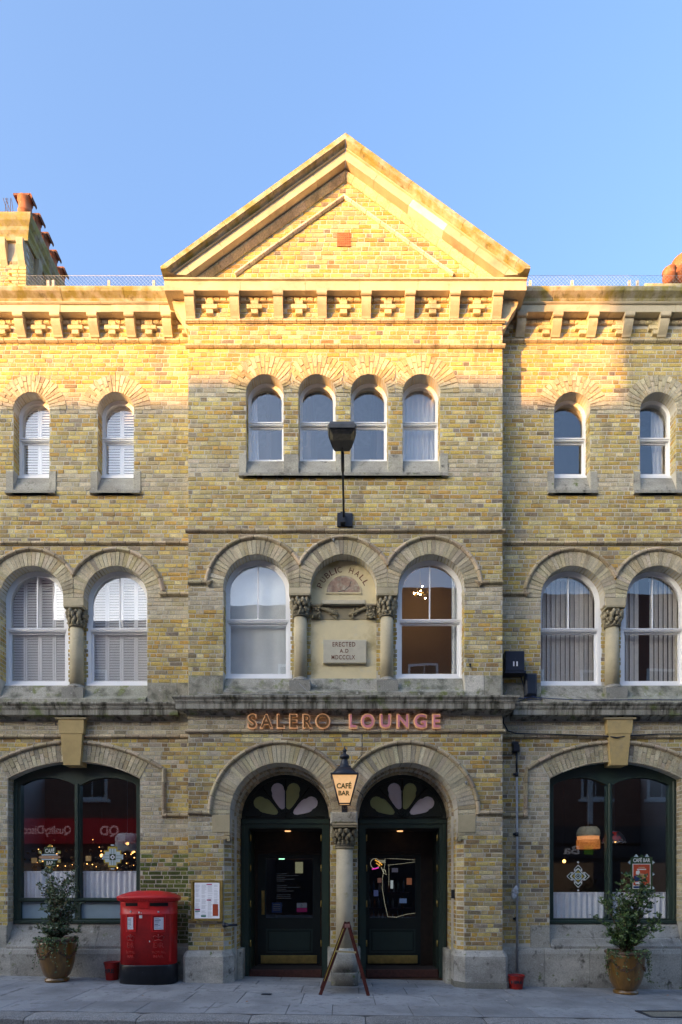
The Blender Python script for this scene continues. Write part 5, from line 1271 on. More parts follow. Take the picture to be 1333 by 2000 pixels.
for x in [-14.4,-10.2,-6.2,-2.0,3.2,7.6,10.3,13.0]:
    for z0, h in ((5.0,1.9),(8.6,1.7)):
        x0_, x1_, za, zc = (x-.6)*K, (x+.6)*K, KZ(z0), KZ(z0+h); t = .12
        w_ = MB(); w_.band([(x0_,za),(x1_,za),(x1_,zc),(x0_,zc)], [(x0_+t,za+t),(x1_-t,za+t),(x1_-t,zc-t),(x0_+t,zc-t)], OY-.02, OY+.06, True)
        m_ = (x0_+x1_)/2; w_.box(x0_+t, x1_-t, OY, OY+.05, (za+zc)/2-.03, (za+zc)/2+.03); w_.box(m_-.02, m_+.02, OY, OY+.04, za+t, zc-t); w_.box(x0_-.15, x1_+.15, OY, OY+.15, za-.14, za-.001)
        wo_ = w_.build('window', M['white'], opp); g = MB(); g.box(x0_+t, x1_-t, OY+.005, OY+.012, za+t, zc-t); g.build('pane', M['boxblack'], wo_)
q = MB(); q.box(-15.5*K, -7.6*K, OY, OY+.3, KZ(3.2), KZ(4.2)); fa = q.build('fascia', M['qdred'], opp)
text('lettering', 'QD', (-11.95, -11.0, 3.86, 4.42), OY+.30, .03, M['qdwhite'], fa, back=True, bold=.03)
text('lettering', 'QualityDiscounts', (-16.5, -13.35, 3.88, 4.42), OY+.30, .03, M['qdwhite'], fa, back=True, bold=.02)
q = MB(); q.box(7.8*K, 16*K, OY, OY+.3, KZ(3.1), KZ(3.9)); fa = q.build('fascia', M['black'], opp)
text('lettering', 'Ba', (8.9*K, 9.55*K, KZ(2.75), KZ(3.1)), OY+.30, .03, M['qdwhite'], fa, back=True, bold=.02)
q = MB(); q.box(9.75*K, 10.1*K, OY+.3, OY+.33, KZ(2.75), KZ(3.1)); q.build('logo', mat('green_logo', (.2,.4,.03), .5, 0, emit=(.2,.5,.02), estr=.04), fa)
q = MB(); q.box(7.8*K, 16*K, OY+.05, OY+.3, KZ(2.6), KZ(3.2)); q.build('fascia_board', M['black'], opp)
q = MB(); q.box(-40, 40, OY, OY+.05, .0, KZ(2.6)); q.build('shopfront', M['black'], opp)
for x in (-13.5, -10.5, 9, 12.5): q = MB(); q.box((x-1.2)*K, (x+1.2)*K, OY+.05, OY+.06, .6, 2.6); q.build('shopfront_pane', mat('lit_shop_%d' % int(x), (.1,.08,.06), .3, .5, 3, emit=(1,.6,.3), estr=.02), opp)
for x in (7.2, 9.95): q = MB(); q.box(x*K, (x+.18)*K, OY, OY+.2, KZ(4.0), KZ(9)); q.build('pilaster', M['white'], opp)
# ============================================================ sign
SY = CY-.075
sign = empty('shop_sign', (0, SY, 4.29), 'bronze and pink lettering SALERO LOUNGE on a rail above the twin doors', 'sign')
q = MB(); q.box(PX(497,SY), PX(850,SY), SY+.028, SY+.05, PZ(1412.5,SY), PZ(1409,SY)); 
for p in (500, 560, 640, 720, 790, 846): q.box(PX(p,SY)-.01, PX(p,SY)+.01, SY+.03, CY, PZ(1412,SY), PZ(1409.5,SY))
q.build('rail', mat('rail_metal', (.42,.38,.32), .5, .1, 9, metal=.3), sign)
letters = [('S',484.5,501.5,0),('A',508.5,533,0),('L',541.5,555.5,0),('E',566,581,0),('R',592,611,0),('O',617,644.5,0),
           ('L',682.5,697.5,1),('O',705.5,732,1),('U',742.5,764,1),('N',776,799,1),('G',809,834,1),('E',845.5,860.5,1)]
for ch, a, b, k in letters:
    z0, z1 = PZ(1422.3,SY), PZ(1395.2,SY)
    if ch in 'OSG': z0 -= .006; z1 += .006
    e = .013
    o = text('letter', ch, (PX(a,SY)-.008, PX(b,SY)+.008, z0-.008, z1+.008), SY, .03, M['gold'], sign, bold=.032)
    text('letter_face', ch, (PX(a,SY)+e, PX(b,SY)-e, z0+e, z1-e), SY-.012, .013, M['pink' if k else 'bronze'], o, bold=.012)
# ============================================================ lantern
LY = -.80; lx = PX(673.5, LY)
lan = empty('lantern', (lx, LY, PZ(1571,LY)), 'black tapered lantern with glowing amber glass between the two door arches', 'lantern')
zb, zt = PZ(1571,LY), PZ(1517,LY); rb, rt = .088, .205
q = MB()
def sq(r, z): return [(lx-r,LY-r,z),(lx+r,LY-r,z),(lx+r,LY+r,z),(lx-r,LY+r,z)]
q.add(sq(rb, zb)+sq(rt, zt), [(i,(i+1)%4,(i+1)%4+4,i+4) for i in range(4)]+[(0,3,2,1)], W1); q.build('glass', M['lampglass'], lan)
q = MB()
for i in range(4):
    a, b = sq(rb, zb)[i], sq(rt, zt)[i]; q.tube([a, b], .012, 4)
    q.tube([a, sq(rb, zb)[(i+1)%4]], .012, 4)
q.lathe([(.30/1.41*1.02,0),(.30/1.41*1.05*1.0,.02),(.30/1.41*1.0,.035)], (lx,LY,zt-.01), 4, 1.41*1.0, 1.41*1.0, 2, a0=R(45), smooth=False); q.build('frame', M['black'], lan)
q = MB(); zz = zt+.02
q.lathe([(.215,0),(.20,.03),(.15,.085),(.105,.12),(.10,.125),(.105,.14),(.078,.145),(.070,.18),(.050,.24),(.048,.26),(.075,.27),(.082,.295),(.07,.32),(.045,.335),(.028,.345),(.022,.37),(.034,.385),(.036,.40),(.02,.42),(.010,.445),(.003,.47)], (lx,LY,zz), 20)
q.build('hood', M['black'], lan)
q = MB(); q.ball((lx, LY-.10, zt-.035), .016, 8, 6); q.build('bulb', M['bulb'], lan)
tY = LY-(rt+rb)/2-.02
def sl(z): return LY-lerp(rb, rt, (z-zb)/(zt-zb))-.006
for s, y0, y1, x0, x1 in (('CAFÉ', 1528, 1540.5, 658, 687), ('BAR', 1544.5, 1553.5, 661.5, 683.5)):
    o = text('lettering', s, (PX(x0,LY-.15), PX(x1,LY-.15), PZ(y1,LY-.15), PZ(y0,LY-.15)), 0, .004, M['vg'], lan, bold=.03)
    for v in o.data.vertices: v.co.y += sl(v.co.z)
q = MB(); q.tube([(lx, LY+.08, zb-.02), (lx, LY+.2, zb-.05), (lx, CY-.01, zb-.02)], .015, 6); q.tube([(lx+.20, LY+.1, zt-.2), (lx+.3, CY-.15, zt-.25), (lx+.32, CY-.02, zt-.3)], .007, 5)
q.box(lx-.05, lx+.05, CY-.02, CY-.0, zb-.1, zb+.1); q.build('bracket', M['black'], lan)
# ============================================================ street lamp on the wall
sl_ = empty('street_lamp', (PX(673,CY), CY, PZ(1018,CY)), 'grey street lamp on a long arm fixed to the brickwork above the niche', 'street lamp')
q = MB(); q.box(PX(659,CY-.02), PX(689,CY-.02), CY-.035, CY-.004, PZ(1030,CY), PZ(1004,CY)); q.box(PX(670,CY)-.04, PX(670,CY)+.04, CY-.12, CY-.035, PZ(1028,CY), PZ(1008,CY))
for a in (661, 686): 
    for b in (1007, 1027): q.ball((PX(a,CY), CY-.036, PZ(b,CY)), .008, 6, 4)
q.build('wall_plate', mat('blue_black', (.012,.016,.03), .5, .2, 9), sl_)
ax = PX(672,CY); p0 = (ax, CY-.10, PZ(1018,CY)); p1 = (PX(669.3,-1.5), -1.52, PZ(884,-1.5)-.01)
q = MB(); q.tube([p0, (lerp(p0[0],p1[0],.45), lerp(p0[1],p1[1],.40), lerp(p0[2],p1[2],.5)), p1], .017, 8); q.tube([(lerp(p0[0],p1[0],.75), lerp(p0[1],p1[1],.72), lerp(p0[2],p1[2],.78)), p1], .026, 8)
q.build('arm', M['black'], sl_)
hx = PX(668.5,-1.8); hy0, hy1 = -1.50, -1.93; z0 = PZ(884,-1.5); 
def hz(y): return z0+.02+(hy0-y)*.03
pl_ = [(-.115,hy0),(.115,hy0),(.155,hy0-.07),(.205,hy0-.25),(.205,hy1+.03),(.19,hy1),(-.19,hy1),(-.205,hy1+.03),(-.205,hy0-.25),(-.155,hy0-.07)]
q = MB(); n = len(pl_)
vs = [(hx+x*.93,y,hz(y)-.0) for x,y in pl_]+[(hx+x,y,hz(y)+.05) for x,y in pl_]+[(hx+x*.85,(y-hy0+.3)*.85+hy0-.3,hz(y)+.10) for x,y in pl_]
q.add(vs, [tuple(range(n-1,-1,-1))]+[(i,(i+1)%n,(i+1)%n+n,i+n) for i in range(n)]+[(i+n,(i+1)%n+n,(i+1)%n+2*n,i+2*n) for i in range(n)]+[tuple(range(2*n,3*n))], W1)
q.box(hx-.17, hx+.17, hy0-.215, hy0-.195, hz(hy0-.3)-.012, hz(hy0-.3)); q.ball((hx,hy0-.06,hz(hy0)-.002), .012, 6, 4)
q.build('housing', M['housing'], sl_)
q = MB(); ya, yb = hy0-.23, hy1+.02
q.add([(hx-.175,ya,hz(ya)-.004),(hx+.175,ya,hz(ya)-.004),(hx+.18,yb,hz(yb)-.004),(hx-.18,yb,hz(yb)-.004),(hx-.13,ya-.03,hz(ya)-.045),(hx+.13,ya-.03,hz(ya)-.045),(hx+.13,yb+.04,hz(yb)-.045),(hx-.13,yb+.04,hz(yb)-.045)], [(0,1,5,4),(1,2,6,5),(2,3,7,6),(3,0,4,7),(4,5,6,7)], W1)
q.build('lamp_cover', M['lens'], sl_)
# ============================================================ pillar box
bx, by = PX(290.5,-.45), -.42; g0 = gz(bx, by)
pb = empty('pillar_box', (bx, by, g0), 'red double-aperture pillar box on a black base by the left shop window', 'post box')
A, B, E = .452, .29, 2.7
def pf(x, off=0.0): return by-B*(1-min(1, abs((x-bx)/A))**E)**(1/E)-off
q = MB(); q.lathe([(1.03,-.04),(1.03,.30),(1.01,.315),(.99,.32)], (bx,by,g0), 48, A, B, E); q.build('base', M['boxblack'], pb)
q = MB(); q.lathe([(1.0,.321),(1.0,1.13),(1.015,1.135),(1.02,1.145),(1.02,1.16),(1.005,1.165),(1.005,1.32),(1.015,1.335),(1.0,1.345)], (bx,by,g0), 64, A, B, E)
def onbox(q, x0, x1, z0, z1, t, n=8, rec=0.0, frame=None):
    """curved plate following the front of the box"""
    xs = [lerp(x0, x1, i/n) for i in range(n+1)]
    vs = [(x, pf(x, t), z0) for x in xs]+[(x, pf(x, t), z1) for x in xs]+[(x, pf(x, -.01), z0) for x in xs]+[(x, pf(x, -.01), z1) for x in xs]; m = n+1
    q.add(vs, [(i,i+1,i+1+m,i+m) for i in range(n)]+[(i,i+2*m,i+1+2*m,i+1) for i in range(n)]+[(i+m,i+1+m,i+1+3*m,i+3*m) for i in range(n)]+[(0,m,3*m,2*m),(n,2*m+n,3*m+n,m+n)], W1)
cxs = [bx+(-.285), bx+.20]
xa, xb_ = bx-.41, bx+.355
def Bz(py): return PZ(py, by-B)
def Bx(px): return PX(px, by-B)
# raised aperture band and door outlines
onbox(q, Bx(240), Bx(271), Bz(1773.5), Bz(1763), .006); 
for (a, b) in ((243,269),(292,327)):
    pass
onbox(q, Bx(271), Bx(291), Bz(1774), Bz(1762), .012)
for (a, b, c, d) in ((244.5,266.5,1785.5,1820.5),(296,321.5,1786.5,1821.5)):
    for (x0, x1, z0, z1) in ((a,b,c,c+3.2),(a,b,d-2.6,d),(a,a+2.6,c,d),(b-2.6,b,c,d)): onbox(q, Bx(x0), Bx(x1), Bz(z1), Bz(z0), .016, 4)
onbox(q, Bx(327.5), Bx(329), Bz(1880), Bz(1762), .004, 2); onbox(q, Bx(328), Bx(335), Bz(1763), Bz(1758), .012, 3)
q.build('body', M['red'], pb)
q = MB(); onbox(q, Bx(244), Bx(269), Bz(1770.5), Bz(1764), .0075); onbox(q, Bx(293), Bx(325.5), Bz(1770.5), Bz(1764), .0075)
q.build('slot', mat('slot_black', (.004,.003,.003), .9, 0), pb)
q = MB(); q.lathe([(.98,1.338),(1.02,1.345),(1.06,1.36),(1.09,1.385),(1.13,1.395),(1.135,1.425),(1.11,1.435),(.95,1.47),(.7,1.505),(.4,1.525),(.05,1.53)], (bx,by,g0), 64, A, B, E)
for k in range(120):
    t = 2*math.pi*k/120; ct, st_ = math.cos(t), math.sin(t); qq = (abs(ct)**E+abs(st_)**E)**(-1/E); x, y = bx+1.10*A*ct*qq, by+1.10*B*st_*qq
    q.box(x-.006, x+.006, y-.006, y+.006, g0+1.366, g0+1.392)
q.build('cap', M['red'], pb)
for (a, b, c, d) in ((248,260,1792,1816),(301,318,1792.5,1816.5)):
    q = MB(); onbox(q, Bx(a), Bx(b), Bz(d), Bz(c), .005, 3); no = q.build('notice_plate', M['paper'], pb)
    q = MB(); rr = random.Random(a)
    for k in range(8):
        y = c+2+k*2.7; onbox(q, Bx(a+1), Bx(a+1+rr.uniform(.3,.85)*(b-a-2)), Bz(y+(1.3 if k in (1,4) else .6)), Bz(y), .0062, 2)
    q.build('notice_print', M['ink' if 0 else 'vn'], no)
q = MB(); onbox(q, Bx(270.5), Bx(273), Bz(1787), Bz(1781), .003, 2); onbox(q, Bx(272), Bx(278), Bz(1794), Bz(1786), .003, 2); onbox(q, Bx(275), Bx(277), Bz(1786), Bz(1783), .003, 1); onbox(q, Bx(291.5), Bx(293), Bz(1841), Bz(1838), .003, 1); q.build('torn_sticker', M['inkw'], pb)
q = MB()
for x, z in ((255,1781),(309,1782)): q.ball((Bx(x), pf(Bx(x), .004), Bz(z)), .017, 10, 5, (1,.4,1))
q.build('lock', M['galv'], pb)
M['redlow'] = mat('worn_raised_paint', (.50,.035,.03), .35, .2, 30, spec=.7)
def boxtext(s, a, b, c, d):
    o = text('raised_lettering', s, (Bx(a), Bx(b), Bz(d), Bz(c)), 0, .012, M['redlow'], pb, bold=.01)
    for v in o.data.vertices: v.co.y += pf(v.co.x, .008)
for (cx_, w_) in ((254.5, 8), (309, 10.5)):
    boxtext('E R', cx_-w_*.9, cx_+w_*.9, 1842, 1852); boxtext('II', cx_-1.8, cx_+1.8, 1844, 1850); boxtext('ROYAL', cx_-w_*1.15, cx_+w_*1.15, 1858, 1863.5); boxtext('MAIL', cx_-w_*.9, cx_+w_*.9, 1866, 1871.5)
    q = MB()
    def bp(x, z, o=.008): return (Bx(x), pf(Bx(x), o), Bz(z))
    q.tube([bp(cx_-w_*.7,1837), bp(cx_-w_*.95,1831), bp(cx_-w_*.6,1828), bp(cx_-w_*.15,1831), bp(cx_,1834)], .006, 5); q.tube([bp(cx_+w_*.7,1837), bp(cx_+w_*.95,1831), bp(cx_+w_*.6,1828), bp(cx_+w_*.15,1831), bp(cx_,1834)], .006, 5)
    q.tube([bp(cx_-w_*.7,1838), bp(cx_,1836.5), bp(cx_+w_*.7,1838)], .009, 5); q.tube([bp(cx_,1835), bp(cx_,1825)], .006, 5); q.tube([bp(cx_-2,1827), bp(cx_+2,1827)], .005, 5)
    q.build('crown', M['redlow'], pb)
# ============================================================ planters
def planter(pxc, Yp, rim, foot, rtop, bushbox, label_p, label_b, seed, leafcols, ivydir):
    x = PX(pxc, Yp); g = gz(x, Yp); H = PZ(rim, Yp)-g; k = rtop
    e = empty('plant_pot', (x, Yp, g), label_p, 'plant pot')
    q = MB(); q.lathe([(k*.58,0),(k*.60,.02),(k*.60,.045),(k*.50,.06),(k*.50,.07),(k*.62,.10),(k*.74,H*.28),(k*.84,H*.45),(k*.90,H*.65),(k*.92,H*.85),(k*.94,H*.93),(k*.90,H*.94),(k*.86,H*.9)], (x,Yp,g), 36)
    q.build('body', M['glaze'], e)
    q = MB(); q.lathe([(k*.93,H*.925),(k*1.0,H*.94),(k*1.02,H*.965),(k*.99,H*.995),(k*.92,H),(k*.86,H*.99),(k*.86,H*.9)], (x,Yp,g), 36, cap=False)
    n = 0; rr = random.Random(seed)
    for s in range(4):
        a0 = R(-90-70+s*90); 
        for i in range(26):
            t = i/25; a = a0+R(86)*t; z = g+H*(.80-.22*math.sin(math.pi*t)); z_r = k*(.91 if z > g+H*.62 else .885)
            for m in range(2): q.ball((x+(z_r+.008)*math.cos(a), Yp+(z_r+.008)*math.sin(a), z+rr.uniform(-.010,.010)*(1+2*math.sin(math.pi*t))), .012, 5, 3)
    q.build('garland_rim', M['glazerim'], e)
    q = MB(); q.lathe([(k*.86,H*.90),(k*.4,H*.93),(.01,H*.94)], (x,Yp,g), 20, cap=False); q.build('soil', M['soil'], e)
    # shrub
    (bx0, bx1, by0, by1, nl) = bushbox; X0, X1 = PX(bx0,Yp), PX(bx1,Yp); Z0, Z1 = PZ(by1,Yp), PZ(by0,Yp)
    b = empty('shrub', (x, Yp, g+H*.9), label_b, 'shrub'); st = MB(); lf = MB()
    zb_ = g+H*.92; tips = []
    for i in range(40):
        ht = rr.uniform(.14, 1.0); u = rr.uniform(-1,1); wd = math.sqrt(max(.1, 1-((ht-.42)/.75)**2))
        ex = lerp(X0, X1, .5+.5*u*wd*(.95 if ht < .8 else .75)); ey = Yp+rr.uniform(-.30,.22)*wd
        ez = lerp(zb_, Z1, ht)
        p0 = Vector((x+rr.uniform(-.06,.06), Yp+rr.uniform(-.06,.06), zb_)); p3 = Vector((ex, ey, ez)); p1 = p0+Vector((rr.uniform(-.05,.05), 0, (ez-zb_)*.4)); p2 = p3-Vector(((ex-x)*.3, 0, (ez-zb_)*.25))
        pts = [p0*(1-t)**3+p1*3*t*(1-t)**2+p2*3*t*t*(1-t)+p3*t**3 for t in [j/10 for j in range(11)]]
        st.tube(pts, [lerp(.010,.002,j/10) for j in range(11)], 5)
        for j in range(3, 11):
            for m in range(2):
                d = Vector((rr.uniform(-1,1), rr.uniform(-1,1), rr.uniform(-.1,.9))).normalized(); L = rr.uniform(.05,.15)
                q0 = pts[j]; q1 = q0+d*L; st.tube([q0, q1], [.0025,.0012], 3); tips.append((q0, q1, d))
    per = max(1, round(nl/len(tips)))
    for q0, q1, d in tips:
        dens = per if rr.random() < .8 else per//3
        for m in range(dens):
            t = rr.uniform(.1,1.1); c = q0.lerp(q1, t); ld = (d*.5+Vector((rr.uniform(-1,1), rr.uniform(-1,1), rr.uniform(-.4,.9)))).normalized()
            L = rr.uniform(.036,.066); s_ = ld.cross(Vector((rr.uniform(-1,1),rr.uniform(-1,1),rr.uniform(-1,1)))).normalized(); nn = ld.cross(s_)
            wv = L*.29; col = jit(rr.choice(leafcols), .2)
            lf.add([c, c+ld*L*.5+s_*wv-nn*wv*.3, c+ld*L, c+ld*L*.5-s_*wv-nn*wv*.3, c+ld*L*.5], [(0,1,4),(1,2,4),(2,3,4),(3,0,4)], col)
    st.build('stem', M['wood'], b); lf.build('foliage', M['leaf'], b, recalc=False)
    iv = MB(); ie = empty('ivy', (x, Yp, g+H), 'trailing ivy spilling over the rim of the '+('left' if x < 0 else 'right')+' glazed pot', 'ivy'); vt = MB()
    for i in range(26):
        a = R(-90)+rr.uniform(-1.7,1.7); dr_ = rr.uniform(.05,.50) if rr.random() < .45 else rr.uniform(.02,.1)
        if ivydir and math.cos(a)*ivydir < -.1: dr_ *= .3
        p = Vector((x+k*.7*math.cos(a), Yp+k*.7*math.sin(a), g+H*.97)); pts = [p]; o_ = Vector((math.cos(a), math.sin(a), 0))
        pts += [p+o_*k*.30+Vector((0,0,.03)), p+o_*k*.38+Vector((rr.uniform(-.03,.03),0,-dr_*.4)), p+o_*k*.40+Vector((rr.uniform(-.05,.05),0,-dr_))]
        vt.tube(pts, .003, 4)
        for j in range(34 if dr_ > .15 else 18):
            t = rr.random()*2.999; kk = int(t); c = pts[kk].lerp(pts[kk+1], t-kk)+Vector((rr.uniform(-.025,.025), rr.uniform(-.025,.02), rr.uniform(-.01,.03)))
            ld = Vector((rr.uniform(-1,1), rr.uniform(-1,.1), rr.uniform(-.8,.6))).normalized(); s_ = ld.cross(Vector((0,-1,.3))).normalized(); L = rr.uniform(.018,.034); col = jit(rr.choice([(.045,.085,.025),(.07,.12,.035),(.03,.06,.02),(.12,.16,.07)]), .2)
            iv.add([c, c+ld*L*.4+s_*L*.45, c+ld*L, c+ld*L*.4-s_*L*.45], [(0,1,2),(0,2,3)], col)
    vt.build('vine', M['wood'], ie); iv.build('foliage', M['leaf'], ie, recalc=False)
LC1 = [(.07,.11,.045),(.05,.08,.035),(.11,.16,.07),(.17,.22,.13),(.13,.12,.06),(.04,.065,.03),(.26,.30,.22)]
LC2 = [(.045,.09,.025),(.06,.115,.035),(.03,.06,.02),(.11,.17,.05),(.14,.20,.08),(.07,.10,.06)]
planter(112, -.50, 1832, 1911, .315, (74,166,1695,1825,5200), 'brown glazed urn planter with a swag, by the left shop window', 'tall thin-leaved grey-green shrub in front of the left shop window', 21, LC1, 0)
planter(1222.5, -.62, 1857, 1941, .315, (1178,1288,1712,1855,8000), 'amber-brown glazed urn planter with a swag, under the right shop window', 'bushy dark green shrub in front of the right shop window', 33, LC2, 0)
# ============================================================ buckets
def bucket(pxc, Yp, top, r, label, s, txt):
    x = PX(pxc, Yp); g = gz(x, Yp); H = PZ(top, Yp)-g
    e = empty('fire_bucket', (x, Yp, g), label, 'bucket')
    q = MB(); q.lathe([(r*.74,0),(r*.77,.01),(r*.90,H*.70),(r*.93,H*.72),(r*.93,H*.75),(r*1.0,H-.012),(r*1.05,H-.006),(r*1.05,H),(r*.97,H),(r*.92,H*.8),(r*.72,.02)], (x,Yp,g), 28, cap=False); q.box(x-.01,x+.01,Yp-.01,Yp+.01,g,g+.02); q.build('bucket', M['redbucket'], e)
    q = MB(); q.lathe([(r*.93,H*.86),(.01,H*.88)], (x,Yp,g), 20, cap=False); q.build('sand', M['soil'], e)
    q = MB(); pts = [(x+r*1.05*math.cos(t), Yp-r*.55*math.sin(t)-.02, g+H*.95-.05*math.sin(t)) for t in [math.pi*i/12 for i in range(13)]]; q.tube(pts, .004, 5); q.build('handle', M['black'], e)
    o = text('lettering', txt, (x-r*.75, x+r*.55, g+H*.42, g+H*.66), 0, .004, M['vg' if 0 else 'black'], e, bold=.03)
    for v in o.data.vertices: v.co.y += Yp-math.sqrt(max(.0001, (r*.88)**2-(v.co.x-x)**2))-.003
bucket(219, -.27, 1879, .127, 'red fire bucket on the pavement tucked against the left side of the pillar box', 1, 'FIRE')
bucket(1008.5, -.36, 1905, .14, 'red fire bucket on the pavement under the grey wall pipe', 2, 'FIRE')
# ============================================================ A-board
ab = empty('pavement_sign', (.03, -1.0, gz(0,-1)), 'dark red wooden folding A-board seen edge-on in front of the stone column between the doors', 'sign board')
def gp(px, py, Y): return Vector((PX(px,Y), Y, PZ(py,Y)))
yf, yb = -1.28, -.72
def leg(q, a, b, w=.052, t=.03):
    d = (b-a).normalized(); s = Vector((0,1,0)); n = d.cross(s).normalized()
    q.add([p+n*u*w/2+s*v*t/2 for p in (a, b) for u, v in ((-1,-1),(1,-1),(1,1),(-1,1))], [(0,1,2,3),(7,6,5,4),(0,4,5,1),(1,5,6,2),(2,6,7,3),(3,7,4,0)], W1)
ftl, fbl = gp(676.5,1806,yf), Vector((PX(624.5,yf)+.01, yf, gz(-.35,yf))); ftr, fbr = gp(681,1806,yf), Vector((PX(720,yf), yf, gz(.39,yf)))
def shift(v, dy): return Vector((v.x, v.y+dy, v.z))
for (a, b, lab) in ((ftl, fbl, 'left leaf'), (ftr, fbr, 'right leaf')):
    for dy in (0, yb-yf):
        q = MB(); b2 = shift(b, dy); b2.z = gz(b2.x, b2.y); leg(q, shift(a, dy), b2); q.build('leg', M['darkwood'], ab)
    d = b-a; p0 = a+d*.06; p1 = a+d*.80; q = MB(); n = Vector((-d.z, 0, d.x)).normalized()
    w = .010
    vs = [p+n*u*w+Vector((0, yy-yf, 0)) for p in (p0, p1) for u, yy in ((-1,yf+.018),(1,yf+.018),(1,yb-.018),(-1,yb-.018))]
    q.add(vs, [(0,1,2,3),(7,6,5,4),(0,4,5,1),(1,5,6,2),(2,6,7,3),(3,7,4,0)], W1); q.build('board', M['black'], ab)
    off = -1 if b is fbl else 1
    q = MB(); vv = [p+n*(off*.0) + Vector((-.0, -.022, 0)) for p in (p0, p1)]
    if b is fbl:
        q.tube([p0+Vector((-.018,-.024,0)), p1+Vector((-.018,-.024,0))], .0055, 4); q.build('yellow_edge', M['palewood' if 0 else 'vy'], ab)
    q = MB()
    for t in (.80, .07):
        p = a+d*t; leg(q, shift(p, .02), shift(p, .02)+Vector((0.0001,0,.045)), .02, .02)
        q.box(p.x-.012, p.x+.012, yf+.02, yb-.02, p.z-.02, p.z+.02)
    q.build('crossbar', M['darkwood'], ab)
q = MB(); a, b = gp(656,1858,yf), gp(696,1860.5,yf); leg(q, a+Vector((0,-.024,0)), b+Vector((0,-.024,0)), .028, .012); q.build('stay', M['palewood'], ab)
q = MB(); 
for c in (ftl, ftr): q.bbox(c.x-.022, c.x+.022, yf-.022, yf-.012, c.z-.05, c.z+.008, .004)
q.build('hinge', mat('rusty_pink_hinge', (.30,.14,.12), .7, .3, 30), ab)
# ============================================================ menu case
MY = CY-.085
mc = empty('menu_case', (PX(404,MY), MY, PZ(1760,MY)), 'brass menu case with white printed menu pages on the left pier', 'menu case')
q = MB(); x0, x1, z0, z1 = PX(373.5,MY), PX(434.5,MY), PZ(1799.5,MY), PZ(1720,MY)
q.band([(x0,z0),(x1,z0),(x1,z1),(x0,z1)], [(x0+.028,z0+.028),(x1-.028,z0+.028),(x1-.028,z1-.028),(x0+.028,z1-.028)], MY, CY-.01, True); q.box(x0+.01, x1-.01, CY-.03, CY-.012, z0+.01, z1-.01); q.build('case', M['brass'], mc)
q = MB(); a, b, c, d = PX(380,MY), PX(428.5,MY), PZ(1794.5,MY), PZ(1724.5,MY); q.box(a, b, MY+.012, MY+.02, c, d); mp = q.build('menu', mat('glow_paper', (.75,.76,.80), .6, .03, 5, emit=(.8,.85,1), estr=.025), mc)  # faint glow put into the menu pages, no lamp in the case
def pr(nm, m, rects, Y=MY+.0105):
    q = MB()
    for (u0, u1, v0, v1) in rects: q.box(lerp(a,b,u0), lerp(a,b,u1), Y-.0005, Y+.0012, lerp(d,c,v1), lerp(d,c,v0))
    q.build(nm, M[m], mc)
rr = random.Random(5); ln = []
for col in range(4):
    v = .06
    while v < .97:
        if rr.random() < .86: ln.append((.03+col*.25, .03+col*.25+rr.uniform(.12,.2), v, v+.006))
        v += .022
pr('menu_print', 'ink', ln); pr('menu_heading', 'vm', [(.48,.70,.035,.065),(.49,.66,.47,.50),(.02,.22,.735,.775)], MY+.009); pr('menu_heading', 'vt', [(.26,.46,.91,.955),(.02,.22,.79,.815)], MY+.009); pr('menu_heading', 'vo', [(.73,.95,.60,.93)], MY+.0088)
# dark iron bracket beside the menu case
q = MB(); hx, hz_ = PX(440,CY), PZ(1807,CY); q.lathe([(.04,0),(.045,.01),(.045,.05),(.03,.06)], (hx+.015, CY-.03, hz_-.03), 12); q.tube([(hx,CY-.06,hz_),(hx+.08,CY-.07,hz_),(hx+.2,CY+.0,hz_)], .022, 8); q.ball((hx,CY-.05,hz_), .045, 10, 6)
o = q.build('door_holder', M['black']); props(o, 'small black iron door holder on the pier edge just below the brass menu case', 'door holder')
q = MB(); q.bbox(PX(885,-.1)-.03, PX(885,-.1)+.03, -.13, -.1, PZ(1755,-.1), PZ(1738,-.1), .006); o = q.build('intercom', M['black']); props(o, 'small dark bell box in the brick reveal right of the right door', 'bell box')
# ============================================================ boxes, pipe and cables on the right
def P3(px, py, Y): return (PX(px,Y), Y, PZ(py,Y))
ub = empty('meter_box', (PX(1005,-.22), -.2, PZ(1292,-.2)), 'square black cable box numbered 11 on the brickwork beside the bay', 'wall box')
q = MB(); q.bbox(PX(988,-.24), PX(1025.5,-.24), -.24, 0, PZ(1311,-.24), PZ(1271,-.24), .012); q.box(PX(986,-.2), PX(1027,-.2), -.235, 0, PZ(1316,-.2), PZ(1311.5,-.2)); q.build('box', mat('blue_black_box', (.012,.018,.035), .35, .2, 6, col2=(.1,.1,.1), th=(.66,.72), scale2=18), ub)
text('number', '11', (PX(1003,-.245), PX(1012,-.245), PZ(1301,-.245), PZ(1292,-.245)), -.2445, .003, M['paper'], ub, bold=.05)
jb_ = MB(); jb_.bbox(PX(1027.5,-.12), PX(1050.5,-.12), -.12, 0, PZ(1358,-.12), PZ(1314,-.12), .03); o = jb_.build('junction_box', mat('navy_box', (.018,.028,.05), .4, .1, 6)); props(o, 'rounded navy junction box below the box numbered 11', 'wall box')
q = MB(); q.tube([P3(1016,1312,-.1), P3(1020,1328,-.06), P3(1025,1345,-.05), P3(1026,1365,-.09), P3(1010,1372,-.2), P3(1000,1388,-.26), P3(985,1400,-.03), P3(984,1412,-.03), P3(993,1428,-.03), P3(1010,1433,-.06), P3(1080,1434.5,-.06), P3(1150,1437,-.07), P3(1184,1438,-.07), P3(1205,1441,-.12), P3(1232,1437,-.07), P3(1290,1434,-.06), P3(1420,1434,-.06)], .011, 6)
o = q.build('black_cable', M['black']); props(o, 'black cable sagging from the black boxes across the right keystone', 'cable')
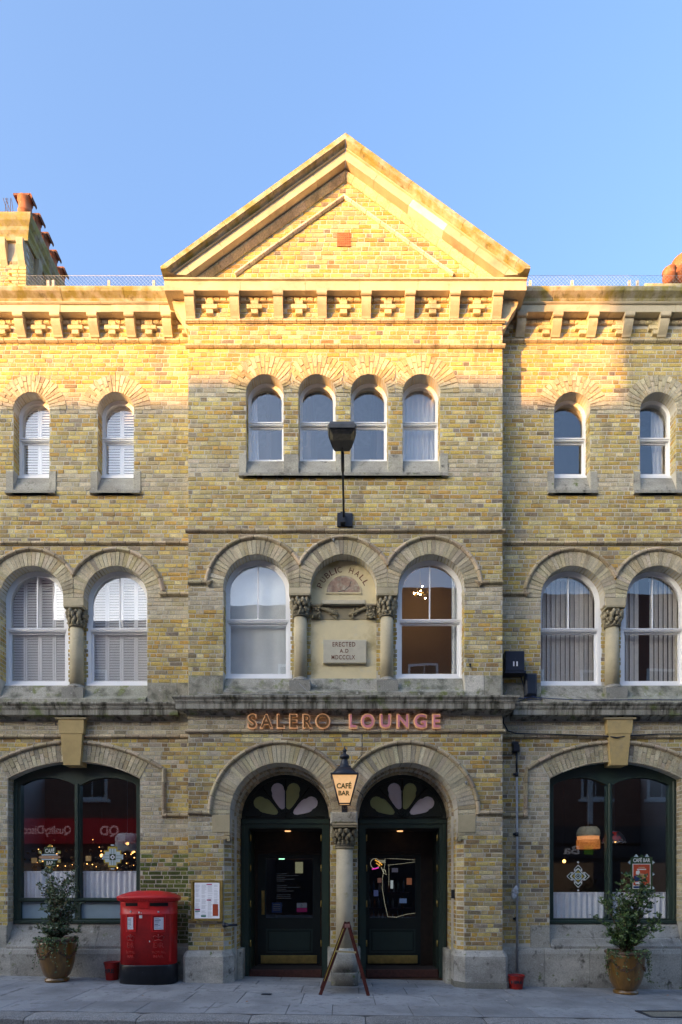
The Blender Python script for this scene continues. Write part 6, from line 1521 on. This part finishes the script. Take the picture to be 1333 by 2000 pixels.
q = MB(); q.tube([P3(970,1362,-.42), P3(1000,1366,-.3), P3(1040,1362,-.19), P3(1080,1365,-.2), P3(1150,1368,-.2), P3(1250,1367,-.2), P3(1400,1368,-.2)], .008, 5); q.tube([P3(1040,1359,-.15), P3(1060,1366,-.22), P3(1030,1367,-.2)], .006, 5)
o = q.build('ledge_cable', M['vn']); props(o, 'thin blue-black cable lying along the right-hand cornice ledge', 'cable')
q = MB(); q.tube([P3(988,1318,-.02), P3(982,1335,-.05), P3(990,1350,-.03), P3(984,1358,-.06), P3(996,1366,-.2)], .005, 5); q.tube([P3(984,1305,-.02), P3(981,1330,-.03), P3(992,1345,-.05), P3(986,1362,-.1)], .004, 5)
o = q.build('loose_wires', M['ink']); props(o, 'tangle of thin loose wires below the box numbered 11', 'wires')
q = MB(); q.tube([P3(385,1353,-.43), P3(430,1357,-.42), P3(500,1356,-.43), P3(600,1357,-.44), P3(640,1357,-.45)], .004, 5); q.tube([P3(585,1335,-.5), P3(600,1350,-.47), P3(607,1356,-.46)], .004, 5)
o = q.build('white_wire', M['pipe']); props(o, 'pale thin wire lying along the cornice ledge below the left blind window', 'wire')
q = MB(); q.tube([P3(711,1428,CY-.02), P3(708,1437,CY-.06), P3(708,1458,CY-.02), P3(707,1475,CY-.02), P3(692,1490,CY-.06)], .006, 5)
o = q.build('sign_cable', M['black']); props(o, 'thin black cable running from the lettering rail down to the lantern', 'cable')
q = MB(); q.tube([P3(340,1033,0) if 0 else P3(362,1033.5,CY-.03), P3(560,1034,CY-.035), P3(690,1032,CY-.04), P3(980,1034.5,CY-.03)], .006, 5); o = q.build('string_course_cable', M['black']); props(o, 'black cable clipped along the brick string course under the street lamp', 'cable')
wp = empty('wall_pipe', (PX(1010,-.05), -.05, 0), 'tall grey service pipe running down the brick wall into the red bucket', 'pipe')
q = MB(); q.tube([P3(1010,1510,-.05), P3(1010.5,1700,-.05), P3(1010.5,1898,-.12)], .021, 10); q.build('pipe', M['pipe'], wp)
q = MB(); q.tube([P3(1009.5,1466,-.05), P3(1010,1512,-.05)], .019, 8); q.bbox(PX(1003,-.1), PX(1016,-.1), -.11, 0, PZ(1468,-.1), PZ(1454,-.1), .01); q.box(PX(1002,-.08), PX(1014,-.08), -.08, 0, PZ(1454,-.08), PZ(1448,-.08)); q.tube([P3(978,1475,-.02), P3(1000,1475,-.05), P3(1006,1468,-.05)], .01, 6)
q.build('cable_box', M['black'], wp)
for y in (1513, 1630, 1795): q = MB(); q.tube([P3(1010,y-4,-.05), P3(1010,y+4,-.05)], .029, 10); q.box(PX(1003,-.03), PX(1010,-.03), -.04, 0, PZ(y+2,0), PZ(y-2,0)); q.build('clip', M['black'], wp)
q = MB(); rr = random.Random(1)
for k in range(14): q.ball(P3(1006+rr.uniform(-4,5), 1743+rr.uniform(-9,9), -.09), rr.uniform(.02,.05), 6, 4, (1,.6,1.2))
o = q.build('plastic_bag', mat('white_plastic', (.45,.47,.5), .4, .2, 30)); props(o, 'crumpled white plastic wrapped round the grey wall pipe', 'plastic bag')
q = MB(); 
for (x, y, Y) in ((652,1055,CY), (945,1481,CY), (911,1529,CY), (919,1299,CY)):
    q.tube([P3(x,y,Y), P3(x,y+3,Y-.06)], .012, 6); q.ball(P3(x,y-1,Y-.07), .02, 8, 5)
    o = q.build('wall_fixing', M['pipe' if y != 1299 else 'black']); props(o, {1055:'small pale sensor on the arch above the PUBLIC HALL niche',1481:'small pale fixture on the brickwork above the right arch',1529:'white bolt head at the shoulder of the right door arch',1299:'rusty fixing in the brickwork right of the chandelier window'}[y], 'fixing'); q = MB()
# ============================================================ window stickers (flat print on the glass)
GY = .215
def SR(q, x0, x1, y0, y1, l=0): Y = GY-.0015*l; q.box(PX(x0,Y), PX(x1,Y), Y, Y+.001, PZ(y1,Y), PZ(y0,Y))
def SP(q, pts, l=0): Y = GY-.0015*l; q.prism([(PX(x,Y), PZ(y,Y)) for x, y in pts], Y, Y+.001)
def st_(nm, m, par): return (MB(), nm, m, par)
s1 = empty('cafe_bar_sticker', (PX(97,GY), GY, PZ(1673,GY)), 'green and gold window sticker reading CAFÉ over BAR in the left shop window', 'window sticker')
def part(par, m, l, fn, nm='print'):
    q = MB(); fn(q, l); q.build(nm, M[m], par)
part(s1, 'vg', 1, lambda q, l: (SR(q,86,109,1655,1668,l), SR(q,86,109,1680,1692,l)))
part(s1, 'vy', 1, lambda q, l: (SP(q,[(92,1654.5),(97.5,1649),(103,1654.5)],l), SP(q,[(92,1692.5),(103,1692.5),(97.5,1697)],l), [SR(q,x,x+6,y,y+6,l) for x in (75.5,112.5) for y in (1662,1679)]))
part(s1, 'vb', 2, lambda q, l: (SR(q,81,113,1668.5,1671.5,l), SR(q,81,113,1678,1680.5,l), [SR(q,x,x+2.4,y,y+2.4,l) for x in (77.3,114.3) for y in (1663.8,1680.8)]))
part(s1, 'vf', 1, lambda q, l: SP(q,[(78,1672),(116,1672),(119,1674.7),(116,1677.5),(78,1677.5),(75,1674.7)],l))
text('lettering', 'CAFÉ', (PX(88.5,GY), PX(106.5,GY), PZ(1666.5,GY), PZ(1656,GY)), GY-.0035, .001, M['inkw'], s1, bold=.02); text('lettering', 'BAR', (PX(91,GY), PX(104.5,GY), PZ(1690,GY), PZ(1682.5,GY)), GY-.0035, .001, M['inkw'], s1, bold=.02)
s2 = empty('cross_sticker', (PX(220,GY), GY, PZ(1674,GY)), 'pale blue and gold stepped-cross sticker in the right light of the left shop window', 'window sticker')
def stepped(q, cx, cy, l, k=1.0, e=0): 
    for (a, b) in ((20,5),(13,13),(6,20)):
        SR(q, cx-a*k-e, cx+a*k+e, cy-b*k-e, cy+b*k+e, l)
        l += .1
part(s2, 'vy', 0, lambda q, l: (SR(q,203,237,1661.5,1686.5,l), SR(q,210.5,229.5,1654,1694,l+.1)))
part(s2, 'vb', 1, lambda q, l: (SR(q,199.5,240.5,1669.5,1679,l), SR(q,205.5,234.5,1664,1684.5,l+.1), SR(q,213,227,1658,1690.5,l+.2), SR(q,216.5,223.5,1650,1652.5,l), SR(q,216.5,223.5,1696,1698.5,l)))
part(s2, 'vg', 2.5, lambda q, l: (SR(q,214,226,1668.5,1680.5,l), SR(q,217,217.8,1658,1668,l), SR(q,222.2,223,1658,1668,l), SR(q,217,217.8,1681,1690,l), SR(q,222.2,223,1681,1690,l), SR(q,202,213,1671.7,1672.4,l), SR(q,202,213,1676.6,1677.3,l), SR(q,227,238,1671.7,1672.4,l), SR(q,227,238,1676.6,1677.3,l)))
part(s2, 'paper', 3.5, lambda q, l: SP(q,[(220,1669.5),(225,1674.5),(220,1679.5),(215,1674.5)],l)); part(s2, 'vg', 4.5, lambda q, l: SP(q,[(220,1672.2),(222.3,1674.5),(220,1676.8),(217.7,1674.5)],l))
s3 = empty('diamond_sticker', (PX(1130,GY), GY, PZ(1712,GY)), 'green and white diamond pattern sticker in the left light of the right shop window', 'window sticker')
dm = lambda q, cx, cy, r, l: SP(q,[(cx,cy-r),(cx+r,cy),(cx,cy+r),(cx-r,cy)],l)
part(s3, 'inkw', 0, lambda q, l: (dm(q,1130,1712,15.5,l), [SP(q,[(1130+a*14+b*8,1712+b*14+a*8),(1130+a*22+b*1,1712+b*22+a*1),(1130+a*22-b*1,1712+b*22-a*1),(1130+a*14-b*8,1712+b*14-a*8),(1130+a*9-b*8,1712+b*9-a*8),(1130+a*15,1712+b*15),(1130+a*9+b*8,1712+b*9+a*8)],l) for a, b in ((1,0),(-1,0),(0,1),(0,-1))], dm(q,1130,1684.5,2.4,l), dm(q,1130,1739.5,2.4,l)))
part(s3, 'vg', 1, lambda q, l: (dm(q,1130,1712,13.2,l), [SP(q,[(1130+a*15+b*6,1712+b*15+a*6),(1130+a*20.5,1712+b*20.5),(1130+a*15-b*6,1712+b*15-a*6),(1130+a*12.5-b*5.5,1712+b*12.5-a*5.5),(1130+a*16.5,1712+b*16.5),(1130+a*12.5+b*5.5,1712+b*12.5+a*5.5)],l) for a, b in ((1,0),(-1,0),(0,1),(0,-1))]))
part(s3, 'vy', 2, lambda q, l: dm(q,1130,1712,11,l)); part(s3, 'vb', 3, lambda q, l: SR(q,1123.5,1136.5,1705.5,1718.5,l)); part(s3, 'vg', 4, lambda q, l: dm(q,1130,1712,5.8,l)); part(s3, 'inkw', 5, lambda q, l: dm(q,1130,1712,4.0,l)); part(s3, 'vg', 6, lambda q, l: dm(q,1130,1712,2.6,l))
s4 = empty('poster', (PX(1254,GY), GY, PZ(1706,GY)), 'green CAFÉ BAR poster holder with an orange-red poster in the right shop window', 'poster')
part(s4, 'vb', 0, lambda q, l: ([SP(q,[(x-4.5,1674),(x,1668.5),(x+4.5,1674)],l) for x in (1243.5,1264.5)], [SP(q,[(1232,y-4),(1227,y),(1232,y+4)],l) for y in (1685,1735)], [SP(q,[(1275,y-4),(1280,y),(1275,y+4)],l) for y in (1685,1708,1735)], SP(q,[(1259,1745),(1268,1745),(1263.5,1749.5)],l)))
part(s4, 'vg', 0, lambda q, l: (SR(q,1232.5,1275.5,1674.2,1745,l), SP(q,[(1249,1674),(1254,1669),(1259,1674)],l), SP(q,[(1232,1701),(1225,1708.5),(1232,1716)],l)), 'holder')
part(s4, 'inkw', 1, lambda q, l: SR(q,1236.5,1271.5,1687.5,1736.5,l), 'paper'); part(s4, 'vo', 2, lambda q, l: SR(q,1237.8,1270.2,1688.8,1730,l), 'poster_print'); part(s4, 'vn', 2, lambda q, l: (SR(q,1237.8,1270.2,1731.5,1735.3,l), SP(q,[(1239,1712),(1245,1709),(1251,1714),(1254,1716),(1250,1722),(1241,1722)],l+1)))
part(s4, 'inkw', 3, lambda q, l: (SP(q,[(1243,1702),(1249,1700),(1251,1704),(1248,1709),(1243,1708)],l), SP(q,[(1241,1724),(1252,1722),(1256,1727),(1243,1728)],l), SR(q,1245,1263,1697.5,1699.5,l)))
part(s4, 'vf', 3, lambda q, l: (SP(q,[(1250,1706),(1262,1708),(1267,1712),(1258,1716),(1252,1711)],l), SR(q,1248,1260,1694,1696,l))); part(s4, 'vy', 4, lambda q, l: SP(q,[(1255,1709),(1260,1710),(1264,1721),(1258,1716)],l))
text('lettering', 'CAFÉ BAR', (PX(1237.5,GY), PX(1270.5,GY), PZ(1684.5,GY), PZ(1675,GY)), GY-.0035, .001, M['inkw'], s4, bold=.02)
# ============================================================ things inside the shop
def pendant(pxc, Yp, y0, y1, r, kind, label):
    x = PX(pxc,Yp); za, zb_ = PZ(y0,Yp), PZ(y1,Yp); H = za-zb_
    e = empty('pendant_lamp', (x, Yp, zb_), label, 'pendant lamp')
    q = MB(); q.tube([(x,Yp,za),(x,Yp,4.4)], .004, 4); q.build('flex', M['ink'], e)
    m = {'grey':'shadegrey','cream':'shadecream'}[kind]
    q = MB(); n = 24; prof = [(.35,H),(.7,H*.97),(.92,H*.85),(1.0,H*.68),(.98,H*.58)]
    q.lathe([(r*a, b) for a, b in prof], (x,Yp,zb_), n, cap=False)
    for k in range(8):
        t = 2*math.pi*k/8+.2; q.tube([(x+r*a*1.01*math.cos(t), Yp+r*a*1.01*math.sin(t), zb_+b) for a, b in prof], .008, 4)
    q.build('shade', M[m], e)
    if kind == 'cream':
        q = MB(); q.lathe([(r*.95,H*.58),(r*.93,H*.36)], (x,Yp,zb_), n, cap=False); q.build('lit_band', M['shadeo'], e)
    q = MB()
    for k in range(64):
        t = 2*math.pi*k/64; rr_ = r*.97; zl = (.06+.10*abs(math.sin(t*4)))*H if kind == 'grey' else .04*H
        zt_ = H*(.58 if kind == 'grey' else .42); q.box(x+rr_*math.cos(t)-.006, x+rr_*math.cos(t)+.006, Yp+rr_*math.sin(t)-.003, Yp+rr_*math.sin(t)+.003, zb_+zl, zb_+zt_)
    q.build('fringe', M['shadegrey' if kind == 'grey' else 'fringeo'], e)
    q = MB(); q.ball((x,Yp,zb_+H*.5), .03, 8, 6); q.build('bulb', M['bulb' if kind != 'grey' else 'fairy'], e)
pendant(249, .75, 1628, 1668, .215, 'grey', 'grey fringed pendant lampshade in the left shop window'); pendant(1149.5, .7, 1615, 1660, .205, 'cream', 'cream and amber fringed pendant lamp glowing in the right shop window')
tx, ty = PX(1200,.8), .8; e = empty('tiffany_lamp', (tx, ty, PZ(1645,.8)), 'dark stained-glass pendant lamp with a scalloped edge behind the right shop window mullion', 'pendant lamp')
q = MB(); zt_ = PZ(1645,.8); q.lathe([(.05,.20),(.10,.19),(.16,.12),(.20,.04),(.205,.0)], (tx,ty,zt_), 24, cap=False); q.build('shade', mat('dark_stained_glass', (.06,.05,.05), .3, .5, 12, col2=(.4,.02,.01), th=(.55,.6), scale2=9, spec=.7), e)
q = MB(); q.tube([(tx+.207*math.cos(t/48*6.283), ty+.207*math.sin(t/48*6.283), zt_-.012+.012*math.sin(t*1.57)) for t in range(49)], .006, 4); q.build('scalloped_edge', M['inkw'], e)
q = MB(); q.tube([(tx,ty,zt_+.2),(tx,ty,4.4)], .004, 4); q.build('flex', M['ink'], e)
q = MB(); q.ball((tx-.02,ty-.1,zt_-.0), .018, 6, 5); q.build('bulb', M['fairy'], e)
# fairy-lit dried garland in the left window
fl = MB(); gr = MB(); rr = random.Random(12); pk = MB()
for k in range(230):
    x = PX(rr.uniform(48,270),1.2); z = PZ(1702-abs(rr.gauss(0,1))*20, 1.2); y = 1.2+rr.uniform(-.25,.4)
    gr.ball((x,y,z), rr.uniform(.02,.05), 5, 3, (1,.6,.7), jit(rr.choice([(.16,.09,.03),(.10,.06,.03),(.25,.14,.05),(.06,.05,.03)]), .3))
    if rr.random() < .2: fl.ball((x+rr.uniform(-.05,.05), y-.1, z+rr.uniform(-.03,.06)), rr.uniform(.006,.012), 5, 3)
gl_ = gr.build('dried_garland', mat('dried_leaves', (1,1,1), .8, .3, 20, attr=True)); props(gl_, 'dried leaf garland with fairy lights behind the left shop window curtains', 'garland', kind='stuff')
fl.build('fairy_lights', M['fairy'], gl_)
for k, (px, py, tilt) in enumerate(((66,1681,.3), (172,1677,-.25))):
    q = MB(); q.bbox(PX(px-4,.9), PX(px+5,.9), .88, .93, PZ(py+5,.9), PZ(py-5,.9), .006); o = q.build('gift_tag', mat('kraft_%d' % k, (.5,.36,.18), .8, .1, 9, emit=(.8,.5,.2), estr=.02)); props(o, ['small kraft gift box hanging in the left light of the left shop window','small kraft gift box hanging in the right light of the left shop window'][k], 'gift box')
# room clutter seen dimly through the shop windows
def table(x, y, label):
    e = empty('table', (x, y, 0), label, 'table', 'cafe tables inside the shop windows'); q = MB(); q.lathe([(.34,.72),(.35,.735),(.34,.75)], (x,y,0), 20); q.build('table_top', M['darkwood'], e)
    q = MB(); q.tube([(x,y,.02),(x,y,.72)], .03, 8); q.lathe([(.2,0),(.2,.02),(.03,.04)], (x,y,0), 16); q.build('leg', M['black'], e)
for x, y, w_ in ((-5.2,1.7,'in the left shop, left of the mullion'),(-4.1,1.8,'in the left shop, right of the mullion'),(4.3,1.8,'in the right shop, left of the mullion'),(5.4,1.7,'in the right shop, behind the poster')): table(x, y, 'round dark cafe table '+w_)
for k, (x, y, z, w_) in enumerate(((-5.3,2.6,2.2,'leftmost of three in the left shop window'),(-4.75,3.0,2.3,'middle one of three in the left shop window'),(-3.9,2.4,2.05,'rightmost of three in the left shop window'),(5.1,3.2,2.1,'right of the mullion in the right shop window'),(4.2,2.4,2.9,'left of the mullion in the right shop window'))):
    e = empty('hanging_bulb', (x,y,z), 'small warm bulb, '+w_, 'bulb', 'hanging bulbs inside the shop')
    q = MB(); q.ball((x,y,z), .04, 8, 6); q.build('bulb', mat('warm_globe', (1,.6,.3), .5, 0, emit=(1,.45,.12), estr=.8) if 'warm_globe' not in bpy.data.materials else bpy.data.materials['warm_globe'], e)
    q = MB(); q.tube([(x,y,z+.03),(x,y,4.4)], .003, 4); q.build('flex', M['dark'], e)
# chandelier in the first-floor room
cx_ = F1_C[2]-.02; cyy = .9; cz_ = PZ(1150, .9)
ch = empty('chandelier', (cx_, cyy, cz_), 'small glowing chandelier hanging inside the first-floor window right of the niche', 'chandelier')
q = MB(); q.tube([(cx_,cyy,cz_+.1),(cx_,cyy,8.1)], .006, 5)
for k in range(6): t = k*math.pi/3; q.tube([(cx_,cyy,cz_-.05),(cx_+.1*math.cos(t),cyy+.1*math.sin(t),cz_-.12),(cx_+.17*math.cos(t),cyy+.17*math.sin(t),cz_-.02)], .005, 5)
q.build('frame', M['brass'], ch); q = MB()
for k in range(6): t = k*math.pi/3+.3; q.ball((cx_+.12*math.cos(t)*(.4+.6*(k%2)),cyy+.1*math.sin(t),cz_+.06-.09*k*.6),   .013, 6, 5)
q.build('bulb', mat('chandelier_bulb', (1,.8,.5), .5, 0, emit=(1,.66,.34), estr=22), ch)
for o_, (x0,x1,c) in enumerate(((.66,2.62,0),)):
    q = MB(); q.box(x0+.05, x1-.05, 1.7, 1.75, 4.6, 8.1); q.build('warm_partition', mat('ochre_wall', (.42,.31,.19), .9, .05, 2), hall)
# small leaves and litter on the pavement
rr = random.Random(6)
for k, (px, Y, w_) in enumerate(((143,-.75,'beside the left plant pot'),(88,-1.1,'in front of the left plant pot'),(413,-1.35,'in front of the menu case pier'),(280,-1.6,'in front of the pillar box'),(590,-1.9,'left of the A-board near the kerb'),(1302,-.75,'right of the right plant pot'),(990,-1.55,'in front of the right fire bucket'),(700,-1.5,'between the feet of the A-board'),(480,-1.9,'in front of the left doorway'))):
    x = PX(px,Y); g = gz(x,Y)+.006; q = MB(); a = rr.uniform(0,6); L = rr.uniform(.03,.05); u = Vector((math.cos(a),math.sin(a),.15)); v = Vector((-math.sin(a),math.cos(a),.2)); c = Vector((x,Y,g))
    q.add([c, c+u*L*.5+v*L*.35, c+u*L, c+u*L*.5-v*L*.35, c+Vector((0,0,-.003)), c+u*L*.5+v*L*.35+Vector((0,0,-.003)), c+u*L+Vector((0,0,-.003)), c+u*L*.5-v*L*.35+Vector((0,0,-.003))], [(0,1,2),(0,2,3),(4,6,5),(4,7,6)], rr.choice([(.30,.12,.04),(.2,.12,.06),(.4,.38,.34)])); o = q.build('fallen_leaf', M['leaf'], None, recalc=False); props(o, 'small dry leaf on the paving '+w_, 'leaf', 'fallen leaves on the pavement')
